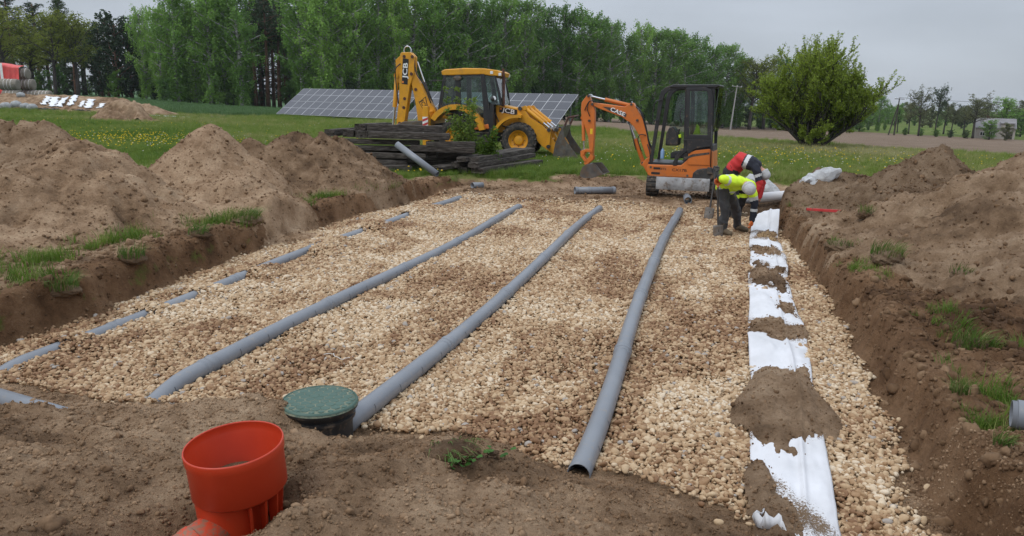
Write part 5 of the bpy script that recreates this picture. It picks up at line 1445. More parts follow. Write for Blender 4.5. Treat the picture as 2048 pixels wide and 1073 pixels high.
# ------------------------------------------------------------------ solar tables
t = NT('solar_cells'); p_ = t.objpos()
wv = t.new('ShaderNodeTexBrick'); wv.offset = 0; wv.inputs['Scale'].default_value = 1.0
wv.inputs['Brick Width'].default_value = .178; wv.inputs['Row Height'].default_value = .0875; wv.inputs['Mortar Size'].default_value = .004
wv.inputs['Color1'].default_value = (.030, .031, .040, 1); wv.inputs['Color2'].default_value = (.036, .037, .046, 1); wv.inputs['Mortar'].default_value = (.12, .12, .13, 1)
t.l.new(p_, wv.inputs['Vector'])
t.set(wv.outputs['Color'], .3, Specular_IOR_Level=.55); M_CELL = t.mat
M_ALU = plain('aluminium', (.58, .58, .59), .5, .5, var=.06)
M_GALV = plain('galvanised_steel', (.20, .21, .22), .55, .6, var=.2)
TILT = rad(34); PW, PL = 1.07, 2.08; PITCHC = 1.10
_pm = None
def solar_table(x0, y0, ncol, ztop, label):
    """x0,y0: upper left corner on the ground plan; the table runs to the right and towards the viewer"""
    dx, dy = .854, -.519
    root = empty('solar_table', (x0, y0, 0), math.atan2(dy, dx), label, 'solar panels', 'ground-mounted solar tables before the wood')
    # local: x along the table, -y towards the low edge
    global _pm
    up = Vector((0, math.cos(TILT), math.sin(TILT)))
    for r in range(2):
        for c in range(ncol):
            if _pm is None:
                mb = MB(); mb.box((0, 0, 0), (PW, PL, .035), 0)
                b = mb.build('panel', [M_ALU, M_CELL], root)
                for q in (-1, 1): 
                    m2 = [(-PW / 2 + .017, q * .5225 - .507, .0185), (PW / 2 - .017, q * .5225 - .507, .0185), (PW / 2 - .017, q * .5225 + .507, .0185), (-PW / 2 + .017, q * .5225 + .507, .0185)]
                    mb.add(m2, [(0, 1, 2, 3)], 1)
                bpy.data.objects.remove(b)
                b = mb.build('panel', [M_ALU, M_CELL], root); _pm = b.data
            else:
                b = bpy.data.objects.new('panel', _pm); COL.objects.link(b); b.parent = root
            s_ = PL / 2 + .01 + (PL + .03) * r
            b.location = (PITCHC * (c + .5), -math.cos(TILT) * s_, ztop - math.sin(TILT) * s_)
            b.rotation_euler = (TILT, 0, 0)
    L = PITCHC * ncol; SLt = 2 * PL + .05
    for s_ in (.45, 1.6, 2.6, 3.8):
        mb = MB(); mb.box((L / 2, -math.cos(TILT) * s_ + .05 * math.sin(TILT), ztop - math.sin(TILT) * s_ - .07), (L + .1, .06, .09), rot=(TILT, 0, 0)); mb.build('purlin', M_GALV, root)
    k = 0; q = .25
    while q < L:
        mb = MB(); mb.box((q, -math.cos(TILT) * SLt / 2, ztop - math.sin(TILT) * SLt / 2 - .19), (.07, SLt + .15, .14), rot=(TILT, 0, 0)); mb.build('rafter', M_GALV, root)
        for s_ in (.9, 3.3):
            yy = -math.cos(TILT) * s_; zt_ = ztop - math.sin(TILT) * s_ - .22
            wx, wy = x0 + q * dx + yy * .519, y0 + q * dy + yy * .854
            g = gz(wx, wy) - .05
            MB().box((q, yy, (zt_ + g) / 2), (.09, .09, zt_ - g)).build('post', M_GALV, root)
        yy = -math.cos(TILT) * .9; mb = MB(); mb.tube([(q, yy, -.3), (q, -math.cos(TILT) * 2.5, ztop - math.sin(TILT) * 2.5 - .26)], .03, 6); mb.build('brace', M_GALV, root)
        q += (L - .5) / 4
    return root
solar_table(-20.3, 72.6, 13, 2.42, 'left solar panel table beside the sand heaps, before the birches')
solar_table(-20.3 + .854 * 15.0, 72.6 - .519 * 15.0, 13, 2.36, 'right solar panel table behind the backhoe loader')

# ------------------------------------------------------------------ poles and wire
M_CONC = plain('grey_concrete', (.36, .35, .33), .85, var=.15)
M_DKWOOD = plain('dark_pole_wood', (.05, .04, .033), .9)
def pole(x, y, h, lean, label, mat, arm=True, legs=False):
    g = gz(x, y)
    root = empty('utility_pole', (x, y, g - .2), 0, label, 'utility pole')
    root.rotation_euler = (0, lean, 0)
    mb = MB(); mb.tube([(0, 0, 0), (0, 0, h + .2)], [.17, .10], 10); mb.build('shaft', mat, root, 60)
    if legs: mb = MB(); mb.tube([(-1.2, 0, -.2), (-.05, 0, h * .85)], [.14, .1], 10); mb.build('stay_leg', mat, root, 60)
    if arm:
        MB().box((0, -.1, h + .02), (1.9, .09, .10)).build('crossarm', mat, root)
        for q in (-.85, 0, .85): mb = MB(); mb.lathe([(.0005, .20), (.05, .17), (.035, .1), (.06, .06), (.02, 0)], 10, M=Matrix.Translation((q, -.1, h + .07))); mb.build('insulator', M_WHITE, root, 40)
    return root
pole(41.4, 145, 8.3, rad(4), 'pale concrete pole leaning a little, before the dark wood', M_CONC)
pole(75.5, 150, 7.2, rad(1), 'dark wooden pole with a stay beside the far trees', M_DKWOOD, True, True)
mb = MB()
P0, P1 = Vector((75.5, 150, gz(75.5, 150) + 7.3)), Vector((140, 158, gz(75.5, 150) + 8.6))
mb.tube([P0.lerp(P1, f) - Vector((0, 0, 1.1 * 4 * f * (1 - f))) for f in np.linspace(0, 1, 24)], .03, 5)
tag(mb.build('power_line', M_DKM, None, 180), 'thin power line sagging across the grey sky on the right', 'wire')

# ------------------------------------------------------------------ far house
M_WALL = plain('pale_render', (.34, .31, .27), .9, var=.15, scale=.6)
M_ROOF = plain('grey_roof_sheet', (.21, .20, .20), .8, var=.15, scale=.8)
M_DARKPANE = plain('dark_pane', (.03, .032, .035), .2)
hx, hy = 96.5, 152.0
hz = gz(hx, hy)
hs = empty('house', (hx, hy, hz - .2), rad(-28), 'pale grey house with dormer roof behind far fruit trees', 'house')
hs.scale = (.8, .8, .74)
MB().box((0, 0, 1.5), (8.4, 7, 3.0)).build('wall', M_WALL, hs)
mb = MB(); mb.prism([(-4.7, 2.95), (0, 5.4), (4.7, 2.95), (4.7, 3.1), (0, 5.6), (-4.7, 3.1)], -3.9, 3.9, M=Matrix.Rotation(rad(90), 4, 'Z') @ Matrix.Diagonal((.82, 1.12, 1, 1))); mb.build('roof', M_ROOF, hs)
mb = MB(); mb.prism([(-3.5, 2.98), (0, 5.3), (3.5, 2.98)], -4.18, 4.18, M=Matrix.Rotation(rad(90), 4, 'Z')); mb.build('gable', M_WALL, hs)
mb = MB(); mb.box((2.4, -2.5, 3.7), (2.6, 2.6, 1.5)); dm = mb.build('dormer', M_WALL, hs)
MB().box((2.4, -2.6, 4.55), (3.0, 3.0, .16), rot=(rad(8), 0, 0)).build('dormer_roof', M_ROOF, dm)
for (x, z) in ((-2.6, 1.5), (-.4, 1.5), (2.4, 3.75), (-2.2, 3.6)):
    wdw = MB().box((x, -3.53 if z < 3 else (-3.83 if x > 0 else -3.1), z), (1.1, .1, 1.0)).build('window', M_WHITE, hs)
    for q in (-.26, .26): MB().box((x + q, -3.59 if z < 3 else (-3.89 if x > 0 else -3.16), z), (.44, .03, .86)).build('pane', M_DARKPANE, wdw)
MB().box((3.2, -3.55, 1.1), (1.0, .1, 2.1)).build('door', M_DKWOOD, hs)
MB().box((-1.6, 1, 5.6), (.6, .6, 1.2)).build('chimney', M_RUSTP, hs)

# ------------------------------------------------------------------ left background: bales, tarpaulin, silage mound
t = NT('hay'); p_ = t.objpos((1, 6, 6))
t.set(t.ramp(t.noise(p_, 4, 8, .75), [(.3, (.13, .11, .085, 1)), (.5, (.26, .23, .19, 1)), (.7, (.36, .33, .28, 1))]), .95, Specular_IOR_Level=.1); t.bump(t.noise(p_, 9, 6, .8), .9, .05); M_HAY = t.mat
bz0 = gz(-56, 84)
def bale(x, y, z, label, r=.60, w=1.25, rz=0.0):
    root = empty('hay_bale', (x, y, z), rz, label, 'hay bale', 'round hay bales stacked by the red tarpaulin')
    mb = MB(); n = 28
    pr = [(.02, -w / 2), (r * .55, -w / 2 - .01), (r * .93, -w / 2 + .01), (r, -w / 2 + .08), (r * 1.01, -w / 4), (r * .985, 0), (r * 1.01, w / 4), (r, w / 2 - .08), (r * .93, w / 2 - .01), (r * .55, w / 2 + .01), (.02, w / 2)]
    mb.lathe(pr, n, M=Matrix.Rotation(rad(90), 4, 'Y')); mb.build('bale_body', M_HAY, root, 60)
    for q in (-.35, 0, .35):
        mb = MB(); mb.lathe([(r * 1.012, q - .02), (r * 1.02, q), (r * 1.012, q + .02)], n, M=Matrix.Rotation(rad(90), 4, 'Y')); mb.build('twine', M_STR, root, 60)
    return root
def BX(px, dy=84): return (px - 1024) / 1479 * (dy * .974 + .3)
g = bz0 - .05
for (px, dy, z, lb, w) in ((46, 84, 2.95, 'topmost round hay bale beside the red tarpaulin', 1.0), (51, 84, 1.8, 'middle hay bale under the topmost one', 1.35),
        (15, 82, 1.75, 'large hay bale lying in front of the red tarpaulin', 1.8), (17, 82, .62, 'bottom hay bale in front of the red tarpaulin', 1.6),
        (44, 84, .6, 'bottom hay bale nearest the tarpaulin edge', 1.2), (61, 84, .6, 'bottom hay bale in the middle of the low row', 1.3), (82, 84, .6, 'hay bale at the right end of the low row', 1.4)):
    bale(BX(px, dy), dy, g + z, lb, .60, w, rad(6))
M_TARP = plain('red_tarpaulin', (.66, .085, .075), .55, var=.2, scale=1.2)
X0, X1 = BX(-30, 83), BX(37, 83)
S_, T_ = np.meshgrid(np.linspace(0, 1, 50), np.linspace(0, 1, 30))
tx = X0 + (X1 - X0) * S_; tz = g + 3.95 - 3.4 * T_ + .12 * np.sin(S_ * 5); ty = 83.0 - .08 * np.sin(S_ * 38 + T_ * 2) * (.3 + T_) - .25 * T_ + .06 * fbm(S_ * 8, T_ * 4, 3, 700)
ty = np.where(T_ < .06, ty + (0.06 - T_) * 18, ty)
idx = np.arange(S_.size).reshape(S_.shape)
me = np_mesh('tarpaulin', np.stack([tx, ty, tz], -1).reshape(-1, 3), np.stack([idx[:-1, :-1], idx[1:, :-1], idx[1:, 1:], idx[:-1, 1:]], -1).reshape(-1, 4))
tp = mesh_obj('tarpaulin', me, M_TARP, smooth=180); tp.modifiers.new('t', 'SOLIDIFY').thickness = .02
tag(tp, 'red tarpaulin hanging over the bales at the left picture edge', 'tarpaulin')
MB().box((BX(3, 82.7), 82.6, g + 3.0), (.28, .05, 2.0)).build('white_mark', M_WHITE, tp)
M_CLOD = M_SOIL
m_far = heap('soil_mound', 'long low earth mound with torn white foil, far left beyond the meadow', [(-44, 62, 1.15, .42, 12, -.5), (-34, 61.5, .8, .4, 5, -2)], (-50, -25, 57, 67), step=.16, seed=720, mat=M_SOIL)
m_sm = heap('soil_heap', 'small clod-covered heap standing alone in the meadow, far left', [(-25.2, 47.8, 1.05, .85, .9, 0)], (-28.2, -21.6, 45.2, 50.5), step=.09, seed=740, mat=M_SOIL, amp=2.2)
def mound_z(V, x, y):
    d = (V[:, 0] - x) ** 2 + (V[:, 1] - y) ** 2
    i = np.argmin(d); return float(V[i, 2]) if d[i] < .1 else gz(x, y)
VM = [V for V, o in HEAPS if o is m_far][0]
def foil(pts, w, mat, label, group=None):
    vs = []; n = 14
    P = [Vector((p[0], p[1], 0)) for p in pts]
    for i in range(n + 1):
        f = i / n * (len(P) - 1); k = min(int(f), len(P) - 2); q = P[k].lerp(P[k + 1], f - k)
        ww = w * (.75 + .35 * math.sin(i * 1.7))
        for s in (-.5, -.17, .17, .5):
            x, y = q.x + s * ww, q.y + .05 * math.sin(i); vs.append((x, y, mound_z(VM, x, y) + .07 + .03 * math.sin(i * 2.1 + s * 9)))
    fs = [(4 * i + j, 4 * i + j + 1, 4 * i + 5 + j, 4 * i + 4 + j) for i in range(n) for j in range(3)]
    mb = MB(); o = mb.add(vs, fs).build('foil_strip', mat, None, 180); o.modifiers.new('t', 'SOLIDIFY').thickness = .012
    return tag(o, label, 'foil', group)
M_FOIL = plain('white_foil', (.78, .79, .80), .4, var=.05); M_BFOIL = plain('black_foil', (.02, .021, .023), .35, var=.2)
def FX(px, y=60.5): return (px - 1024) / 1479 * (y * .974 + .3)
foil([(FX(84), 61.0), (FX(92), 59.6)], .55, M_FOIL, 'leftmost white foil strip on the far earth mound')
foil([(FX(97), 61.0), (FX(112), 59.3)], .8, M_FOIL, 'widest slanting white foil strip on the far earth mound')
foil([(FX(114), 61.2), (FX(126), 59.3)], .62, M_FOIL, 'third slanting white foil strip on the far earth mound')
foil([(FX(128), 61.9), (FX(146), 59.5)], .6, M_FOIL, 'white foil strip reaching over the top of the far earth mound')
foil([(FX(160), 60.6), (FX(168), 59.4)], .4, M_FOIL, 'small white foil scrap right of the foil stripes')
foil([(FX(171), 60.9), (FX(184), 59.3)], .7, M_FOIL, 'white foil strip above a black foil edge')
foil([(FX(205), 60.0), (FX(208), 59.2)], .55, M_FOIL, 'white foil scrap nearest the small clod-covered heap')
foil([(FX(92), 59.0), (FX(112), 58.8), (FX(128), 58.9)], .9, M_BFOIL, 'black foil edge at the foot of the white foil stripes')
foil([(FX(168), 58.9), (FX(190), 58.7)], .9, M_BFOIL, 'short black foil edge right of the white foil stripes')
def flat_foil(x0, x1, y, mat, label):
    vs = []; n = 12
    for i in range(n + 1):
        x = x0 + (x1 - x0) * i / n
        for s in (0, 1): yy = y + s * (.35 + .2 * math.sin(i * 1.3)); vs.append((x, yy, gz(x, yy) + .05 + .04 * abs(math.sin(i * 1.9 + s))))
    o = MB().add(vs, [(2 * i, 2 * i + 2, 2 * i + 3, 2 * i + 1) for i in range(n)]).build('foil_strip', mat, None, 180); o.modifiers.new('t', 'SOLIDIFY').thickness = .012
    tag(o, label, 'foil')
flat_foil(-27.2, -24.2, 56, M_FOIL, 'white foil lying flat on the meadow behind the small heap'); flat_foil(-23.5, -20.4, 58, M_BFOIL, 'black foil strip lying flat on the meadow, right of the white one')
M_STONE = plain('grey_stone', (.30, .31, .31), .85, var=.25)
for k, (px, y, r, lb) in enumerate(((3, 59.2, .42, 'grey boulder at the left picture edge on the earth mound'), (25, 59.6, .40, 'upper grey boulder on the far earth mound'), (42, 59.0, .34, 'middle grey boulder at the foot of the far earth mound'), (56, 58.7, .36, 'right grey boulder at the foot of the far earth mound'), (36, 61.3, .3, 'small grey boulder near the bales'))):
    x = FX(px, y); o = lump_mesh('boulder', (r * 1.1, r, r * .85), M_STONE, None, 800 + k, .15, 3); o.location = (x, y, mound_z(VM, x, y) + r * .35)
    tag(o, lb, 'boulder', 'grey boulders on the far earth mound')
# ------------------------------------------------------------------ trees
def foliage_mat(name, stops, trans=.3, nscale=.35):
    t = NT(name)
    oi = t.new('ShaderNodeObjectInfo')
    r = t.math('ADD', t.math('MULTIPLY', t.noise(t.objpos(), nscale * 20, 3, .7), .65), t.math('MULTIPLY', oi.outputs['Random'], .35))
    col = t.ramp(r, stops)
    t.set(col, .7, Specular_IOR_Level=.15)
    tl = t.new('ShaderNodeBsdfTranslucent'); t.l.new(col, tl.inputs[0])
    mx = t.new('ShaderNodeMixShader'); mx.inputs[0].default_value = trans
    t.l.new(t.bsdf.outputs[0], mx.inputs[1]); t.l.new(tl.outputs[0], mx.inputs[2]); t.l.new(mx.outputs[0], t.out.inputs['Surface'])
    return t.mat
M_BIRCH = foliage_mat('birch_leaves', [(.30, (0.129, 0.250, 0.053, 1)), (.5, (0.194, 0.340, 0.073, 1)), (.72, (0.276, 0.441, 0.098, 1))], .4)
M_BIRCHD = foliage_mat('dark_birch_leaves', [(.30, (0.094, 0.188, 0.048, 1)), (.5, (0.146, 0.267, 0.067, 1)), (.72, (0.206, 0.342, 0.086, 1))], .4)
M_PINE = foliage_mat('pine_needles', [(.30, (0.032, 0.057, 0.027, 1)), (.5, (0.051, 0.084, 0.038, 1)), (.72, (0.081, 0.119, 0.049, 1))], .1)
M_OAK = foliage_mat('spring_leaves', [(.30, (0.128, 0.157, 0.029, 1)), (.5, (0.194, 0.230, 0.039, 1)), (.72, (0.273, 0.303, 0.055, 1))], .4)
M_GREYT = foliage_mat('budding_leaves', [(.30, (.115, .130, .062, 1)), (.5, (.155, .170, .080, 1)), (.72, (.200, .210, .105, 1))], .4)
t = NT('birch_bark'); p_ = t.objpos((1, 1, 3)); t.set(t.ramp(t.noise(p_, 40, 5, .7), [(.40, (.06, .055, .05, 1)), (.52, (.34, .33, .31, 1)), (.7, (.50, .49, .47, 1))]), .85); M_BBARK = t.mat
M_PBARK = plain('pine_bark', (.14, .072, .045), .9, var=.4, scale=30)
M_DBARK = plain('dark_bark', (.050, .042, .036), .9, var=.3, scale=30)

def leaf_quads(C, size, seed, droop=.0, aspect=1.6, up=.3):
    """leaf faces of about `size` round points C, random tilt; a quad each"""
    r = np.random.default_rng(seed); n = len(C)
    a = r.uniform(0, 2 * np.pi, n); tz = r.normal(0, .6, n) - droop
    d = np.stack([np.cos(a), np.sin(a), tz], -1); d /= np.linalg.norm(d, axis=1)[:, None]
    h = r.normal(0, 1, (n, 3)); s = np.cross(d, h); s /= np.maximum(np.linalg.norm(s, axis=1), 1e-6)[:, None]
    L = size * r.uniform(.6, 1.4, n)[:, None]; W = L / aspect
    V = np.stack([C - d * L * .5, C + s * W * .5, C + d * L * .5, C - s * W * .5], 1).reshape(-1, 3)
    F = np.arange(n * 4).reshape(n, 4)
    return V, F
def trunk_mesh(name, H, r0, limbs, seed, bend=.02, mat=None):
    mb = MB(); rr = random.Random(seed)
    ph = rr.uniform(0, 6); n = 10
    ax = [Vector((bend * H * math.sin(i / n * 2.6 + ph) * (i / n), bend * H * math.cos(i / n * 2.1 + ph) * (i / n), H * i / n)) for i in range(n + 1)]
    mb.tube(ax, [r0 * (1 - .93 * (i / n)) + .004 for i in range(n + 1)], 7)
    tips = []
    for (f, L, el, az) in limbs:
        k = f * n; i = int(k); p = ax[i].lerp(ax[min(i + 1, n)], k - i)
        d = Vector((math.cos(az) * math.cos(el), math.sin(az) * math.cos(el), math.sin(el)))
        pts = [p]; m = 5
        for j in range(m):
            d = (d + Vector((rr.gauss(0, .15), rr.gauss(0, .15), rr.gauss(.03, .12)))).normalized(); pts.append(pts[-1] + d * L / m)
        rb = r0 * (1 - .9 * f) * .55
        mb.tube(pts, [rb * (1 - .85 * j / m) + .003 for j in range(m + 1)], 5, cap=False)
        tips.append(pts)
    me = bpy.data.meshes.new(name); me.from_pydata(mb.v, [], mb.f); me.update()
    me.polygons.foreach_set('use_smooth', [True] * len(me.polygons))
    return me, tips
PROTO = {}
def make_proto(kind, var):
    """unit-height tree: trunk mesh and crown mesh"""
    seed = hash((kind, var)) % 1 + {'birch': 10, 'pine': 40, 'oak': 70, 'spruce': 100, 'bare': 130, 'bushy': 160}[kind] + var
    rr = random.Random(seed); rng = np.random.default_rng(seed)
    limbs = []; C = []
    if kind == 'birch':
        for i in range(44):
            f = .07 + .91 * (i / 43) ** .9; L = (.05 + .15 * math.sin(math.pi * min(1, (1 - f) * 1.15 + .06)) ** .8) * rr.uniform(.7, 1.25)
            limbs.append((min(f, .985), L, rr.uniform(.5, 1.0), i * 2.4 + rr.uniform(-.5, .5)))
        me, tips = trunk_mesh('trunk', .99, .012, limbs, seed)
        for pts in tips:
            for k in range(34):
                q = pts[rr.randint(2, 5)]
                c0 = np.array(q) + rng.normal(0, .017, 3)
                m = 6; drop = rng.uniform(.02, .085)
                s = np.linspace(0, 1, m)[:, None]
                C.append(c0 + s * np.array([rng.normal(0, .01), rng.normal(0, .01), -drop]) + rng.normal(0, .004, (m, 3)))
        C = np.concatenate(C); size = .0155; dr = .9
    elif kind == 'pine':
        for i in range(22):
            f = .60 + .38 * i / 21; L = (.045 + .10 * (1 - (f - .6) / .4) ** .6) * rr.uniform(.6, 1.2)
            limbs.append((min(f, .98), L, rr.uniform(.05, .7), i * 2.4))
        for i in range(6): limbs.append((rr.uniform(.25, .55), rr.uniform(.02, .05), rr.uniform(-.2, .3), rr.uniform(0, 6)))
        me, tips = trunk_mesh('trunk', .985, .011, limbs, seed, .012)
        for pts in tips[:22]:
            for k in range(16):
                q = np.array(pts[rr.randint(2, 5)]) + rng.normal(0, .014, 3)
                C.append(q + rng.normal(0, .010, (12, 3)) * np.array([1, 1, .55]))
        C = np.concatenate(C); size = .012; dr = 0
    elif kind == 'spruce':
        for i in range(44):
            f = .10 + .88 * i / 43; L = (.02 + .17 * (1 - f)) * rr.uniform(.7, 1.15)
            limbs.append((min(f, .985), L, rr.uniform(-.1, .45), i * 2.4))
        me, tips = trunk_mesh('trunk', .99, .012, limbs, seed, .008)
        for pts in tips:
            for k in range(18):
                q = np.array(pts[rr.randint(1, 5)]) + rng.normal(0, .014, 3)
                C.append(q + rng.normal(0, .010, (9, 3)))
        C = np.concatenate(C); size = .014; dr = .4
    elif kind in ('oak', 'bushy', 'bare'):
        lowf = .42 if kind != 'bushy' else .05
        nl = 26
        for i in range(nl):
            f = lowf + (.95 - lowf) * (i / (nl - 1)); L = (.10 + .20 * math.sin(math.pi * (.2 + .7 * (1 - f)))) * rr.uniform(.7, 1.2)
            limbs.append((f, L, rr.uniform(.3, 1.0), i * 2.4 + rr.uniform(-.4, .4)))
        me, tips = trunk_mesh('trunk', .93, .018, limbs, seed, .03)
        kk, mm = {'oak': (26, 9), 'bushy': (30, 9), 'bare': (20, 9)}[kind]
        for pts in tips:
            for k in range(kk):
                q = np.array(pts[rr.randint(2, 5)]) + rng.normal(0, .028, 3)
                C.append(q + rng.normal(0, .012, (mm, 3)))
        C = np.concatenate(C); size = {'oak': .0165, 'bushy': .027, 'bare': .018}[kind]; dr = .2
    V, F = leaf_quads(C, size, seed, dr)
    cm = np_mesh('crown', V, F)
    return me, cm
def tree(kind, var, x, y, H, label, group, leafm, barkm, name, wide=1.0, rz=None, tilt=0):
    key = (kind, var)
    if key not in PROTO: PROTO[key] = make_proto(kind, var)
    tm, cm = PROTO[key]
    root = empty(name, (x, y, gz(x, y) - .1), random.uniform(0, 6.28) if rz is None else rz, label, 'tree', group)
    if tilt: root.rotation_euler.x = tilt
    for nm, me, mt in (('trunk', tm, barkm), ('crown', cm, leafm)):
        o = bpy.data.objects.new(nm, me); COL.objects.link(o); o.parent = root
        o.scale = (H * wide, H * wide, H)
        if not len(me.materials): me.materials.append(mt)
        o.material_slots[0].link = 'OBJECT'; o.material_slots[0].material = mt
    return root
def TX(px, d): return (px - 1024) / 1479 * (d * .974 + .4)
def Htop(px, py, d):
    """height of a thing at plan distance d whose top is seen at py"""
    hor = 197.4 + .023 * (px - 1024)
    return CAMZ + (hor - py) / 1479 * d * .99 - gz(TX(px, d), d)
GF = 'trees of the wood behind the meadow'
front = [  # px, distance, top py, kind
    (8, 104, 30, 'oak'), (58, 108, 45, 'oak'), (105, 103, 22, 'oak'), (150, 106, 40, 'oak'), (28, 122, 5, 'pine'), (75, 126, 12, 'pine'), (128, 124, -8, 'spruce'), (165, 130, 60, 'oak'),
    (198, 118, 55, 'scots'), (230, 116, 46, 'scots'), (258, 120, 54, 'scots'), (212, 124, 62, 'pine'), (285, 114, 22, 'birch'), (318, 112, 18, 'birch'), (350, 110, 2, 'birch'), (384, 112, 12, 'birch'), (415, 110, -2, 'birch'), (447, 112, 8, 'birch'), (478, 110, -12, 'birch'),
    (505, 120, 2, 'pine'), (528, 117, -6, 'pine'), (552, 121, 0, 'pine'), (566, 124, 10, 'pine'), (540, 128, 4, 'pine'), (515, 128, 8, 'pine'),
    (600, 108, -14, 'birch'), (638, 106, -16, 'birch'), (676, 108, -18, 'birch'), (712, 110, -12, 'birch'), (748, 112, -10, 'birch'), (786, 112, -4, 'birch'), (822, 114, 0, 'birch'), (858, 114, -4, 'birch'), (893, 116, -2, 'birch'), (930, 116, 4, 'birch'), (968, 118, 10, 'birch'), (1004, 120, 16, 'birch'), (1040, 122, 22, 'birch'), (1078, 126, 30, 'birch'), (1112, 128, 34, 'birch'),
    (1146, 128, 48, 'birch'), (1178, 130, 52, 'birch'), (1210, 132, 58, 'birch'), (1240, 134, 66, 'birch'), (1268, 136, 72, 'birch'), (1298, 138, 74, 'birch'), (1326, 140, 80, 'birch'), (1356, 144, 84, 'birch'), (1384, 148, 88, 'birch'), (1412, 150, 96, 'birch'), (1440, 152, 104, 'birch'), (1466, 154, 112, 'birch'), (1494, 150, 114, 'oak'), (1522, 156, 112, 'oak'), (1550, 160, 128, 'birch'), (1585, 160, 132, 'birch'), (1620, 160, 140, 'birch'), (1660, 162, 150, 'birch'), (1700, 164, 165, 'birch')]
desc = {'scots': 'dark round-headed conifer', 'oak': 'yellow-green leafing tree', 'pine': 'dark pine with bare trunk', 'spruce': 'dark dense conifer', 'birch': 'tall green birch'}
near_of = [(0, 180, 'behind the hay bales'), (180, 270, 'left of the first birches'), (270, 500, 'left of the reddish trunks'), (500, 575, 'in the gap with reddish trunks'), (575, 780, 'behind the left solar table'), (780, 880, 'behind the digging arm'), (880, 1010, 'behind the yellow cab'), (1010, 1160, 'behind the right solar table'), (1160, 1330, 'behind the excavator boom'), (1330, 1460, 'behind the black cab'), (1460, 1900, 'behind the big green bush')]
cnt = {}
ORD = ' first second third fourth fifth sixth seventh eighth ninth tenth'.split(' ')
for k, (px, d, py, kind) in enumerate(front):
    H = Htop(px, py + random.uniform(-9, 13), d)
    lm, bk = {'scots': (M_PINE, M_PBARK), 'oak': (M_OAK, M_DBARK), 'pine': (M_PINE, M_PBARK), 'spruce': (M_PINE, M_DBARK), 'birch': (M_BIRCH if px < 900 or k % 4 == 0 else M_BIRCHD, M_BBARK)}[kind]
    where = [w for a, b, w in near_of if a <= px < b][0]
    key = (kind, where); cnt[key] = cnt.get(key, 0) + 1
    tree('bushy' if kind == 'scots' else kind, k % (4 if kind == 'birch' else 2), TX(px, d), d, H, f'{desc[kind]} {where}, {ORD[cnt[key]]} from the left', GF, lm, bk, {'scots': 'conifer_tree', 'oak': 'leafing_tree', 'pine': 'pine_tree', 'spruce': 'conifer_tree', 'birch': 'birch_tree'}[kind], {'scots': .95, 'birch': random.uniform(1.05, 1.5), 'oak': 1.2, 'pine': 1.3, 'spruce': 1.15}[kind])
# rows deeper in the wood and shrubs at its foot
rw = random.Random(5)
fd = sorted((a, b, c) for a, b, c, _ in front)
def front_at(px):
    return (np.interp(px, [f[0] for f in fd], [f[1] for f in fd]), np.interp(px, [f[0] for f in fd], [f[2] for f in fd]))
px = -70; k = 0
while px < 1760:
    d0, py0 = front_at(px)
    for row in range(2):
        d = d0 + 9 + 9 * row + rw.uniform(-3, 3); q = px + rw.uniform(-8, 8) + row * 14
        if 178 < q < 262: py0 = 66
        kind = rw.choice(['birch', 'birch', 'spruce']) if q > 575 or 265 < q < 490 else rw.choice(['pine', 'spruce'] if q > 170 else ['oak', 'pine', 'oak'])
        H = Htop(q, py0 + rw.uniform(28, 62), d)
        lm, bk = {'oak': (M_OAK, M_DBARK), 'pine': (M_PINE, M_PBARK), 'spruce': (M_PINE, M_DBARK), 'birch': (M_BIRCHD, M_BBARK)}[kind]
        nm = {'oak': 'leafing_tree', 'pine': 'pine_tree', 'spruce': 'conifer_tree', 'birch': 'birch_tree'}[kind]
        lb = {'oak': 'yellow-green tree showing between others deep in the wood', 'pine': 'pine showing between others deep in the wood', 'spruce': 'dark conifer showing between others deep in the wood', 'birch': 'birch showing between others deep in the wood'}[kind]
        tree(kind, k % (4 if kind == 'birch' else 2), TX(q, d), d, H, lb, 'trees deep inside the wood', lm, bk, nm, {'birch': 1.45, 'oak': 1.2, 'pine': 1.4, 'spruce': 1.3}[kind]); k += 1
    px += 31
px = -40; k = 0
while px < 1740:
    d0, _ = front_at(px); d = d0 + rw.uniform(-4, 9)
    if not (490 < px < 570 and rw.random() < .6):
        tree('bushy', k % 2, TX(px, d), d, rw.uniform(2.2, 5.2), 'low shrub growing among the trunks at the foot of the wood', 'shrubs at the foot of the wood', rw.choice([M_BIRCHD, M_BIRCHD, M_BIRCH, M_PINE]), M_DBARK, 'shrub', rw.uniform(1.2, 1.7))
    px += rw.uniform(20, 34); k += 1
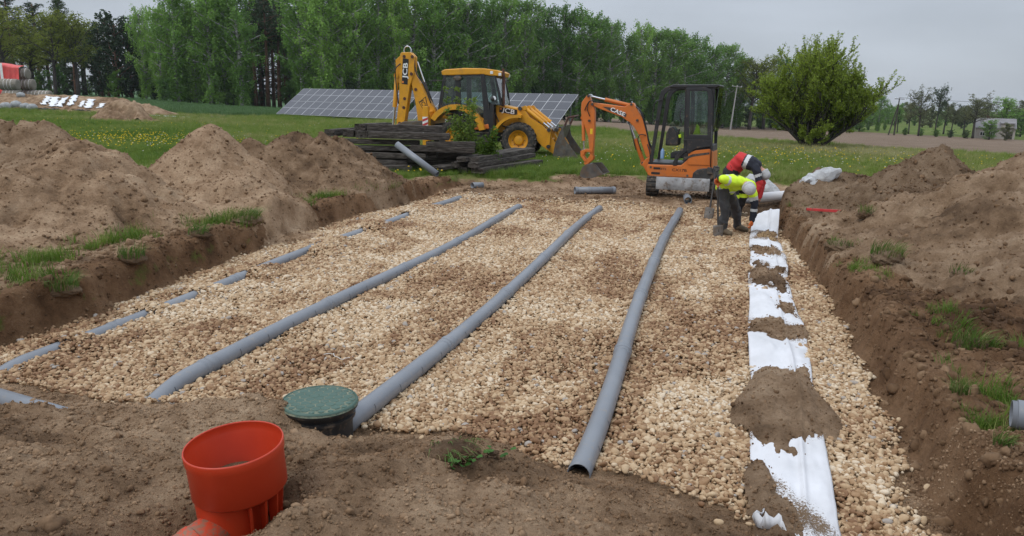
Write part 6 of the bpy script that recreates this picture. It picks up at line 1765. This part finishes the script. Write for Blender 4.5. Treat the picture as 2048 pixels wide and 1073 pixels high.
# far right: half bare trees, hedge, distant wood
for (px, d, py, kind, w, lm, lb) in ((1835, 150, 184, 'bare', 1.1, M_GREYT, 'budding round tree left of the dark thin-topped one, far right'), (1868, 156, 176, 'bare', .8, M_PINE, 'thin dark-topped tree far right'), (1815, 160, 205, 'oak', 1.1, M_GREYT, 'pale budding tree nearest the big bush, far right'),
        (1945, 148, 196, 'bare', 1.5, M_GREYT, 'spreading half-bare tree with dark limbs beside the house'), (2003, 158, 196, 'oak', 1.3, M_BIRCH, 'green round tree behind the house'), (1792, 166, 214, 'oak', 1.2, M_BIRCHD, 'dull green tree just right of the big bush, far off'), (1885, 166, 204, 'oak', 1.3, M_GREYT, 'pale tree right behind the thin dark-topped one'), (1925, 160, 212, 'oak', 1.3, M_GREYT, 'pale tree just left of the spreading half-bare one'), (1968, 162, 206, 'oak', 1.3, M_GREYT, 'pale tree between the spreading one and the green round one'), (1900, 162, 215, 'oak', 1.2, M_GREYT, 'low pale tree between the thin-topped tree and the spreading one'), (2040, 165, 222, 'bushy', 1.4, M_BIRCHD, 'dark tree right of the house'),
        (1978, 144, 240, 'bushy', 1.7, M_BIRCHD, 'bushy shrub in front of the house wall'), (2012, 143, 246, 'bushy', 1.6, M_GREYT, 'pale shrub in front of the house door'), (1930, 146, 258, 'bushy', 1.8, M_PINE, 'dark hedge bush below the spreading tree'), (1900, 147, 258, 'bushy', 1.9, M_PINE, 'dark hedge bush second from the house'), (1870, 148, 257, 'bushy', 1.9, M_BIRCHD, 'dark hedge bush third from the house'), (1840, 150, 256, 'bushy', 1.9, M_BIRCHD, 'dark hedge bush fourth from the house'), (1808, 152, 254, 'bushy', 1.8, M_BIRCHD, 'dark hedge bush next to the wooden pole')):
    tree(kind, 0 if kind != 'bare' else (px % 2), TX(px, d), d, max(1.5, Htop(px, py, d)), lb, 'trees and hedge round the far house', lm, M_DBARK, 'hedge_bush' if 'hedge' in lb else 'garden_tree', w)
px = 1640; k = 0
while px < 2160:
    d = rw.uniform(215, 300)
    tree('bushy', k % 2, TX(px, d), d, Htop(px, rw.uniform(204, 224), d), 'hazy tree of the distant wood on the horizon', 'trees of the distant wood on the right', rw.choice([M_BIRCHD, M_GREYT, M_PINE]), M_DBARK, 'distant_tree', 1.3)
    px += rw.uniform(9, 17); k += 1
for px in (-160, -120, -90):
    tree('oak', 0, TX(px, 108), 108, 13, 'yellow-green tree of the wood outside the left picture edge', 'trees deep inside the wood', M_OAK, M_DBARK, 'leafing_tree', 1.2)

# ------------------------------------------------------------------ the big bush
def big_bush(x, y, label):
    rr = random.Random(3); rng = np.random.default_rng(3)
    root = empty('willow_bush', (x, y, gz(x, y) - .05), 0, label, 'bush')
    mb = MB(); C = []
    def grow(p, d, L, r, lev, upt):
        n = 4; pts = [p]; q = p
        for j in range(n):
            d = (d + Vector((rr.gauss(0, .10), rr.gauss(0, .10), rr.gauss(upt, .08)))).normalized(); q = q + d * L / n; pts.append(q)
        mb.tube(pts, [max(.005, r * (1 - .55 * j / n)) for j in range(n + 1)], 5 if lev < 2 else 3, cap=False)
        if lev >= 1:
            m = (0, 14, 16, 30)[lev]
            for _ in range(m):
                f = rr.random() * n; i = min(int(f), n - 1); c = pts[i].lerp(pts[i + 1], f - i); C.append((c.x + rr.gauss(0, .035), c.y + rr.gauss(0, .035), c.z + rr.gauss(0, .035)))
        if lev < 3:
            for k in range((5, 6, 4)[lev]):
                f = rr.uniform(.28, 1.0) * n; i = min(int(f), n - 1); c = pts[i].lerp(pts[i + 1], f - i)
                ax = Vector((rr.gauss(0, 1), rr.gauss(0, 1), rr.gauss(.25, .7))).normalized()
                nd = (d * 1.0 + ax * (.75, .8, .75)[lev]).normalized()
                grow(c, nd, L * rr.uniform(.5, .72), r * .5, lev + 1, (.10, .10, .16)[lev])
    stems = [(i * 2.399, rr.uniform(.80, 1.25), rr.uniform(2.0, 2.5)) for i in range(11)]
    stems += [(.1, .52, 2.0), (.35, .70, 2.2), (-.3, .85, 2.3), (3.0, .62, 2.1), (3.4, .5, 1.9), (1.4, 1.4, 2.9), (.8, 1.3, 2.8), (2.4, 1.4, 2.7), (4.0, 1.35, 2.8), (5.2, 1.25, 2.8), (2.9, 1.05, 2.6), (3.6, 1.1, 2.5), (-1.0, 1.25, 2.4)]
    for (az, el, L) in stems:
        grow(Vector((.25 * math.cos(az), .2 * math.sin(az), 0)), Vector((math.cos(az) * math.cos(el), math.sin(az) * math.cos(el), math.sin(el))), L, .085, 0, .05)
    for i in range(9):   # low shoots round the base
        az = rr.uniform(0, 6.28); q_ = rr.uniform(.3, 1.0); grow(Vector((q_ * math.cos(az), .8 * q_ * math.sin(az), 0)), Vector((.35 * math.cos(az), .35 * math.sin(az), 1)).normalized(), rr.uniform(.5, .95), .02, 1, .1)
    me = bpy.data.meshes.new('branches'); me.from_pydata(mb.v, [], mb.f); me.update(); mesh_obj('branches', me, M_DBARK, root, 180)
    V, F = leaf_quads(np.array(C), .095, 5, -.35, 2.0)
    cm = np_mesh('crown', V, F); mesh_obj('crown', cm, foliage_mat('willow_leaves', [(.30, (.175, .250, .028, 1)), (.5, (.240, .320, .040, 1)), (.72, (.310, .390, .068, 1))], .5, .06), root)
    print('bush leaves', len(C))
    return root
big_bush(14.35, 36.2, 'big spreading light green bush standing alone at the field edge')

def sapling(x, y, z, h, label, seed, nst=5, spread=.25):
    rr = random.Random(seed); root = empty('sapling', (x, y, z), 0, label, 'sapling', 'leafy saplings growing by the old timbers'); mb = MB(); C = []
    for s in range(nst):
        a = rr.uniform(0, 6.28); d = Vector((math.cos(a) * rr.uniform(.1, .5) * spread * 3, math.sin(a) * rr.uniform(.1, .4) * spread * 2, 1)).normalized(); L = h * rr.uniform(.5, 1.0); pts = [Vector((rr.gauss(0, .04), rr.gauss(0, .04), 0))]
        for j in range(8):
            d = (d + Vector((rr.gauss(0, .06), rr.gauss(0, .06), .06))).normalized(); pts.append(pts[-1] + d * L / 8)
        mb.tube(pts, [.012 * (1 - .8 * j / 8) for j in range(9)], 4, cap=False)
        for j in range(1, 9):
            for _ in range(int(9 * (1.5 - j / 9))):
                a2 = rr.uniform(0, 6.28); l2 = rr.uniform(.03, .22) * (1.25 - j / 9); c = pts[j] + Vector((math.cos(a2) * l2, math.sin(a2) * l2, rr.uniform(-.02, .12)))
                for _ in range(6): C.append((c.x + rr.gauss(0, .035), c.y + rr.gauss(0, .035), c.z + rr.gauss(0, .03)))
    me = bpy.data.meshes.new('stem'); me.from_pydata(mb.v, [], mb.f); me.update(); mesh_obj('stem', me, M_DBARK, root, 180)
    V, F = leaf_quads(np.array(C), .075, seed, 0, 1.7); o = mesh_obj('crown', np_mesh('crown', V, F), M_OAKS, root)
    return root
M_OAKS = foliage_mat('sapling_leaves', [(.30, (.075, .135, .018, 1)), (.5, (.115, .185, .028, 1)), (.72, (.165, .235, .045, 1))], .35, .2)
sapling(-1.46, 20.75, gz(-1.46, 20.75), 2.35, 'tall leafy sapling rising before the yellow machine cab', 21, 8, .3)
sapling(-.72, 20.6, gz(-.72, 20.6), 1.15, 'smaller leafy sapling between the timber stack and the plank pile', 22, 6, .5)
sapling(-1.15, 20.9, gz(-1.15, 20.9), 1.3, 'thin side sapling just right of the tall one', 23, 4, .35)

# ------------------------------------------------------------------ grass, crop, flowers
tuft_src = blades('grass_tuft', 26, .10, .17, M_GRASS, None, 77, (0, 0, 0), w=.008, segs=2, droop=.7)
x_, y_ = uvp(-7.35, 5.9); tuft_src.location = (x_, y_, gz(x_, y_))
tag(tuft_src, 'single tuft of short grass at the left picture edge above the pit wall', 'grass tuft')
def from_obj(o):
    def b(ng):
        n = ng.nodes.new('GeometryNodeObjectInfo'); n.inputs['Object'].default_value = o; n.transform_space = 'ORIGINAL'
        return n.outputs['Geometry']
    return b
M_MEADOW = leafmat('meadow_grass', [(0, (.090, .165, .022, 1)), (.35, (.140, .220, .032, 1)), (.6, (.200, .262, .050, 1)), (.82, (.265, .285, .085, 1)), (1, (.38, .35, .17, 1))], True, .35)
def heap_clear(x, y):
    ok = np.ones(len(x), bool)
    for V, o in HEAPS:
        if o.name.startswith('sand_patch'): continue
        x0, x1, y0, y1 = V[:, 0].min(), V[:, 0].max(), V[:, 1].min(), V[:, 1].max()
        st = .25
        nx_, ny_ = int((x1 - x0) / st) + 2, int((y1 - y0) / st) + 2
        grid = np.full((ny_, nx_), -9.)
        np.maximum.at(grid, (((V[:, 1] - y0) / st).astype(int), ((V[:, 0] - x0) / st).astype(int)), V[:, 2])
        i, j = ((y - y0) / st).astype(int), ((x - x0) / st).astype(int)
        inb = (i >= 0) & (j >= 0) & (i < ny_) & (j < nx_) & (x >= x0) & (y >= y0)
        zz_ = np.full(len(x), -9.); zz_[inb] = grid[i[inb], j[inb]]
        ok &= ~(zz_ > ground_xy(x, y) + .03)
    return ok
N = 90000
d = 11 * (75 / 11.) ** RNG.random(N); az = RNG.uniform(rad(-39), rad(39), N)
x, y = d * np.sin(az), d * np.cos(az)
u, v = xy2uv(x, y)
z, so, g_, pl, cr = ground_uv(u, v, True)
k = (so < .35) & (pl < .4) & (RNG.random(N) < .95); k &= heap_clear(x, y)
x, y, z, d = x[k], y[k], z[k], d[k]; n = len(x); print('tufts', n)
nz = fbm(x * .25, y * .25, 4, 900)
sc = (.55 + d / 60.) * RNG.uniform(.5, 1.25, n) * (1 + .6 * nz)
tint = np.clip(.40 + .5 * fbm(x * .12, y * .12, 3, 910) + RNG.normal(0, .16, n) + .12 * sstep(15, 40, d) + .14 * (x > 6), 0, 1)
scatter('meadow_grass', np.stack([x, y, z], -1), np.stack([RNG.normal(0, .1, n), RNG.normal(0, .1, n), RNG.uniform(0, 6.28, n)], -1), np.stack([sc, sc, sc * RNG.uniform(.7, 1.1, n)], -1), tint, from_obj(tuft_src), M_MEADOW, 'green meadow grass round the pit and heaps', 'grass')
# lusher grass left standing along the pit edge
pts = []
def verge(cu, cv, ru, rv, n): 
    a = RNG.normal(0, .5, (n, 2)); pts.append(np.stack([cu + a[:, 0] * ru, cv + a[:, 1] * rv], -1))
for a in ((-7.2, 5.2, .9, .8, 38), (-6.75, 5.7, .5, .6, 30), (-7.4, 6.4, .6, .8, 38), (-7.5, 7.4, .45, .8, 42), (-7.35, 8.3, .42, .7, 42), (-7.15, 9.1, .42, .6, 38), (-7.0, 9.75, .38, .5, 110), (-7.25, 11.5, .35, .6, 30), (-7.2, 12.4, .4, .7, 38), (-7.0, 13.4, .35, .6, 30), (-6.8, 14.4, .3, .6, 60),
          (2.15, 7.45, .28, .6, 26), (2.25, 6.9, .25, .35, 14), (2.1, 9.9, .4, .3, 18), (1.9, 10.7, .25, .4, 40), (2.1, 12.6, .3, .6, 40), (2.0, 5.7, .25, .35, 40), (1.85, 5.1, .2, .3, 30), (1.75, 15.6, .4, .6, 40), (2.6, 14.0, .3, .4, 20), (1.75, 9.2, .25, .5, 24), (-5.5, 18.9, .8, .3, 38), (-3.5, 19.8, .8, .3, 100)): verge(*a)
pts = np.concatenate(pts); u, v = pts[:, 0], pts[:, 1]
dl_, dr_, db_ = pit_parts(u, v); k = ((dl_ < -.06) | (dr_ < -.06) | (v > 17.5)) & (fbm(u * 2.2, v * 2.2, 3, 930) > -.25); u, v = u[k], v[k]
x, y = uv2xy(u, v); z = ground_uv(u, v); n = len(x)
sc = RNG.uniform(.45, 1.25, n) * np.where(u > 0, .7, 1.0)
scatter('verge_grass', np.stack([x, y, z - .01], -1), np.stack([RNG.normal(-.1, .2, n), RNG.normal(.1, .2, n), RNG.uniform(0, 6.28, n)], -1), np.stack([sc, sc, sc * RNG.uniform(.8, 1.2, n)], -1), np.clip(RNG.normal(.18, .22, n) + .5 * (RNG.random(n) < .12), 0, 1), from_obj(tuft_src), M_MEADOW, 'long green grass left standing along the pit edges', 'grass')
# winter cereal far left
N = 9000
x = RNG.uniform(-75, -21, N); y = RNG.uniform(60, 104, N); u, v = xy2uv(x, y)
z, so, g_, pl, cr = ground_uv(u, v, True); k = (cr > .5); x, y, z = x[k], y[k], z[k]; n = len(x)
M_CROP = leafmat('cereal_leaf', [(0, (.06, .125, .04, 1)), (1, (.11, .19, .065, 1))], True)
scatter('cereal_crop', np.stack([x, y, z], -1), np.c_[np.zeros((n, 2)), RNG.uniform(0, 6.28, n)], np.c_[RNG.uniform(3, 4.5, (n, 2)), RNG.uniform(2.4, 3.6, n)], RNG.random(n), from_obj(tuft_src), M_CROP, 'bluish green strip of young cereal before the wood', 'crop')
# dandelions
def flowers(name, label, spots, mat, size, seed):
    r = np.random.default_rng(seed); P = []
    for (cx, cy, rx, ry, n) in spots: P.append(np.stack([r.normal(cx, rx, n), r.normal(cy, ry, n)], -1))
    P = np.concatenate(P); x, y = P[:, 0], P[:, 1]; u, v = xy2uv(x, y)
    z, so, g_, pl, cr = ground_uv(u, v, True); k = (so < .3) & (pl < .3); k &= heap_clear(x, y); x, y, z = x[k], y[k], z[k]; n = len(x)
    s = size * r.uniform(.7, 1.3, n)
    scatter(name, np.stack([x, y, z + .12 + .06 * r.random(n)], -1), r.uniform(-.4, .4, (n, 3)), np.stack([s, s, s * .6], -1), r.random(n), lump(2, .2, 2), mat, label, 'flowers')
M_DAND = plain('dandelion_yellow', (.75, .52, .01), .8); M_CLOCK = plain('dandelion_clock', (.62, .60, .56), .9)
flowers('dandelion_flowers', 'yellow dandelions scattered over the meadow', [(-15.5, 30, 2.6, 3.2, 420), (-13.5, 28, 1.8, 1.6, 160), (-24, 42, 5, 2, 60), (10, 27, 3.5, 4, 200), (13, 31, 3.5, 2.5, 120), (8.5, 30, 1.2, 4, 60), (-2.2, 18.7, .5, .3, 26), (-7, 40, 8, 8, 60)], M_DAND, .020, 1)
flowers('dandelion_clocks', 'white seed heads scattered over the meadow', [(-12.5, 29, 2.6, 3, 110), (4, 27, 3, 4, 130), (12, 28, 5, 4, 150), (-8, 45, 5, 4, 60)], M_CLOCK, .017, 2)

# ------------------------------------------------------------------ air
t = NT('haze'); t.n.remove(t.bsdf)
pv = t.new('ShaderNodeVolumePrincipled'); pv.inputs['Color'].default_value = (.86, .90, .95, 1); pv.inputs['Density'].default_value = .00018; pv.inputs['Anisotropy'].default_value = .2
t.l.new(pv.outputs[0], t.out.inputs['Volume'])
hz_ = MB().box((0, 880, 12), (3500, 1990, 44)).build('haze', t.mat)
tag(hz_, 'thin pale air haze over the far trees', 'haze', kind='stuff')
# ------------------------------------------------------------------ workers
def flesh(name, chains, voxel=.018, smooth=6):
    """one continuous surface grown round chains of (point, radius)"""
    mb = MB(); ico = []
    bm = bmesh.new(); bmesh.ops.create_icosphere(bm, subdivisions=2, radius=1); iv = [v.co.copy() for v in bm.verts]; fi = [tuple(v.index for v in f.verts) for f in bm.faces]; bm.free()
    for ch in chains:
        P = [Vector(p) for p, r in ch]; R_ = [r for p, r in ch]
        for p, r in zip(P, R_): mb.add([p + q * r for q in iv], fi)
        for i in range(len(P) - 1):
            if (P[i + 1] - P[i]).length > 1e-4: mb.tube([P[i], P[i + 1]], [R_[i], R_[i + 1]], 14)
    me = bpy.data.meshes.new('tmp'); me.from_pydata(mb.v, [], mb.f); me.update()
    o = bpy.data.objects.new('tmp', me); COL.objects.link(o)
    m = o.modifiers.new('r', 'REMESH'); m.mode = 'VOXEL'; m.voxel_size = voxel
    m = o.modifiers.new('s', 'SMOOTH'); m.factor = .5; m.iterations = smooth
    dg = bpy.context.evaluated_depsgraph_get(); dg.update()
    out = bpy.data.meshes.new_from_object(o.evaluated_get(dg))
    bpy.data.objects.remove(o); bpy.data.meshes.remove(me); out.name = name; out.materials.clear()
    return out
def seg_t(p, a, b):
    d = b - a; t_ = max(0, min(1, (p - a).dot(d) / d.length_squared)); return t_, (p - a - d * t_).length
def wrinkle(me, amp, seed, f=9):
    n = len(me.vertices); co = np.empty(n * 3); me.vertices.foreach_get('co', co); co = co.reshape(-1, 3)
    nr = np.empty(n * 3); me.vertex_normals.foreach_get('vector', nr); nr = nr.reshape(-1, 3)
    w = fbm(co[:, 0] * f + co[:, 2] * f * 1.2, co[:, 1] * f - co[:, 2] * f * .7, 3, seed)
    me.vertices.foreach_set('co', (co + nr * (w * amp)[:, None]).astype(np.float32).ravel()); me.update()
M_SKIN = plain('skin', (.50, .26, .18), .55, var=.08)
M_EYE = plain('eye_dark', (.02, .015, .012), .3)
M_GREYB = plain('grey_knit', (.44, .44, .44), .95, var=.12, scale=40)
M_DGREYT = plain('dark_grey_trousers', (.055, .055, .058), .9, var=.2, dirt=.15)
M_BLACKT = plain('black_cloth', (.018, .018, .02), .9, var=.2)
M_NAVY = plain('navy_cloth', (.016, .018, .028), .9, var=.25)
M_REDC = plain('red_cloth', (.50, .028, .028), .85, var=.15)
M_REFL = plain('reflective_tape', (.56, .57, .57), .45, var=.05)
M_GLOVE = plain('orange_glove', (.62, .13, .02), .8, var=.2, dirt=.15)
M_BOOT = plain('brown_boot', (.10, .075, .045), .8, var=.3, dirt=.4)

def hand(parent, name, P, fwd, side, mat, curl=.6, s=1.0, flip=1):
    """palm with four unequal fingers and a thumb at its side; P wrist, fwd to the fingertips, side towards the thumb"""
    f = Vector(fwd).normalized(); sd = Vector(side); sd = (sd - f * sd.dot(f)).normalized(); nn = f.cross(sd) * flip
    P = Vector(P)
    out = flesh('palm', [[(P - f * .03 * s, .030 * s), (P + f * .01 * s + sd * .012 * s, .028 * s), (P + f * .07 * s + sd * .018 * s, .020 * s)], [(P - f * .02 * s, .028 * s), (P + f * .015 * s - sd * .012 * s, .026 * s), (P + f * .07 * s - sd * .022 * s, .019 * s)]], .007, 2)
    bm = bmesh.new(); bm.from_mesh(out)
    # fingers as separate short chains rooted in the palm
    for k, (off, L) in enumerate(((.030, .072), (.010, .082), (-.011, .076), (-.031, .058))):
        q = P + f * .068 * s + sd * off * s; pts = [q - f * .01 * s]; d = f.copy(); 
        for j in range(4):
            ang = curl * (.35, .8, .8, .5)[j]
            d = (Quaternion(sd, -ang * flip) @ d); pts.append(pts[-1] + d * L * s * (.34, .30, .22, .14)[j])
        mb = MB(); mb.tube(pts, [.0105 * s, .0105 * s, .0098 * s, .009 * s, .006 * s], 8)
        m2 = bpy.data.meshes.new('f'); m2.from_pydata(mb.v, [], mb.f); bm.from_mesh(m2); bpy.data.meshes.remove(m2)
    q = P + f * .012 * s + sd * .030 * s; d = (f * .6 + sd * .8).normalized(); pts = [q]
    for j in range(3): d = (Quaternion(f, .35 * curl * flip) @ d); d = (d + f * .18).normalized(); pts.append(pts[-1] + d * (.034, .028, .022)[j] * s)
    mb = MB(); mb.tube(pts, [.014 * s, .0125 * s, .011 * s, .007 * s], 8); m2 = bpy.data.meshes.new('f'); m2.from_pydata(mb.v, [], mb.f); bm.from_mesh(m2); bpy.data.meshes.remove(m2)
    me = bpy.data.meshes.new(name); bm.to_mesh(me); bm.free()
    return mesh_obj(name, me, mat, parent, 180)

def worker(loc, rz, label, pel, sp, nk, hd, look, sh, el, wr, hip, kn, an, toe, jacket_fn, jmats, trousers_fn, tmats, hat_fn=None, rj=1.0):
    V3 = Vector
    root = empty('person', loc, rz, label, 'person')
    pel, sp, nk, hd, look = V3(pel), V3(sp), V3(nk), V3(hd), V3(look).normalized()
    chest = sp.lerp(nk, .62)
    upv = (hd - nk).normalized()
    back = (nk - sp).normalized()
    sd_ = (V3(sh[1]) - V3(sh[0])).normalized()
    W_ = (V3(sh[1]) - V3(sh[0])).length / 2
    # body: one continuous surface with head, face, neck, limbs
    ch = [[(pel, .11), (sp, .11), (chest, .115), (nk, .06), (nk.lerp(hd, .5), .055), (hd, .088), (hd + upv * .055, .078)],
          [(hd + look * .02, .080), (hd + look * .055 - upv * .03, .055), (hd + look * .070 - upv * .085, .034)], [(hd + look * .085 + upv * .01, .014), (hd + look * .112 - upv * .018, .017)]]
    ear = look.cross(upv).normalized()
    for s in (-1, 1): ch.append([(hd + ear * s * .082 - upv * .015, .018), (hd + ear * s * .094 + upv * .012, .014)])
    for k in (0, 1):
        ch.append([(chest, .09), (sh[k], .055), (el[k], .042), (wr[k], .030)])
        ch.append([(pel, .10), (hip[k], .08), (kn[k], .058), (an[k], .040)])
    mesh_obj('body', flesh('body', ch, .012, 3), M_SKIN, root, 180)
    # jacket
    ch = []
    for f in (-1, -.5, 0, .5, 1):
        o_ = sd_ * (W_ * .62 * f)
        q_ = 1 - .12 * abs(f)
        ch.append([(pel.lerp(sp, .12) + o_ * .78, .128 * rj * q_), (sp + o_ * .85, .132 * rj * q_), (chest + o_, .128 * rj * q_), (nk.lerp(chest, .30) + o_ * .75, .095 * rj)])
    ch.append([(nk.lerp(chest, .3), .085), (nk, .072)])
    for k in (0, 1):
        s0, e0, w0 = V3(sh[k]), V3(el[k]), V3(wr[k])
        ch.append([(chest.lerp(s0, .6), .10), (s0, .094), (s0.lerp(e0, .5), .082), (e0, .072), (e0.lerp(w0, .5), .062), (w0, .050)])
    jm = flesh('jacket', ch, .016, 5); wrinkle(jm, .020, 900)
    jo = mesh_obj('jacket', jm, jmats, root, 180)
    A_ = [(sh[k], el[k], wr[k]) for k in (0, 1)]
    for p in jm.polygons:
        c = p.center; best = (9, None, 0)
        t_, d_ = seg_t(c, pel, sp); best = min(best, (d_ - .05, 'body', t_ * .45))
        t_, d_ = seg_t(c, sp, nk); best = min(best, (d_ - .05, 'body', .45 + t_ * .55))
        for k in (0, 1):
            t_, d_ = seg_t(c, V3(sh[k]), V3(el[k])); best = min(best, (d_ + .02, 'arm%d' % k, t_ * .5))
            t_, d_ = seg_t(c, V3(el[k]), V3(wr[k])); best = min(best, (d_ + .02, 'arm%d' % k, .5 + t_ * .5))
        p.material_index = jacket_fn(best[1], best[2], c)
    # trousers
    ch = []
    hd_ = (V3(hip[1]) - V3(hip[0]))
    for f in (-.9, -.3, .3, .9): ch.append([(pel + (sp - pel) * .22 + hd_ * f * .42, .122 * rj), (pel + hd_ * f * .5 - V3((0, 0, .03)), .125 * rj)])
    for k in (0, 1):
        h0, k0, a0 = V3(hip[k]), V3(kn[k]), V3(an[k])
        ch.append([(h0, .122), (h0.lerp(k0, .5), .104), (k0, .086), (k0.lerp(a0, .5), .080), (a0, .074)])
    tm = flesh('trousers', ch, .016, 5); wrinkle(tm, .022, 910); mesh_obj('trousers', tm, tmats, root, 180)
    for p in tm.polygons: p.material_index = trousers_fn(p.center)
    # boots
    for k in (0, 1):
        a0, t0 = V3(an[k]), V3(toe[k])
        mesh_obj('boot', flesh('boot', [[(a0 + V3((0, 0, .06)), .062), (a0 - V3((0, 0, .03)), .060)], [(a0 - V3((0, 0, .035)), .058), (a0.lerp(t0, .5), .052), (t0, .046)]], .012, 3), M_BOOT, root, 180)
    # knitted hat
    q = upv.to_track_quat('Z', 'Y').to_matrix().to_4x4(); q.translation = hd + upv * .02 - look * .012
    mb = MB(); mb.lathe([(.100, -.025), (.108, -.022), (.110, .02), (.103, .022), (.104, .05), (.096, .095), (.078, .130), (.045, .152), (.0006, .160)], 24, M=q); hat = mb.build('knitted_hat', M_GREYB, root, 60)
    # eyes
    sdv = look.cross(upv).normalized()
    for s in (-1, 1):
        mb = MB(); mb.lathe([(.0005, .012), (.008, .008), (.011, 0), (.008, -.008), (.0005, -.012)], 8, M=Matrix.Translation(hd + look * .092 + upv * .012 + sdv * s * .032)); mb.build('eye', M_EYE, root, 180)
    return root, hat, upv, look
W1 = (3.79, 13.08); z1 = float(gravel_top_s(*[np.array([q]) for q in xy2uv(*W1)])[0]) + .01
def j1(part, t_, c):
    if part == 'body':
        if .10 < t_ < .20 or .44 < t_ < .53: return 2
        if .62 < t_ < .90 and c.z > .93: return 1 if (c.x * 7 + c.y * 9) % 1.6 < .8 else 0
        return 0
    if part == 'arm1':
        if .30 < t_ < .40 or .66 < t_ < .75: return 2
        return 0 if t_ < .30 else 1
    if .22 < t_ < .32: return 2
    return 0 if t_ < .6 else 1
p1, hat1, up1, lk1 = worker((W1[0], W1[1], z1), rad(-16), 'worker in yellow hi-vis jacket and grey beanie stooping with a spade', (-.06, .06, .80), (.05, -.05, .95), (.25, -.24, .96), (.32, -.36, .90), (.40, -.72, -.58),
    ((.08, -.33, .99), (.37, -.10, .91)), ((-.10, -.42, 1.02), (.47, -.08, .59)), ((-.165, -.235, 1.03), (.45, -.10, .31)),
    ((-.09, -.02, .76), (-.01, .15, .76)), ((-.02, -.06, .42), (.17, .36, .43)), ((-.04, -.02, .09), (.22, .55, .09)), ((.10, -.14, .04), (.38, .44, .04)),
    j1, [M_HIVIS, M_NAVY, M_REFL], lambda c: 0, [M_DGREYT])
hand(p1, 'glove', (-.165, -.235, 1.03), (-.3, .55, -.75), (.6, .3, 0), M_GLOVE, .9, 1.15)
hand(p1, 'glove', (.45, -.10, .30), (-.05, -.05, -1), (-.3, -.9, 0), M_GLOVE, .5, 1.15)
W2 = (4.50, 15.15); z2 = gz(*W2) + .02
def j2(part, t_, c):
    if part == 'body':
        return 0 if t_ < .54 else (3 if t_ < .58 else (2 if t_ < .70 else 1))
    if t_ < .22: return 1
    if t_ < .30: return 2
    if t_ < .42: return 1
    return 0
def tr2(c):
    return 1 if (abs(c.z - .86) < .035 or abs(c.z - .46) < .04) and c.x > -.2 else 0
p2, hat2, up2, lk2 = worker((W2[0], W2[1], z2), rad(-17), 'worker in red and navy sweater and grey beanie bending over the white fabric', (-.08, .0, .95), (.10, -.02, 1.20), (.43, -.06, 1.09), (.54, -.10, .97), (.55, -.30, -.78),
    ((.38, -.22, 1.08), (.42, .12, 1.06)), ((.50, -.27, .76), (.55, .12, .74)), ((.44, -.22, .48), (.52, .02, .47)),
    ((-.09, -.10, .90), (-.06, .10, .90)), ((.05, -.13, .50), (.22, .14, .50)), ((-.02, -.12, .09), (.12, .14, .09)), ((.14, -.18, .04), (.28, .08, .04)),
    j2, [M_REDC, M_NAVY, M_REFL, M_NAVY], tr2, [M_BLACKT, M_HIVIS], rj=1.2)
hand(p2, 'hand', (.44, -.22, .47), (-.15, .05, -1), (.5, -.8, 0), M_SKIN, .55, 1.05)
hand(p2, 'hand', (.52, .02, .46), (-.1, -.2, -1), (-.5, -.8, 0), M_SKIN, .55, 1.05)

# ------------------------------------------------------------------ spades
M_SHAFT = plain('dark_shaft', (.035, .03, .026), .6); M_OGRIP = plain('orange_grip', (.55, .12, .03), .5, var=.2, dirt=.2); M_SPADE = plain('spade_steel', (.18, .165, .15), .6, .3, var=.3, dirt=.5)
def spade(name, foot, top, facing, label, gripm, blade_l=.27):
    foot, top = Vector(foot), Vector(top); ax = (top - foot).normalized(); L = (top - foot).length
    root = empty(name, foot, 0, label, 'spade', 'spades used by the workers')
    Z_ = ax; Y_ = Vector(facing); Y_ = (Y_ - Z_ * Y_.dot(Z_)).normalized(); X_ = Y_.cross(Z_)
    Mx = Matrix((X_, Y_, Z_)).transposed().to_4x4()
    mb = MB(); vs = []
    for i in range(9):
        f = i / 8; w = .095 * (1 - .55 * max(0, (.35 - f) / .35) ** 2) ; 
        for j in range(7):
            g_ = j / 6 - .5; vs.append((g_ * 2 * w, .03 * (1 - (2 * g_) ** 2) * .8 + .012 * f, f * blade_l))
    mb.add(vs, [(7 * i + j, 7 * i + j + 1, 7 * i + 8 + j, 7 * i + 7 + j) for i in range(8) for j in range(6)], M=Mx)
    b = mb.build('blade', M_SPADE, root, 60); b.modifiers.new('t', 'SOLIDIFY').thickness = .004
    mb = MB(); mb.tube([(0, .03, blade_l - .12), (0, .012, blade_l + .04), (0, 0, L * .5), (0, 0, L - .11)], [.010, .019, .017, .016], 10, M=Mx); mb.build('shaft', M_SHAFT, root, 60)
    mb = MB(); mb.tube([(0, 0, L - .13), (0, 0, L - .10), (-.055, 0, L - .055), (-.06, 0, L), (.06, 0, L), (.055, 0, L - .055), (0, 0, L - .10)], [.02, .017, .015, .016, .016, .015, .015], 8, M=Mx); mb.build('grip', gripm, root, 60)
    return root
c16, s16 = math.cos(rad(-16)), math.sin(rad(-16))
def w1p(x, y, z): return (W1[0] + x * c16 - y * s16, W1[1] + x * s16 + y * c16, z1 + z)
spade('spade', w1p(-.10, -.34, -.06), w1p(-.185, -.20, .985), (.2, -.9, .3), 'spade with orange grip held upright by the hi-vis worker', M_OGRIP)
xs_, ys_ = 3.92, 14.75; spade('spade', (xs_, ys_, gz(xs_, ys_) + .0), (4.10, 15.1, gz(xs_, ys_) + 1.05), (0, -1, .2), 'second spade with a pale blade standing behind the hi-vis worker', M_BLK)
